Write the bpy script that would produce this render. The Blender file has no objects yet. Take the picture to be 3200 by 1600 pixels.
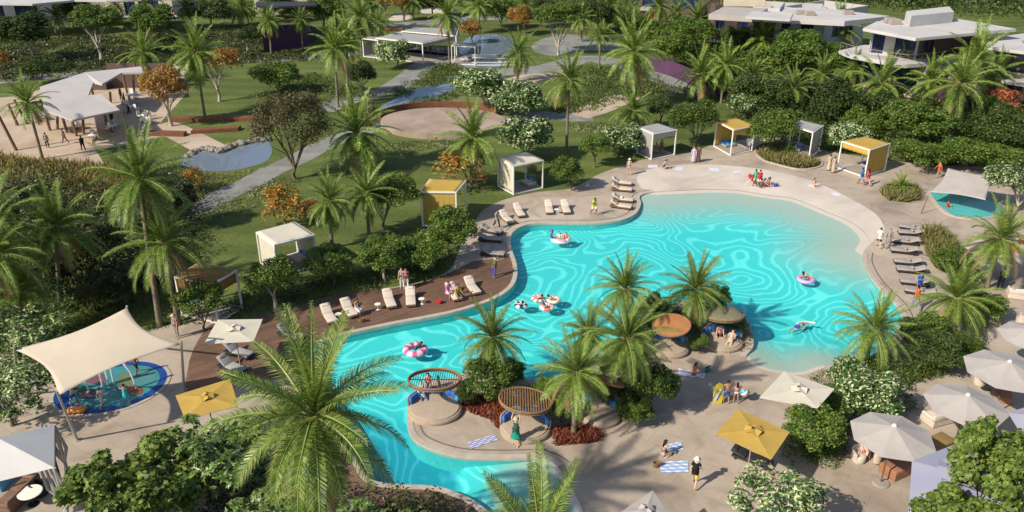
import bpy, bmesh, math, random
import numpy as np
from mathutils import Vector, Matrix, geometry
random.seed(7); rng = np.random.default_rng(7)
R = math.radians; PI = math.pi
S = bpy.context.scene; COL = S.collection
# ---------------- camera, sky, sun, exposure ----------------
H, F, TH = 27.4, 2565.0, R(25)
CS, SN = math.cos(TH), math.sin(TH)
cd = bpy.data.cameras.new('camera'); cam = bpy.data.objects.new('camera', cd); COL.objects.link(cam)
cam.location = (0, 0, H); cam.rotation_euler = (R(90) - TH, 0, 0)
cd.sensor_width = 36; cd.lens = 36*F/3200; cd.clip_start = .5; cd.clip_end = 3000
S.camera = cam
W = bpy.data.worlds.new("World"); S.world = W; W.use_nodes = True
nt = W.node_tree; bg = nt.nodes['Background']; sky = nt.nodes.new('ShaderNodeTexSky')
sky.sky_type = 'NISHITA'; sky.sun_disc = False
ELEV = R(38); AZ = (-.83, -.56)
sky.sun_elevation = ELEV; sky.sun_rotation = math.atan2(AZ[0], AZ[1]) % (2*PI)
nt.links.new(sky.outputs[0], bg.inputs[0]); bg.inputs[1].default_value = .10
sd = bpy.data.lights.new('sun', 'SUN'); sd.energy = 4.5; sd.angle = R(.8); sd.color = (1, .92, .76)
sun = bpy.data.objects.new('sun', sd); COL.objects.link(sun)
n = math.hypot(*AZ)
sun.rotation_euler = Vector((-AZ[0]/n*math.cos(ELEV), -AZ[1]/n*math.cos(ELEV), -math.sin(ELEV))).to_track_quat('-Z', 'Y').to_euler()
S.view_settings.view_transform = 'Standard'; S.view_settings.look = 'None'
S.view_settings.exposure = 0.34; S.view_settings.gamma = 1

# ---------------- helpers ----------------
def at(px, py, z=0.0):
    u = (px-1600)/F; v = (py-800)/F
    t = (H-z)/(SN+v*CS)
    return Vector((u*t, t*(CS-v*SN), z))
def depth(P): return P[1]*CS-(P[2]-H)*SN
def height_at(P, cy):
    v = (cy-800)/F
    return H+P[1]*(SN+v*CS)/(v*SN-CS)
def x_at(px, Y, z): return (px-1600)/F*(Y*CS-(z-H)*SN)
def lin(c):
    c /= 255.0
    return c/12.92 if c <= .04045 else ((c+.055)/1.055)**2.4
def C(r, g, b, k=1.0): return (lin(r)*k, lin(g)*k, lin(b)*k, 1)

MATS = {}
def mat(name, col, rough=.7, spec=.3, metal=0, noise=None, bump=0, bscale=8, trans=0, emis=None, sheen=0):
    """noise = (second colour, scale, contrast)"""
    if name in MATS: return MATS[name]
    m = bpy.data.materials.new(name); m.use_nodes = True; t = m.node_tree; N = t.nodes; L = t.links
    b = N['Principled BSDF']; b.inputs['Base Color'].default_value = col
    b.inputs['Roughness'].default_value = rough; b.inputs['Specular IOR Level'].default_value = spec
    b.inputs['Metallic'].default_value = metal
    tc = N.new('ShaderNodeTexCoord')
    if noise:
        nz = N.new('ShaderNodeTexNoise'); nz.inputs['Scale'].default_value = noise[1]; nz.inputs['Detail'].default_value = 6
        L.new(tc.outputs['Object'], nz.inputs['Vector'])
        rp = N.new('ShaderNodeValToRGB'); k = noise[2] if len(noise) > 2 else .2
        rp.color_ramp.elements[0].position = .5-k; rp.color_ramp.elements[1].position = .5+k
        rp.color_ramp.elements[0].color = col; rp.color_ramp.elements[1].color = noise[0]
        L.new(nz.outputs['Fac'], rp.inputs[0]); L.new(rp.outputs[0], b.inputs['Base Color'])
    if bump:
        nb = N.new('ShaderNodeTexNoise'); nb.inputs['Scale'].default_value = bscale; nb.inputs['Detail'].default_value = 8
        L.new(tc.outputs['Object'], nb.inputs['Vector'])
        bp = N.new('ShaderNodeBump'); bp.inputs['Strength'].default_value = bump; bp.inputs['Distance'].default_value = .05
        L.new(nb.outputs['Fac'], bp.inputs['Height']); L.new(bp.outputs[0], b.inputs['Normal'])
    if trans:
        tr = N.new('ShaderNodeBsdfTranslucent'); tr.inputs[0].default_value = col
        mx = N.new('ShaderNodeMixShader'); mx.inputs[0].default_value = trans
        L.new(b.outputs[0], mx.inputs[1]); L.new(tr.outputs[0], mx.inputs[2]); L.new(mx.outputs[0], N['Material Output'].inputs[0])
    MATS[name] = m; return m
def leafmat(name, stops, rough=.5, trans=.3, spec=.35, vary=.15, scale=None):
    """stops: list of (pos, colour) along a per-leaf random value"""
    if name in MATS: return MATS[name]
    m = bpy.data.materials.new(name); m.use_nodes = True; t = m.node_tree; N = t.nodes; L = t.links
    b = N['Principled BSDF']; b.inputs['Roughness'].default_value = rough; b.inputs['Specular IOR Level'].default_value = spec
    g = N.new('ShaderNodeNewGeometry'); rp = N.new('ShaderNodeValToRGB'); cr = rp.color_ramp
    while len(cr.elements) < len(stops): cr.elements.new(.5)
    for e, (p, c) in zip(cr.elements, stops): e.position = p; e.color = c
    L.new(g.outputs['Random Per Island'], rp.inputs[0])
    oi = N.new('ShaderNodeObjectInfo'); hs = N.new('ShaderNodeHueSaturation')
    mr = N.new('ShaderNodeMapRange'); mr.inputs['To Min'].default_value = 1-vary; mr.inputs['To Max'].default_value = 1+vary
    L.new(oi.outputs['Random'], mr.inputs['Value']); L.new(mr.outputs[0], hs.inputs['Value'])
    mh = N.new('ShaderNodeMapRange'); mh.inputs['To Min'].default_value = .5-vary*.12; mh.inputs['To Max'].default_value = .5+vary*.10
    nz = N.new('ShaderNodeTexNoise'); nz.inputs['Scale'].default_value = .6 if scale is None else scale
    tc = N.new('ShaderNodeTexCoord'); L.new(tc.outputs['Object'], nz.inputs['Vector'])
    L.new(nz.outputs['Fac'], mh.inputs['Value']); L.new(mh.outputs[0], hs.inputs['Hue'])
    L.new(rp.outputs[0], hs.inputs['Color']); L.new(hs.outputs[0], b.inputs['Base Color'])
    tr = N.new('ShaderNodeBsdfTranslucent'); L.new(hs.outputs[0], tr.inputs[0])
    mx = N.new('ShaderNodeMixShader'); mx.inputs[0].default_value = trans
    L.new(b.outputs[0], mx.inputs[1]); L.new(tr.outputs[0], mx.inputs[2]); L.new(mx.outputs[0], N['Material Output'].inputs[0])
    MATS[name] = m; return m

def tag(o, label=None, cat=None, group=None, kind=None):
    if label: o['label'] = label
    if cat: o['category'] = cat
    if group: o['group'] = group
    if kind: o['kind'] = kind
    return o
def thing(name, label, cat, loc=(0, 0, 0), rz=0, group=None):
    o = bpy.data.objects.new(name, None); COL.objects.link(o); o.location = loc; o.rotation_euler = (0, 0, rz)
    o.empty_display_size = .2
    return tag(o, label, cat, group)
def link(name, me, m=None, parent=None, loc=(0, 0, 0), scale=None, rot=None):
    o = bpy.data.objects.new(name, me); COL.objects.link(o)
    if m is not None and len(me.materials) == 0:
        for q in (m if isinstance(m, (list, tuple)) else [m]): me.materials.append(q)
    if parent: o.parent = parent
    o.location = loc
    if scale is not None: o.scale = scale if hasattr(scale, '__len__') else (scale,)*3
    if rot is not None: o.rotation_euler = rot
    return o
def copy_tree(o, parent=None):
    c = o.copy(); COL.objects.link(c); c.parent = parent
    for ch in list(o.children): copy_tree(ch, c)
    return c
def fast(name, V, n, mi=None, smooth=False):
    """mesh of separate n-gons: V is (count*n, 3)"""
    me = bpy.data.meshes.new(name); V = np.asarray(V, dtype=np.float32).reshape(-1, 3); nv = len(V); nf = nv//n
    me.vertices.add(nv); me.vertices.foreach_set('co', V.ravel())
    me.loops.add(nv); me.loops.foreach_set('vertex_index', np.arange(nv, dtype=np.int32))
    me.polygons.add(nf); me.polygons.foreach_set('loop_start', np.arange(0, nv, n, dtype=np.int32))
    if mi is not None: me.polygons.foreach_set('material_index', np.asarray(mi, dtype=np.int32))
    me.update(calc_edges=True); return me

class MB:
    def __init__(s): s.v = []; s.f = []; s.m = []
    def add(s, V, Fs, mi=0):
        k = len(s.v); s.v += [tuple(p) for p in V]; s.f += [tuple(i+k for i in f) for f in Fs]; s.m += [mi]*len(Fs); return s
    def box(s, c, d, rz=0, mi=0, tilt=None):
        hx, hy, hz = d[0]/2, d[1]/2, d[2]/2; M = Matrix.Rotation(rz, 3, 'Z')
        if tilt: M = M @ Matrix.Rotation(tilt, 3, 'X')
        V = [Vector(c)+M @ Vector((x, y, z)) for x in (-hx, hx) for y in (-hy, hy) for z in (-hz, hz)]
        return s.add(V, [(0, 1, 3, 2), (4, 6, 7, 5), (0, 4, 5, 1), (2, 3, 7, 6), (0, 2, 6, 4), (1, 5, 7, 3)], mi)
    def rbox(s, c, d, r=.04, rz=0, mi=0, tilt=0):
        """rounded box: stacked inset rings"""
        M = Matrix.Rotation(rz, 3, 'Z') @ Matrix.Rotation(tilt, 3, 'X'); hx, hy, hz = d[0]/2, d[1]/2, d[2]/2; V = []; Fs = []
        prof = [(r, -hz), (0, -hz+r), (0, hz-r), (r*.35, hz-r*.3), (r, hz)]
        for ins, z in prof:
            for cx, cy, a0 in ((1, 1, 0), (-1, 1, 90), (-1, -1, 180), (1, -1, 270)):
                for a in (0, 45, 90):
                    rr = max(r-ins, .001); q = R(a0+a)
                    V.append(Vector(c)+M @ Vector((cx*(hx-r)+rr*math.cos(q), cy*(hy-r)+rr*math.sin(q), z)))
        n = 12
        for k in range(len(prof)-1):
            for i in range(n): j = (i+1) % n; Fs.append((k*n+i, k*n+j, (k+1)*n+j, (k+1)*n+i))
        Fs.append(tuple(range(n))[::-1]); Fs.append(tuple((len(prof)-1)*n+i for i in range(n)))
        return s.add(V, Fs, mi)
    def tube(s, pts, rad, n=8, mi=0, cap=True):
        pts = [Vector(p) for p in pts]; V = []; Fs = []
        rad = rad if hasattr(rad, '__len__') else [rad]*len(pts)
        up = Vector((0, 0, 1))
        for i, p in enumerate(pts):
            t = (pts[min(i+1, len(pts)-1)]-pts[max(i-1, 0)]).normalized()
            a = t.cross(up if abs(t.z) < .95 else Vector((1, 0, 0))).normalized(); b = t.cross(a)
            for k in range(n):
                q = 2*PI*k/n; V.append(p+(a*math.cos(q)+b*math.sin(q))*rad[i])
        for i in range(len(pts)-1):
            for k in range(n): j = (k+1) % n; Fs.append((i*n+k, i*n+j, (i+1)*n+j, (i+1)*n+k))
        if cap: Fs.append(tuple(range(n))); Fs.append(tuple((len(pts)-1)*n+k for k in range(n))[::-1])
        return s.add(V, Fs, mi)
    def lathe(s, c, prof, n=24, mi=0, sx=1, sy=1, rz=0):
        V = []; Fs = []; c = Vector(c)
        for r, z in prof:
            for k in range(n):
                q = 2*PI*k/n+rz; V.append(c+Vector((r*sx*math.cos(q), r*sy*math.sin(q), z)))
        for i in range(len(prof)-1):
            for k in range(n): j = (k+1) % n; Fs.append((i*n+k, i*n+j, (i+1)*n+j, (i+1)*n+k))
        if prof[-1][0] > 1e-4: Fs.append(tuple((len(prof)-1)*n+k for k in range(n)))
        if prof[0][0] > 1e-4: Fs.append(tuple(range(n))[::-1])
        return s.add(V, Fs, mi)
    def prism(s, pts, z0, z1, mi=0):
        """pts: xy polygon; z0/z1 scalars or lists"""
        n = len(pts); Z0 = z0 if hasattr(z0, '__len__') else [z0]*n; Z1 = z1 if hasattr(z1, '__len__') else [z1]*n
        V = [(p[0], p[1], Z0[i]) for i, p in enumerate(pts)]+[(p[0], p[1], Z1[i]) for i, p in enumerate(pts)]
        tri = geometry.tessellate_polygon([[Vector((p[0], p[1], 0)) for p in pts]])
        Fs = []
        for t in tri: Fs.append(tuple(t)); Fs.append(tuple(i+n for i in t))
        for i in range(n): j = (i+1) % n; Fs.append((i, j, n+j, n+i))
        return s.add(V, Fs, mi)
    def build(s, name, m, parent=None, smooth=False, loc=(0, 0, 0), rz=0, bevel=0):
        me = bpy.data.meshes.new(name); me.from_pydata([tuple(v) for v in s.v], [], s.f); me.validate()
        ms = m if isinstance(m, (list, tuple)) else [m]
        for q in ms: me.materials.append(q)
        if len(ms) > 1 and len(me.polygons) == len(s.m): me.polygons.foreach_set('material_index', s.m)
        bm = bmesh.new(); bm.from_mesh(me)
        bmesh.ops.recalc_face_normals(bm, faces=bm.faces)
        if bevel:
            es = [e for e in bm.edges if len(e.link_faces) == 2 and e.calc_face_angle(0) > .6]
            bmesh.ops.bevel(bm, geom=es, offset=bevel, segments=2, affect='EDGES', clamp_overlap=True)
        bm.to_mesh(me); bm.free()
        if smooth: me.shade_smooth(); me.set_sharp_from_angle(angle=R(50))
        o = bpy.data.objects.new(name, me); COL.objects.link(o)
        if parent: o.parent = parent
        o.location = loc; o.rotation_euler = (0, 0, rz); return o

def smooth_loop(P, k=6, closed=True):
    out = []; n = len(P)
    for i in range(n if closed else n-1):
        p0, p1, p2, p3 = (P[(i-1) % n], P[i], P[(i+1) % n], P[(i+2) % n]) if closed else (P[max(i-1, 0)], P[i], P[i+1], P[min(i+2, n-1)])
        for j in range(k):
            t = j/k
            out.append(tuple(.5*((2*p1[d])+(-p0[d]+p2[d])*t+(2*p0[d]-5*p1[d]+4*p2[d]-p3[d])*t*t+(-p0[d]+3*p1[d]-3*p2[d]+p3[d])*t**3) for d in (0, 1)))
    if not closed: out.append(tuple(P[-1][:2]))
    return out
def world(pl, z=0): return [tuple(at(x, y, z)[:2]) for x, y in pl]
def sheet(name, loops, z, m, label=None, cat=None, kind='structure', thick=0):
    """flat sheet: first loop is the outline, the rest are holes (world xy)"""
    L = [[Vector((x, y, 0)) for x, y in lp] for lp in loops]
    tri = geometry.tessellate_polygon(L); V = [p for lp in L for p in lp]
    me = bpy.data.meshes.new(name); vs = [(p.x, p.y, z) for p in V]; fs = [tuple(t) for t in tri]
    if thick:
        n0 = len(vs); k = 0; vs += [(p.x, p.y, z-thick) for p in V]
        for lp in L:
            m_ = len(lp)
            for i in range(m_): j = (i+1) % m_; fs.append((k+i, k+j, n0+k+j, n0+k+i))
            k += m_
    me.from_pydata(vs, [], fs)
    bm = bmesh.new(); bm.from_mesh(me)
    for f in bm.faces:
        f.normal_update()
        if abs(f.normal.z) > .5 and f.normal.z < 0: f.normal_flip()
    bm.to_mesh(me); bm.free()
    me.materials.append(m); o = bpy.data.objects.new(name, me); COL.objects.link(o)
    return tag(o, label, cat, kind=kind)
def inside(P, poly):
    """vectorised point in polygon, P (n,2)"""
    x, y = P[:, 0], P[:, 1]; res = np.zeros(len(P), bool); q = np.asarray(poly); j = len(q)-1
    for i in range(len(q)):
        xi, yi = q[i]; xj, yj = q[j]
        c = ((yi > y) != (yj > y)) & (x < (xj-xi)*(y-yi)/(yj-yi+1e-12)+xi); res ^= c; j = i
    return res
# ---------------- materials ----------------
M_lawn = None
def lawn_material():
    m = bpy.data.materials.new('lawn'); m.use_nodes = True; t = m.node_tree; N = t.nodes; L = t.links
    b = N['Principled BSDF']; b.inputs['Roughness'].default_value = .9; b.inputs['Specular IOR Level'].default_value = .15
    tc = N.new('ShaderNodeTexCoord')
    mp = N.new('ShaderNodeMapping'); mp.inputs['Rotation'].default_value = (0, 0, R(3)); L.new(tc.outputs['Object'], mp.inputs['Vector'])
    wv = N.new('ShaderNodeTexWave'); wv.wave_type = 'BANDS'; wv.bands_direction = 'Y'; wv.inputs['Scale'].default_value = .075
    wv.inputs['Distortion'].default_value = .6; wv.inputs['Detail Scale'].default_value = .3
    L.new(mp.outputs[0], wv.inputs['Vector'])
    nz = N.new('ShaderNodeTexNoise'); nz.inputs['Scale'].default_value = .07; nz.inputs['Detail'].default_value = 8; nz.inputs['Roughness'].default_value = .65; L.new(tc.outputs['Object'], nz.inputs['Vector'])
    n2 = N.new('ShaderNodeTexNoise'); n2.inputs['Scale'].default_value = 3; n2.inputs['Detail'].default_value = 8; L.new(tc.outputs['Object'], n2.inputs['Vector'])
    r1 = N.new('ShaderNodeValToRGB'); r1.color_ramp.elements[0].color = (.100, .122, .033, 1); r1.color_ramp.elements[1].color = (.150, .180, .050, 1)
    r1.color_ramp.elements[0].position = .25; r1.color_ramp.elements[1].position = .75; L.new(wv.outputs[0], r1.inputs[0])
    r2 = N.new('ShaderNodeValToRGB'); r2.color_ramp.elements[0].color = (.05, .075, .022, 1); r2.color_ramp.elements[1].color = (.13, .165, .045, 1)
    r2.color_ramp.elements[0].position = .35; r2.color_ramp.elements[1].position = .65; L.new(nz.outputs[0], r2.inputs[0])
    mx = N.new('ShaderNodeMix'); mx.data_type = 'RGBA'; mx.inputs[0].default_value = .62
    L.new(r1.outputs[0], mx.inputs[6]); L.new(r2.outputs[0], mx.inputs[7])
    m2 = N.new('ShaderNodeMix'); m2.data_type = 'RGBA'; m2.blend_type = 'OVERLAY'; m2.inputs[0].default_value = .5
    L.new(mx.outputs[2], m2.inputs[6]); L.new(n2.outputs[0], m2.inputs[7]); L.new(m2.outputs[2], b.inputs['Base Color'])
    bp = N.new('ShaderNodeBump'); bp.inputs['Strength'].default_value = .6; bp.inputs['Distance'].default_value = .08
    n3 = N.new('ShaderNodeTexNoise'); n3.inputs['Scale'].default_value = 9; n3.inputs['Detail'].default_value = 6; L.new(tc.outputs['Object'], n3.inputs['Vector'])
    L.new(n3.outputs[0], bp.inputs['Height']); L.new(bp.outputs[0], b.inputs['Normal'])
    return m
def floor_material():
    m = bpy.data.materials.new('pool_floor_tiles'); m.use_nodes = True; t = m.node_tree; N = t.nodes; L = t.links
    b = N['Principled BSDF']; b.inputs['Roughness'].default_value = .6; b.inputs['Specular IOR Level'].default_value = .1
    tc = N.new('ShaderNodeTexCoord'); sp = N.new('ShaderNodeSeparateXYZ'); L.new(tc.outputs['Object'], sp.inputs[0])
    cb = N.new('ShaderNodeCombineXYZ'); L.new(sp.outputs[0], cb.inputs[0]); L.new(sp.outputs[1], cb.inputs[1])
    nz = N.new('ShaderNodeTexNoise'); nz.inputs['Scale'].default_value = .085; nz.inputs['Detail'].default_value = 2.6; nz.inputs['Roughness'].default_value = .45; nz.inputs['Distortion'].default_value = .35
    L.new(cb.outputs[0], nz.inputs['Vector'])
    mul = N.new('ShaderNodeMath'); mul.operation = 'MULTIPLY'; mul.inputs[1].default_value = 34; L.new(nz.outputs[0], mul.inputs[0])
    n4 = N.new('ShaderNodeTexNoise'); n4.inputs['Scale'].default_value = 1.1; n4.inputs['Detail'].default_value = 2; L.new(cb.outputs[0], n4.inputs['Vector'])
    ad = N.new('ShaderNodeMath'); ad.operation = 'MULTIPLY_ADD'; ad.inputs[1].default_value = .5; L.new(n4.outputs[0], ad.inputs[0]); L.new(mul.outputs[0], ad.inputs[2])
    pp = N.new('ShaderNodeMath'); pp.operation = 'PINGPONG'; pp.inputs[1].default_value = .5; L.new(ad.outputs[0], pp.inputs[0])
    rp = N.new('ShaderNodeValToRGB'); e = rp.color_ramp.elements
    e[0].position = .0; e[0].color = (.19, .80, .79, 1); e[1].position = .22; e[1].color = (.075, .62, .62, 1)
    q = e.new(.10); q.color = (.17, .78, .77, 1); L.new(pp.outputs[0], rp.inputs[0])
    n5 = N.new('ShaderNodeTexNoise'); n5.inputs['Scale'].default_value = .12; n5.inputs['Detail'].default_value = 3; L.new(cb.outputs[0], n5.inputs['Vector'])
    mv = N.new('ShaderNodeMix'); mv.data_type = 'RGBA'; mv.blend_type = 'MULTIPLY'; mv.inputs[0].default_value = .35
    rv = N.new('ShaderNodeValToRGB'); rv.color_ramp.elements[0].position = .35; rv.color_ramp.elements[1].position = .65; rv.color_ramp.elements[0].color = (.60, .85, .90, 1); rv.color_ramp.elements[1].color = (1, 1, 1, 1)
    L.new(n5.outputs[0], rv.inputs[0]); L.new(rp.outputs[0], mv.inputs[6]); L.new(rv.outputs[0], mv.inputs[7])
    # depth: shallow shelf is bare sand, the deepest channel is bluer
    dz = N.new('ShaderNodeMapRange'); dz.inputs['From Min'].default_value = -.13; dz.inputs['From Max'].default_value = -.60; dz.interpolation_type = 'SMOOTHSTEP'
    L.new(sp.outputs[2], dz.inputs['Value'])
    md = N.new('ShaderNodeMix'); md.data_type = 'RGBA'; md.inputs[6].default_value = (.50, .47, .42, 1)
    ds = N.new('ShaderNodeMapRange'); ds.inputs['From Min'].default_value = -.01; ds.inputs['From Max'].default_value = -.32; L.new(sp.outputs[2], ds.inputs['Value'])
    ms = N.new('ShaderNodeMix'); ms.data_type = 'RGBA'; ms.inputs[6].default_value = (.57, .50, .435, 1); ms.inputs[7].default_value = (.46, .47, .40, 1); L.new(ds.outputs[0], ms.inputs[0]); L.new(ms.outputs[2], md.inputs[6])
    L.new(dz.outputs[0], md.inputs[0]); L.new(mv.outputs[2], md.inputs[7])
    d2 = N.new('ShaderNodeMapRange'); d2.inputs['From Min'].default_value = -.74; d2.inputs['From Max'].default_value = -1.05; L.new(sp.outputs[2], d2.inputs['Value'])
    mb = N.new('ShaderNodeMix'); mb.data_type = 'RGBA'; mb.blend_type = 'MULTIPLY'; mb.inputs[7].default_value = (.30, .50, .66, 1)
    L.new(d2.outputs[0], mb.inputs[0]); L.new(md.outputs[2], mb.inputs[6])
    L.new(mb.outputs[2], b.inputs['Base Color']); return m
def water_material(name, tint, mixf, rough=.03, bump=.12, scale=3.0, clear=True, deep=(.02, .05, .07, 1)):
    m = bpy.data.materials.new(name); m.use_nodes = True; t = m.node_tree; N = t.nodes; L = t.links
    for k in list(N):
        if k.type != 'OUTPUT_MATERIAL': N.remove(k)
    out = [k for k in N if k.type == 'OUTPUT_MATERIAL'][0]
    gl = N.new('ShaderNodeBsdfGlossy'); gl.inputs['Roughness'].default_value = rough
    ly = N.new('ShaderNodeLayerWeight'); ly.inputs[0].default_value = .5; pw = N.new('ShaderNodeMath'); pw.operation = 'POWER'; pw.inputs[1].default_value = 5
    lw = N.new('ShaderNodeMath'); lw.operation = 'MULTIPLY_ADD'; lw.inputs[1].default_value = .95; lw.inputs[2].default_value = .02; L.new(ly.outputs['Facing'], pw.inputs[0]); L.new(pw.outputs[0], lw.inputs[0])
    tc = N.new('ShaderNodeTexCoord'); nz = N.new('ShaderNodeTexNoise'); nz.inputs['Scale'].default_value = scale; nz.inputs['Detail'].default_value = 4
    L.new(tc.outputs['Object'], nz.inputs['Vector']); bp = N.new('ShaderNodeBump'); bp.inputs['Strength'].default_value = bump; bp.inputs['Distance'].default_value = .1
    L.new(nz.outputs[0], bp.inputs['Height']); L.new(bp.outputs[0], gl.inputs['Normal']); L.new(bp.outputs[0], ly.inputs['Normal'])
    if clear:
        tr = N.new('ShaderNodeBsdfTransparent'); tr.inputs[0].default_value = tint
    else:
        tr = N.new('ShaderNodeBsdfDiffuse'); tr.inputs[0].default_value = deep
    mx = N.new('ShaderNodeMixShader'); L.new(lw.outputs[0], mx.inputs[0]); L.new(tr.outputs[0], mx.inputs[1]); L.new(gl.outputs[0], mx.inputs[2])
    L.new(mx.outputs[0], out.inputs[0]); return m
def sand_material(name, c1, c2, c3, scale=.12):
    m = bpy.data.materials.new(name); m.use_nodes = True; t = m.node_tree; N = t.nodes; L = t.links
    b = N['Principled BSDF']; b.inputs['Roughness'].default_value = .85; b.inputs['Specular IOR Level'].default_value = .2
    tc = N.new('ShaderNodeTexCoord'); nz = N.new('ShaderNodeTexNoise'); nz.inputs['Scale'].default_value = scale; nz.inputs['Detail'].default_value = 9; nz.inputs['Roughness'].default_value = .6
    nz.inputs['Distortion'].default_value = .4
    L.new(tc.outputs['Object'], nz.inputs['Vector']); rp = N.new('ShaderNodeValToRGB'); e = rp.color_ramp.elements
    e[0].position = .34; e[0].color = c1; e[1].position = .68; e[1].color = c3; q = e.new(.5); q.color = c2; L.new(nz.outputs[0], rp.inputs[0])
    n2 = N.new('ShaderNodeTexNoise'); n2.inputs['Scale'].default_value = 14; n2.inputs['Detail'].default_value = 6; L.new(tc.outputs['Object'], n2.inputs['Vector'])
    mx = N.new('ShaderNodeMix'); mx.data_type = 'RGBA'; mx.blend_type = 'OVERLAY'; mx.inputs[0].default_value = .22
    L.new(rp.outputs[0], mx.inputs[6]); L.new(n2.outputs[0], mx.inputs[7]); L.new(mx.outputs[2], b.inputs['Base Color'])
    if name in ('plaza_paving', 'path_paving'):
        br = N.new('ShaderNodeTexBrick'); br.inputs['Scale'].default_value = 1; br.inputs['Brick Width'].default_value = 2.4; br.inputs['Row Height'].default_value = 1.2; br.inputs['Mortar Size'].default_value = .02
        br.inputs['Color1'].default_value = (1, 1, 1, 1); br.inputs['Color2'].default_value = (.93, .93, .93, 1); br.inputs['Mortar'].default_value = (.78, .78, .78, 1)
        mp = N.new('ShaderNodeMapping'); mp.inputs['Rotation'].default_value = (0, 0, R(33)); L.new(tc.outputs['Object'], mp.inputs['Vector']); L.new(mp.outputs[0], br.inputs['Vector'])
        mj = N.new('ShaderNodeMix'); mj.data_type = 'RGBA'; mj.blend_type = 'MULTIPLY'; mj.inputs[0].default_value = .75; L.new(mx.outputs[2], mj.inputs[6]); L.new(br.outputs[0], mj.inputs[7])
        n4 = N.new('ShaderNodeTexNoise'); n4.inputs['Scale'].default_value = .45; n4.inputs['Detail'].default_value = 10; n4.inputs['Distortion'].default_value = 1.2; L.new(tc.outputs['Object'], n4.inputs['Vector'])
        r4 = N.new('ShaderNodeValToRGB'); r4.color_ramp.elements[0].position = .36; r4.color_ramp.elements[0].color = (.78, .77, .75, 1); r4.color_ramp.elements[1].position = .52; r4.color_ramp.elements[1].color = (1, 1, 1, 1); L.new(n4.outputs[0], r4.inputs[0])
        mk = N.new('ShaderNodeMix'); mk.data_type = 'RGBA'; mk.blend_type = 'MULTIPLY'; mk.inputs[0].default_value = .8; L.new(mj.outputs[2], mk.inputs[6]); L.new(r4.outputs[0], mk.inputs[7]); L.new(mk.outputs[2], b.inputs['Base Color'])
    bp = N.new('ShaderNodeBump'); bp.inputs['Strength'].default_value = .25; bp.inputs['Distance'].default_value = .02
    L.new(n2.outputs[0], bp.inputs['Height']); L.new(bp.outputs[0], b.inputs['Normal']); return m
def deck_material():
    m = bpy.data.materials.new('timber_deck'); m.use_nodes = True; t = m.node_tree; N = t.nodes; L = t.links
    b = N['Principled BSDF']; b.inputs['Roughness'].default_value = .6; b.inputs['Specular IOR Level'].default_value = .25
    tc = N.new('ShaderNodeTexCoord'); mp = N.new('ShaderNodeMapping'); mp.inputs['Rotation'].default_value = (0, 0, R(-38)); L.new(tc.outputs['Object'], mp.inputs['Vector'])
    br = N.new('ShaderNodeTexBrick'); br.inputs['Scale'].default_value = 1; br.inputs['Brick Width'].default_value = 2.6; br.inputs['Row Height'].default_value = .22
    br.inputs['Mortar Size'].default_value = .012; br.inputs['Color1'].default_value = (.150, .088, .060, 1); br.inputs['Color2'].default_value = (.20, .118, .082, 1)
    br.inputs['Mortar'].default_value = (.03, .016, .012, 1); L.new(mp.outputs[0], br.inputs['Vector'])
    nz = N.new('ShaderNodeTexNoise'); nz.inputs['Scale'].default_value = .35; nz.inputs['Detail'].default_value = 8; L.new(tc.outputs['Object'], nz.inputs['Vector'])
    mx = N.new('ShaderNodeMix'); mx.data_type = 'RGBA'; mx.blend_type = 'OVERLAY'; mx.inputs[0].default_value = .55
    L.new(br.outputs[0], mx.inputs[6]); L.new(nz.outputs[0], mx.inputs[7]); L.new(mx.outputs[2], b.inputs['Base Color']); return m
m_lawn = lawn_material(); m_floor = floor_material()
m_pool = water_material('pool_water', (.80, .97, .97, 1), 0, bump=.10, scale=1.6)
m_pond = water_material('pond_water', None, 0, clear=False, bump=.02, scale=.5, deep=(.16, .20, .27, 1))
m_plaza = sand_material('plaza_paving', (.33, .265, .212, 1), (.425, .35, .285, 1), (.50, .42, .345, 1))
m_beach = sand_material('beach_sand', (.45, .385, .335, 1), (.56, .49, .43, 1), (.64, .57, .50, 1), .2)
m_path = sand_material('path_paving', (.19, .19, .18, 1), (.25, .25, .235, 1), (.30, .295, .28, 1), .3)
m_sandy = sand_material('sandy_terrace', (.36, .27, .20, 1), (.45, .35, .265, 1), (.52, .42, .33, 1), .2)
m_stage = sand_material('stage_paving', (.27, .20, .165, 1), (.34, .26, .21, 1), (.40, .32, .27, 1), .3)
m_deck = deck_material()
m_cope = mat('pool_coping', (.50, .43, .36, 1), .7, noise=((.38, .33, .28, 1), 2.0), bump=.2)
m_earth = mat('earth', (.10, .07, .045, 1), .95, noise=((.05, .045, .025, 1), .8), bump=.5)
m_white = mat('white_frame_paint', (.78, .75, .69, 1), .5)
m_cream = mat('cream_canvas', (.72, .66, .55, 1), .8, trans=.18, noise=((.66, .60, .50, 1), 1.2), bump=.5, bscale=1.8)
m_sail = mat('sail_canvas', (.60, .51, .41, 1), .8, trans=.12, noise=((.54, .46, .37, 1), .6), bump=.1)
m_yellow = mat('yellow_canvas', (.60, .40, .095, 1), .8, trans=.2, noise=((.53, .35, .08, 1), 1.2), bump=.5, bscale=1.8)
m_grey = mat('grey_canvas', (.42, .41, .41, 1), .8, trans=.15, noise=((.36, .35, .35, 1), 1.5), bump=.5, bscale=1.8)
m_pale = mat('pale_canvas', (.50, .45, .42, 1), .8, trans=.12, noise=((.42, .38, .36, 1), .8), bump=.5, bscale=1.5)
m_lilac = mat('lilac_canvas', (.30, .30, .43, 1), .8, noise=((.36, .35, .42, 1), .6), bump=.1)
m_cush = mat('cushion_fabric', (.60, .52, .45, 1), .85, noise=((.54, .46, .40, 1), 3), bump=.2, bscale=30)
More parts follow.
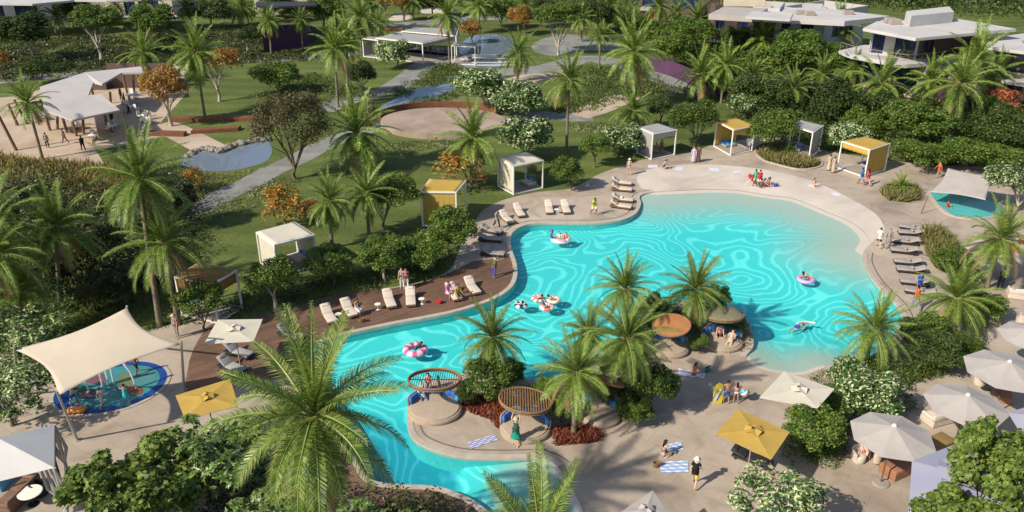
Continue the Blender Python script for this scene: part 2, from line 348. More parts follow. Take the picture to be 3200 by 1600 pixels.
m_tan = mat('tan_cushion', (.44, .35, .27, 1), .85, noise=((.38, .30, .23, 1), 3), bump=.2, bscale=30)
m_taupe = mat('taupe_fabric', (.30, .26, .25, 1), .85, noise=((.36, .32, .30, 1), 3), bump=.2, bscale=30)
m_blue = mat('blue_cushion', (.075, .20, .60, 1), .8, noise=((.05, .13, .45, 1), 2), bump=.15)
m_sky = mat('sky_blue_cushion', (.12, .42, .72, 1), .8, noise=((.08, .32, .62, 1), 2), bump=.15)
m_wood = mat('brown_wood', (.20, .11, .06, 1), .6, noise=((.13, .07, .04, 1), 4), bump=.2)
m_rattan = mat('rattan', (.30, .18, .09, 1), .7, noise=((.20, .11, .05, 1), 10), bump=.3)
m_rust = mat('rust_panel', (.42, .19, .075, 1), .7, noise=((.36, .15, .06, 1), 2))
m_dark = mat('dark_frame', (.03, .028, .03, 1), .5)
m_stone = mat('stone', (.36, .31, .27, 1), .85, noise=((.28, .24, .21, 1), 1.5), bump=.3)
m_rock = mat('rock', (.20, .17, .14, 1), .9, noise=((.32, .28, .24, 1), 3, .1), bump=.8, bscale=4)
m_wall = mat('villa_render', (.52, .49, .48, 1), .8, noise=((.44, .42, .42, 1), .5), bump=.1)
m_wallw = mat('villa_cream', (.60, .52, .38, 1), .8, noise=((.54, .47, .35, 1), .8))
m_wallb = mat('villa_brown', (.13, .085, .075, 1), .8, noise=((.10, .07, .06, 1), .8))
m_roof = mat('villa_roof', (.56, .53, .52, 1), .7, noise=((.46, .44, .44, 1), .35), bump=.1)
m_purple = mat('purple_render', (.095, .038, .09, 1), .8, noise=((.07, .035, .075, 1), .5, .12), bump=.3)
m_glass = mat('window_glass', (.02, .035, .10, 1), .08, spec=.8)
m_brick = mat('red_earth_wall', (.22, .085, .045, 1), .85, noise=((.15, .06, .035, 1), 1.5), bump=.3)
m_bark = mat('bark', (.17, .13, .09, 1), .9, noise=((.10, .075, .05, 1), 6), bump=.6, bscale=12)
m_bark2 = mat('pale_bark', (.45, .40, .33, 1), .9, noise=((.25, .21, .17, 1), 5), bump=.4)
m_pbark = mat('palm_bark', (.25, .21, .15, 1), .9, noise=((.13, .10, .07, 1), 9), bump=.8, bscale=10)
def G(*a): return (*a, 1)
L_palm = leafmat('palm_leaflet', [(0, G(0.072, 0.138, 0.020)), (.45, G(0.124, 0.215, 0.032)), (.8, G(0.248, 0.334, 0.060)), (1, G(0.392, 0.407, 0.119))], rough=.42, trans=.30, vary=.2)
L_shade = leafmat('shade_leaf', [(0, G(0.030, 0.037, 0.011)), (.6, G(0.057, 0.070, 0.021)), (.9, G(0.115, 0.125, 0.040)), (1, G(0.297, 0.300, 0.138))], rough=.4, vary=.2)  # brownish olive leaf, darkened so its colour carries the left thicket's canopy shade
L_dead = mat('dry_frond', (.26, .17, .08, 1), .8)
L_rach = mat('palm_midrib', (.22, .26, .07, 1), .5)
L_bush = leafmat('shrub_leaf', [(0, G(0.041, 0.085, 0.013)), (.5, G(0.090, 0.157, 0.023)), (.85, G(0.165, 0.243, 0.037)), (1, G(0.281, 0.329, 0.075))], vary=.25)
L_dark = leafmat('evergreen_leaf', [(0, G(0.028, 0.056, 0.011)), (.6, G(0.059, 0.101, 0.022)), (1, G(0.143, 0.176, 0.041))], vary=.25)
L_brt = leafmat('bright_leaf', [(0, G(0.052, 0.106, 0.012)), (.5, G(0.093, 0.173, 0.021)), (1, G(0.175, 0.260, 0.048))], vary=.2)
L_white = leafmat('variegated_leaf', [(0, G(0.034, 0.089, 0.016)), (.66, G(0.068, 0.154, 0.032)), (.70, G(0.476, 0.548, 0.273)), (1, G(0.770, 0.786, 0.484))], rough=.4, vary=.15)
L_olive = leafmat('wispy_leaf', [(0, G(0.057, 0.059, 0.024)), (.6, G(0.107, 0.101, 0.040)), (1, G(0.186, 0.154, 0.067))], vary=.1)
L_crot = leafmat('croton_leaf', [(0, G(0.138, 0.048, 0.013)), (.3, G(0.383, 0.108, 0.022)), (.55, G(0.531, 0.264, 0.043)), (.8, G(0.489, 0.396, 0.076)), (1, G(0.107, 0.156, 0.027))], rough=.4, vary=.15)
L_gold = leafmat('golden_leaf', [(0, G(0.207, 0.074, 0.016)), (.4, G(0.374, 0.190, 0.038)), (.8, G(0.498, 0.327, 0.086)), (1, G(0.207, 0.169, 0.043))], rough=.4, vary=.1)
L_pink = leafmat('pink_leaf', [(0, G(0.078, 0.108, 0.022)), (.35, G(0.181, 0.168, 0.043)), (.5, G(0.713, 0.144, 0.086)), (1, G(0.842, 0.264, 0.151))], vary=.1)
L_rosy = leafmat('red_ground_leaf', [(0, G(0.140, 0.039, 0.023)), (.5, G(0.337, 0.104, 0.059)), (1, G(0.505, 0.195, 0.117))], vary=.1)
L_frang = leafmat('broad_leaf', [(0, G(0.056, 0.129, 0.018)), (.45, G(0.126, 0.232, 0.044)), (.8, G(0.278, 0.387, 0.111)), (1, G(0.557, 0.594, 0.274))], rough=.35, spec=.5, vary=.1)
L_maple = leafmat('lobed_leaf', [(0, G(0.057, 0.105, 0.017)), (.5, G(0.138, 0.211, 0.034)), (1, G(0.276, 0.340, 0.082))], vary=.1)
L_cover = leafmat('ground_leaf', [(0, G(0.049, 0.079, 0.015)), (.6, G(0.095, 0.132, 0.029)), (1, G(0.190, 0.226, 0.058))], vary=.1, scale=.15)
L_pcover = leafmat('pale_ground_leaf', [(0, G(0.077, 0.112, 0.030)), (.5, G(0.191, 0.235, 0.084)), (1, G(0.409, 0.415, 0.202))], vary=.1)
L_dry = leafmat('dry_grass_leaf', [(0, G(0.117, 0.113, 0.035)), (.5, G(0.233, 0.189, 0.054)), (1, G(0.397, 0.302, 0.095))], vary=.1)
L_grass = leafmat('reed_leaf', [(0, G(0.107, 0.110, 0.030)), (.5, G(0.214, 0.209, 0.069)), (1, G(0.380, 0.330, 0.139))], vary=.1)
L_blue = leafmat('grey_leaf', [(0, G(0.130, 0.168, 0.119)), (.6, G(0.220, 0.276, 0.205)), (1, G(0.363, 0.408, 0.313))], vary=.1)
# ---------------- ground, pool, paths ----------------
pA = [(985,1180),(974,1091),(1010,1068),(1056,1050),(1150,1029),(1242,1010),(1330,994),(1404,979),(1490,955),(1553,930),(1598,898),(1615,862),(1613,825),(1600,785),(1594,752),(1603,725),(1640,704),(1700,697),(1790,698),(1863,697),(1940,688),(1985,668),(2002,638),(2000,612)]
pB = [(2048,600),(2120,596),(2222,592),(2310,596),(2400,610),(2483,622),(2574,658),(2669,700),(2715,748)]
pC = [(2700,785),(2698,820),(2723,868),(2756,907),(2798,948),(2819,988),(2806,1022),(2780,1060),(2740,1100),(2690,1125),(2632,1130)]
pD = [(2578,1149),(2504,1172),(2440,1166),(2370,1150)]
pE = [(2330,1118),(2352,1085),(2350,1045),(2335,1005),(2290,965),(2220,945),(2140,942),(2060,960),(1990,1000),(1930,1060),(1870,1110),(1820,1165),(1770,1200),(1700,1200),(1600,1170),(1500,1150),(1420,1180),(1330,1200),(1285,1240),(1273,1300),(1280,1350),(1310,1385),(1380,1414),(1463,1430),(1588,1433),(1690,1433)]
pF = [(1745,1460),(1790,1530),(1830,1620),(1820,1700)]
pG = [(1640,1680),(1540,1610),(1470,1560),(1422,1540),(1380,1525),(1320,1518),(1235,1515),(1160,1500),(1125,1455),(1095,1390),(1060,1310),(1015,1240)]
segs = [pA, pB, pC, pD, pE, pF, pG]
pxl = [p for s in segs for p in s]
def seg_world(s, i):
    K = 5; full = smooth_loop(pxl, K)
    a = sum(len(q) for q in segs[:i])*K; b = a+len(s)*K
    return world([full[k % len(full)] for k in range(a, b+1)])
pool = world(smooth_loop(pxl, 5))
SEG = [seg_world(s, i) for i, s in enumerate(segs)]
def dist_poly(P, pl):
    P = np.asarray(P); d = np.full(len(P), 1e9); q = np.asarray(pl)
    for a, b in zip(q[:-1], q[1:]):
        ab = b-a; t = np.clip(((P-a)@ab)/(ab@ab+1e-9), 0, 1)[:, None]
        d = np.minimum(d, np.linalg.norm(P-(a+t*ab), axis=1))
    return d
def floor_z(P):
    P = np.asarray(P)
    z = np.full(len(P), -.70)
    for i, w in ((1, 10.5), (3, 5.5), (5, 5.5)):
        t = np.clip(dist_poly(P, SEG[i])/w, 0, 1); z = np.maximum(z, -.015-.685*t)
    k = np.clip((40.5-P[:, 1])/5, 0, 1); z = np.where(z < -.6, z-k*.42*np.clip((-.6-z)/.1, 0, 1), z)
    return z
xs = [p[0] for p in pool]; ys = [p[1] for p in pool]
gx, gy = np.meshgrid(np.arange(min(xs), max(xs), .8), np.arange(min(ys), max(ys), .8))
GP = np.stack([gx.ravel(), gy.ravel()], 1); GP = GP[inside(GP, pool)]; GP = GP[dist_poly(GP, pool+[pool[0]]) > .3]
npl = len(pool)
cv = [Vector(p) for p in pool]+[Vector(p) for p in GP]
r = geometry.delaunay_2d_cdt(cv, [(i, (i+1) % npl) for i in range(npl)], [], 1, 1e-5)
V2 = np.array([tuple(v) for v in r[0]]); Z = floor_z(V2)
me = bpy.data.meshes.new('pool_floor'); me.from_pydata([(a, b, c) for (a, b), c in zip(V2, Z)], [], [tuple(f) for f in r[2]])
me.materials.append(m_floor); me.shade_smooth(); tag(link('pool_floor', me), kind='structure')
# pool walls
m_pw = mat('pool_wall_tile', (.05, .42, .43, 1), .5, noise=((.08, .5, .5, 1), 4))
for i in (0, 2, 4, 6):
    q = SEG[i]; pz = floor_z(q); mb = MB(); n = len(q)
    mb.add([(x, y, .006) for x, y in q]+[(x, y, z-.01) for (x, y), z in zip(q, pz)], [(k, k+1, n+k+1, n+k) for k in range(n-1)])
    tag(mb.build('pool_wall', m_pw), kind='structure')
sheet('pool_water', [pool], -.06, m_pool)
# splash pool at the right
spl = world(smooth_loop([(2908,598),(2960,602),(3040,615),(3120,640),(3130,670),(3060,684),(2985,678),(2945,655),(2922,630)], 5))
big = [(-700, 5), (700, 5), (700, 900), (-700, 900)]
sheet('lawn', [big, pool], 0, m_lawn)
plaza_px = [(1440,850),(1414,832),(1430,790),(1447,756),(1480,700),(1505,662),(1545,636),(1600,617),(1683,600),(1778,590),(1832,567),(1882,540),(2015,497),(2160,477),(2230,452),(2388,431),(2480,440),(2566,468),(2765,500),(2918,515),(3060,520),(3300,530),(3900,560),(3900,1900),(-900,1900),(-700,1120),(60,1110),(560,1010),(640,1010),(800,1020),(860,1040),(974,1070)]
plaza = world(smooth_loop(plaza_px, 4))
# split the plaza into a ring beside the pool: outline plus pool as hole needs the pool to lie inside the outline
plaza_in = world(smooth_loop([(800,1000),(986,945),(1214,900),(1297,886),(1380,858),(1414,832),(1430,790),(1447,756),(1480,700),(1505,662),(1545,636),(1600,617),(1683,600),(1778,590),(1832,567),(1882,540),(2015,497),(2160,477),(2230,452),(2388,431),(2480,440),(2566,468),(2765,500),(2918,515),(3060,520),(3300,530),(3900,560),(3900,1900),(-900,1900),(-700,1120),(60,1110),(560,1010),(640,1005)], 4))
sheet('plaza_paving', [plaza_in, pool], .006, m_plaza)
beach = SEG[1][::-1] + world(smooth_loop([(2004,590),(1990,560),(2010,535),(2080,520),(2180,514),(2280,518),(2400,532),(2540,566),(2660,622),(2740,672),(2765,715)], 5, False))
sheet('beach_sand', [beach], .012, m_beach)
beach2 = world(smooth_loop([(1250,1300),(1290,1215),(1340,1225),(1450,1245),(1560,1290),(1700,1300),(1850,1380),(1980,1330),(2100,1200),(2250,1110),(2340,1120),(2420,1165),(2490,1185),(2500,1230),(2300,1400),(2240,1480),(2250,1700),(1850,1700),(1790,1520),(1720,1440),(1600,1440),(1450,1437),(1300,1400)], 4))
m_beach2 = sand_material('warm_paving', (.33, .285, .245, 1), (.40, .35, .305, 1), (.46, .41, .36, 1), .15)
bp = np.array(beach2)
def ribbon(name, pl, w0, w1, z0, z1, m, label=None, cat=None, kind='structure'):
    q = np.asarray(pl, float); T = np.gradient(q, axis=0); T /= np.linalg.norm(T, axis=1)[:, None]+1e-9
    Nn = np.stack([-T[:, 1], T[:, 0]], 1); a = q+Nn*w0; b = q+Nn*w1; n = len(q); mb = MB()
    V = [(*p, z1) for p in a]+[(*p, z1) for p in b]+[(*p, z0) for p in a]+[(*p, z0) for p in b]; Fs = []
    for i in range(n-1): Fs += [(i, i+1, n+i+1, n+i), (2*n+i, 2*n+i+1, i+1, i), (n+i, n+i+1, 3*n+i+1, 3*n+i)]
    mb.add(V, Fs); return tag(mb.build(name, m), label, cat, kind=kind)
for i in (0, 2, 4, 6): ribbon('pool_coping', SEG[i], -.03, .30, -.2, .035, m_cope)
for i, (a_, b_) in ((0, (75, 999)), (2, (0, 999)), (4, (60, 999))):
    ribbon('drain_channel', SEG[i][a_:b_], .62, .72, 0, .012, mat('drain_grate', (.16, .14, .125, 1), .6))
# timber deck along the pool, between the coping and the planting
dl = smooth_loop(pxl, 5); iA = 5*5
deckpool = SEG[0][5:5*13]
deck_up = world(smooth_loop([(1600,800),(1488,816),(1463,824),(1380,864),(1297,889),(1214,902),(1090,912),(986,940),(850,980),(760,1000),(660,1014),(622,1060),(600,1105),(588,1150),(588,1225),(700,1205),(800,1190),(900,1180),(962,1150)], 4, False))
off = []
q = np.asarray(deckpool); T = np.gradient(q, axis=0); T /= np.linalg.norm(T, axis=1)[:, None]; off = [tuple(p) for p in q+np.stack([-T[:, 1], T[:, 0]], 1)*.29]
sheet('timber_deck', [off+deck_up], .018, m_deck)
q = np.asarray(SEG[6][8:]); T = np.gradient(q, axis=0); T /= np.linalg.norm(T, axis=1)[:, None]; off = [tuple(p) for p in q+np.stack([-T[:, 1], T[:, 0]], 1)*.29]
sheet('timber_boardwalk', [off+world([(960,1260),(1000,1400),(1040,1480),(1100,1560),(1200,1620),(1400,1640),(1560,1720)])], .018, m_deck)
# paths across the lawn
def path(name, cl, w, z, m):
    q = world(smooth_loop(cl, 6, False)); ribbon(name, q, -w/2, w/2, -.05, z, m)
path('garden_path', [(480,720),(560,678),(640,645),(700,608),(780,572),(850,533),(930,497),(1010,455),(1085,425),(1150,405),(1200,395)], 3.0, .012, m_path)
path('garden_path', [(1000,345),(1070,318),(1152,298),(1214,282),(1255,256),(1285,236),(1320,208),(1360,190),(1420,196)], 4.0, .012, m_path)
path('garden_path', [(1560,395),(1610,372),(1660,366),(1704,360),(1786,366),(1850,366)], 3.6, .012, m_path)
path('garden_path', [(1795,360),(1850,345),(1900,325),(1960,300)], 4.2, .018, m_sandy)
path('garden_path', [(1580,262),(1640,250),(1700,232),(1760,220)], 5, .012, m_sandy)
path('garden_path', [(1560,225),(1700,215),(1832,184),(1940,200),(2056,246),(2150,290)], 5, .014, m_path)
path('garden_path', [(497,388),(540,405),(610,440),(663,468)], 3.6, .012, m_sandy)
path('garden_path', [(-60,262),(120,240),(240,232),(470,205),(700,190),(960,180),(1130,165)], 3.5, .012, m_path)
path('garden_path', [(1230,82),(1330,72),(1420,60),(1600,52)], 6, .014, m_path)
sheet('forecourt_paving', [world(smooth_loop([(1660,150),(1700,120),(1790,108),(1900,130),(1990,148),(1960,160),(1850,158),(1780,165),(1720,175)], 4))], .016, m_path)
sheet('terrace_paving', [world([(-300,330),(60,300),(300,225),(580,195),(585,290),(500,385),(560,420),(300,470),(330,520),(130,515),(-300,480)])], .008, m_sandy)
sheet('bunker_sand', [world(smooth_loop([(1215,58),(1240,46),(1280,46),(1288,57),(1260,64),(1225,65)], 5))], .02, m_beach)
sheet('bunker_sand', [world(smooth_loop([(1310,34),(1340,26),(1400,26),(1420,36),(1390,44),(1325,42)], 5))], .02, m_beach)
sheet('lake_water', [world(smooth_loop([(1430,205),(1435,150),(1470,115),(1540,108),(1600,120),(1640,150),(1600,190),(1560,208),(1490,212)], 5))], .01, m_pond)
pond = world(smooth_loop([(558,508),(590,480),(650,465),(710,472),(780,448),(830,438),(850,465),(836,500),(780,522),(700,535),(620,532)], 6))
sheet('pond_water', [pond], .01, m_pond)
sheet('stream_water', [world(smooth_loop([(1170,345),(1190,332),(1240,306),(1283,282),(1330,272),(1416,262),(1412,288),(1405,300),(1345,312),(1282,325),(1230,345),(1180,352)], 5))], .01, m_pond)
sheet('stream_water', [world(smooth_loop([(1395,240),(1440,225),(1480,222),(1470,235),(1420,244)], 5))], .012, m_pond)
# circular stage with a low retaining wall
st = thing('round_stage', 'wide pale stage with a curved reddish low back wall in the lawn', 'stage', at(1385, 405, 0))
c0 = at(1385, 405, 0)
def ell(cx, cy, rx, ry, n=48, a0=0, a1=360):
    return [(cx+rx*math.cos(R(a0+(a1-a0)*k/n)), cy-ry*math.sin(R(a0+(a1-a0)*k/n))) for k in range(n+(a1-a0 < 360))]
pts = [(Vector((*p, 0))-c0)[:2] for p in world(ell(1385, 395, 195, 42))]
MB().prism(pts, 0, .7, 0).build('platform', m_stage, st)
arc = [(Vector((*p, 0))-c0)[:2] for p in world(ell(1385, 388, 205, 44, 40, 35, 165))]
q = np.array(arc); cc = q.mean(0); inn = [tuple(p*.985) for p in q]
mb = MB(); mb.prism([tuple(p) for p in q]+inn[::-1], 0, 1.15); mb.build('back_wall', m_brick, st)
for (a, b, lab) in (((530,382),(800,378),'long low red earth wall on the striped lawn below the tall palm'), ((597,420),(746,410),'short low red earth wall on the lawn beside the sandy path'), ((440,425),(575,428),'low red earth kerb wall at the edge of the dining terrace'), ((1060,98),(1260,96),'red earth retaining wall behind the far white pavilion')):
    A, B = at(*a), at(*b); d = B-A; t = tag(MB().prism([tuple((A+Vector((0, 0, 0)))[:2]), tuple(B[:2]), (B.x, B.y+1.1), (A.x, A.y+1.1)], 0, .42).build('low_wall', m_brick, bevel=.03), lab, 'wall', 'low red earth walls on the lawn')
# purple walls
def px_wall(name, base, hts, m, label, cat='wall', thick=.5):
    b = [at(*p) for p in base]; mb = MB()
    n = len(b); V = []
    for p, h in zip(b, hts): V += [(p.x, p.y, 0), (p.x, p.y, h), (p.x, p.y+thick, h), (p.x, p.y+thick, 0)]
    Fs = []
    for i in range(n-1):
        k = i*4; Fs += [(k+j, k+4+j, k+4+(j+1) % 4, k+(j+1) % 4) for j in range(4)]
    Fs += [(0, 1, 2, 3), ((n-1)*4+3, (n-1)*4+2, (n-1)*4+1, (n-1)*4)]
    mb.add(V, Fs); return tag(mb.build(name, m), label, cat)
px_wall('garden_wall', [(826,165),(862,158),(950,145),(990,125),(1020,100)], [4.6, 4.2, 3.8, 2.2, .5], m_purple, 'tall sloping purple wall behind two slim palms in the far garden')
px_wall('garden_wall', [(2020,215),(2100,240),(2180,275),(2240,300)], [1.6, 2.2, 2.2, 1.6], m_purple, 'purple garden wall on the slope behind the palms, right of the planted mound')
px_wall('garden_wall', [(2240,300),(2300,315),(2400,330)], [3.4, 3.4, 3.2], m_purple, 'dark purple wall under the trees beside the villas')
px_wall('garden_wall', [(2920,395),(2960,415),(3010,425)], [4.4, 4.4, 4], m_purple, 'purple wall behind the leaning palm below the right villas')
# rocks at the pond shore
for k in range(16):
    t = k/15; x = 585+250*t+random.uniform(-5, 5); y = [488,478,470,465,464,468,472,468,460,452,448,446,442,438,436,436][k]
    s = random.uniform(.28, .62); bm = bmesh.new(); bmesh.ops.create_icosphere(bm, subdivisions=2, radius=s)
    for v in bm.verts: v.co *= random.uniform(.78, 1.15); v.co.z *= .75
    me = bpy.data.meshes.new('boulder'); bm.to_mesh(me); bm.free()
    o = link('boulder', me, m_rock, loc=at(x, y, .15)); tag(o, 'brown boulder in the row along the upper shore of the blue pond', 'rock', 'boulders along the pond shore')

sheet('pale_meadow', [world(smooth_loop([(1190,345),(1290,320),(1420,300),(1560,315),(1640,345),(1600,372),(1500,355),(1385,345),(1270,355),(1200,385)], 4))], .006, mat('dry_lawn', (.20, .20, .07, 1), .9, noise=((.13, .15, .045, 1), .3), bump=.4))
# ---------------- foliage ----------------
OUT = {'leaf': [(0, 0), (.5, .5), (1, 0), (.5, -.5)], 'long': [(0, 0), (.4, .42), (1, 0), (.4, -.42)],
       'maple': [(0, 0), (.1, .45), (.35, .3), (.55, .6), (.65, .25), (1, 0), (.65, -.25), (.55, -.6), (.35, -.3), (.1, -.45)],
       'blade': [(0, .5), (.6, .35), (1, 0), (0, -.5)]}
def unit(v): return v/(np.linalg.norm(v, axis=1)[:, None]+1e-9)
def leaves(P, Nrm, L, Wd, shape='leaf', droop=.25, rnd=.7, axis=None, jit=.45):
    """P centres, Nrm normals -> polygon corners"""
    n = len(P); Nn = unit(Nrm+rng.normal(0, rnd, (n, 3))); a = rng.normal(0, 1, (n, 3)) if axis is None else axis
    a = unit(a-Nn*(a*Nn).sum(1)[:, None]) if axis is None else unit(a)
    s = unit(np.cross(Nn, a)); l = L*rng.uniform(1-jit, 1+jit, (n, 1)); w = l*Wd/L; o = OUT[shape]
    V = np.empty((n, len(o), 3))
    for i, (u, v) in enumerate(o):
        V[:, i] = P+a*l*(u-.3)+s*w*v-Nn*l*droop*(u*u)
    return V
def lumps(n, rad=.62, size=(.30, .46), zs=1.0, low=-.5):
    out = [(0, 0, 0, .55)]
    for k in range(n):
        z = rng.uniform(low, 1); q = k*2.4+rng.uniform(-.4, .4); r = math.sqrt(max(0, 1-z*z*.8))
        out.append((rad*r*math.cos(q)*rng.uniform(.8, 1.15), rad*r*math.sin(q)*rng.uniform(.8, 1.15), rad*z*zs, rng.uniform(*size)))
    return np.array(out)
def crown_mesh(name, nl=8000, lf=.075, wd=.5, shape='leaf', nlump=16, rad=.66, size=(.26, .42), zs=.85, low=-.5, droop=.25, rnd=.7, inner=.25, ros=0):
    Lp = lumps(nlump, rad, size, zs, low); pr = Lp[:, 3]**2; idx = rng.choice(len(Lp), nl, p=pr/pr.sum())
    d = unit(rng.normal(0, 1, (nl, 3))); d[:, 2] = np.where(d[:, 2] < -.55, -d[:, 2], d[:, 2])
    rr = np.where(rng.random(nl) < inner, rng.uniform(.35, .85, nl), rng.uniform(.82, 1.1, nl))
    rr = np.where(rng.random(nl) < .06, rng.uniform(1.1, 1.35, nl), rr)[:, None]
    P = Lp[idx, :3]+d*Lp[idx, 3:4]*rr
    Nn = d+np.array([0, 0, .5])
    if ros:  # rosettes of long leaves
        m = nl//ros; P = np.repeat(P[:m], ros, 0); D = np.repeat(unit(Nn[:m]), ros, 0); n = len(P)
        a = rng.normal(0, 1, (n, 3)); a = unit(a-D*(a*D).sum(1)[:, None]); ax = unit(a+D*.45)
        V = leaves(P, D, lf, lf*wd, shape, droop, .15, axis=ax)
    else: V = leaves(P, Nn, lf, lf*wd, shape, droop, rnd)
    return fast(name, V, len(OUT[shape]))
def trunk_mesh(name, limbs=5, r=.05, fork=.35, spread=.5):
    """unit height 1, reaches the crown"""
    mb = MB(); w = [random.uniform(-.03, .03) for _ in range(4)]
    mb.tube([(0, 0, -.03), (w[0], w[1], fork*.5), (w[2], w[3], fork)], [r*1.35, r, r*.85], 8)
    for k in range(limbs):
        q = 2*PI*k/limbs+random.uniform(-.4, .4); s = spread*random.uniform(.6, 1.1)
        x, y = math.cos(q)*s, math.sin(q)*s; h = random.uniform(.8, 1)
        mid = (w[2]+x*.4, w[3]+y*.4, fork+(h-fork)*.45); end = (x, y, h)
        mb.tube([(w[2], w[3], fork*.93), mid, end], [r*.6, r*.42, r*.15], 6)
        for _ in range(2):
            e = (x+random.uniform(-.2, .2), y+random.uniform(-.2, .2), h*random.uniform(.85, 1.05)); mb.tube([mid, e], [r*.28, r*.08], 5)
    me = bpy.data.meshes.new(name); me.from_pydata([tuple(v) for v in mb.v], [], mb.f); me.shade_smooth(); return me
KIND = {}
def kind(k, mats, n, **kw):
    KIND[k] = [crown_mesh('crown', **kw) for _ in range(n)], mats
kind('bush', L_bush, 4, nl=8500, lf=.085, wd=.55, nlump=22, size=(.18, .36), rad=.70)
kind('dark', L_dark, 3, nl=9000, lf=.08, wd=.55, nlump=20, size=(.2, .36))
kind('bright', L_brt, 2, nl=9000, lf=.08, wd=.5, nlump=24, size=(.16, .30), rad=.75)
kind('white', L_white, 3, nl=5600, lf=.125, wd=.5, shape='long', nlump=18, size=(.2, .36))
kind('croton', L_crot, 2, nl=4800, lf=.12, wd=.42, shape='long', nlump=16, ros=6)
kind('gold', L_gold, 2, nl=5200, lf=.11, wd=.45, shape='long', nlump=18, size=(.2, .34), low=-.7)
kind('pink', L_pink, 1, nl=5000, lf=.09, wd=.5)
kind('wispy', L_olive, 1, nl=15000, lf=.055, wd=.4, nlump=30, size=(.18, .32), rad=.75, inner=.5, low=-.4)
kind('shade', L_shade, 2, nl=9000, lf=.085, wd=.5, nlump=20, size=(.2, .36))
kind('frang', L_frang, 2, nl=7600, lf=.15, wd=.34, shape='long', nlump=22, size=(.16, .28), rad=.78, ros=8)
kind('maple', L_maple, 3, nl=7600, lf=.080, wd=.9, shape='maple', nlump=40, size=(.09, .22), rad=.84, droop=.3)
kind('whitebig', L_white, 2, nl=5200, lf=.13, wd=.40, shape='long', nlump=22, size=(.16, .30), rad=.76, ros=6)
kind('grey', L_blue, 1, nl=6000, lf=.08, wd=.4)
TRK = [trunk_mesh('trunk', 5, .045, .32, .42), trunk_mesh('trunk', 6, .035, .18, .5), trunk_mesh('trunk', 4, .05, .45, .35)]
def tree(k, cx, cy, w, bx, by, label, ratio=.85, bark=None, name=None, cat=None, trunk=None, group=None):
    """cx, cy, w: the crown in the picture; bx, by: where it meets the ground"""
    P = at(bx, by, 0); z = height_at(P, cy); r = w*.56*depth((P.x, P.y, z))/F
    z = max(z, r*.55); X = x_at(cx, P.y, z); X = P.x+max(-1.6, min(1.6, X-P.x))
    nm = name or ('shrub' if z < 2.0 else 'broadleaf_tree')
    t = thing(nm, label, cat or ('shrub' if nm == 'shrub' else 'tree'), P, random.uniform(0, 6.28), group)
    ms, mt = KIND[k]; me = random.choice(ms); off = Vector((X-P.x, 0, 0)); off.rotate(Matrix.Rotation(-t.rotation_euler.z, 3, 'Z'))
    o = link('crown', me, mt, t, loc=(off.x, off.y, z), scale=(r, r, r*ratio))
    tr = link('trunk', random.choice(TRK) if trunk is None else TRK[trunk], None, t, scale=(min(z, r*1.6)/1.0, min(z, r*1.6), z*1.02))
    if len(tr.data.materials) == 0: tr.data.materials.append(m_bark)
    tr.material_slots[0].link = 'OBJECT'; tr.material_slots[0].material = bark or m_bark
    return t

def mass(name, poly_px, h, leaf, m, label=None, cat='plants', cover=1.5, blob=1.6, shape='leaf', wd=.5, cap=60000, kind='stuff', upright=False, z0=0):
    """mounded planting over a patch of ground, one object"""
    poly = world(poly_px, 0); q = np.array(poly); lo, hi = q.min(0), q.max(0)
    A = abs(sum(poly[i][0]*poly[(i+1) % len(poly)][1]-poly[(i+1) % len(poly)][0]*poly[i][1] for i in range(len(poly))))/2
    n = int(min(cap, cover*A*(1.4 if h < 1 else 2.0)/(leaf*leaf*wd)))
    if upright:
        P = rng.uniform(lo, hi, (int(n*2.2), 2)); P = P[inside(P, poly)][:n]; n = len(P)
        P3 = np.concatenate([P, np.full((n, 1), z0+.0)], 1); ax = np.stack([rng.normal(0, .45, n), rng.normal(0, .45, n), np.ones(n)], 1)
        V = leaves(P3, rng.normal(0, 1, (n, 3))*[1, 1, .1], h, leaf, 'blade', .35, .2, axis=ax)
        o = link(name, fast(name, V, 4), m); return tag(o, label, cat if label else None, kind=kind)
    nb = max(4, int(A/(blob*blob)*1.3)); B = rng.uniform(lo, hi, (nb*3, 2)); B = B[inside(B, poly)][:nb]; nb = len(B)
    br = blob*rng.uniform(.7, 1.25, nb); bh = h*rng.uniform(.45, 1.0, nb)
    i = rng.integers(0, nb, n); d = unit(rng.normal(0, 1, (n, 3))); d[:, 2] = abs(d[:, 2]); k = rng.uniform(.72, 1.08, n)
    P = np.stack([B[i, 0]+d[:, 0]*br[i]*k, B[i, 1]+d[:, 1]*br[i]*k, z0+.05+d[:, 2]*bh[i]*k], 1)
    V = leaves(P, d+[0, 0, .5], leaf, leaf*wd, shape, .25, .6)
    o = link(name, fast(name, V, len(OUT[shape])), m); return tag(o, label, cat if label else None, kind=kind)

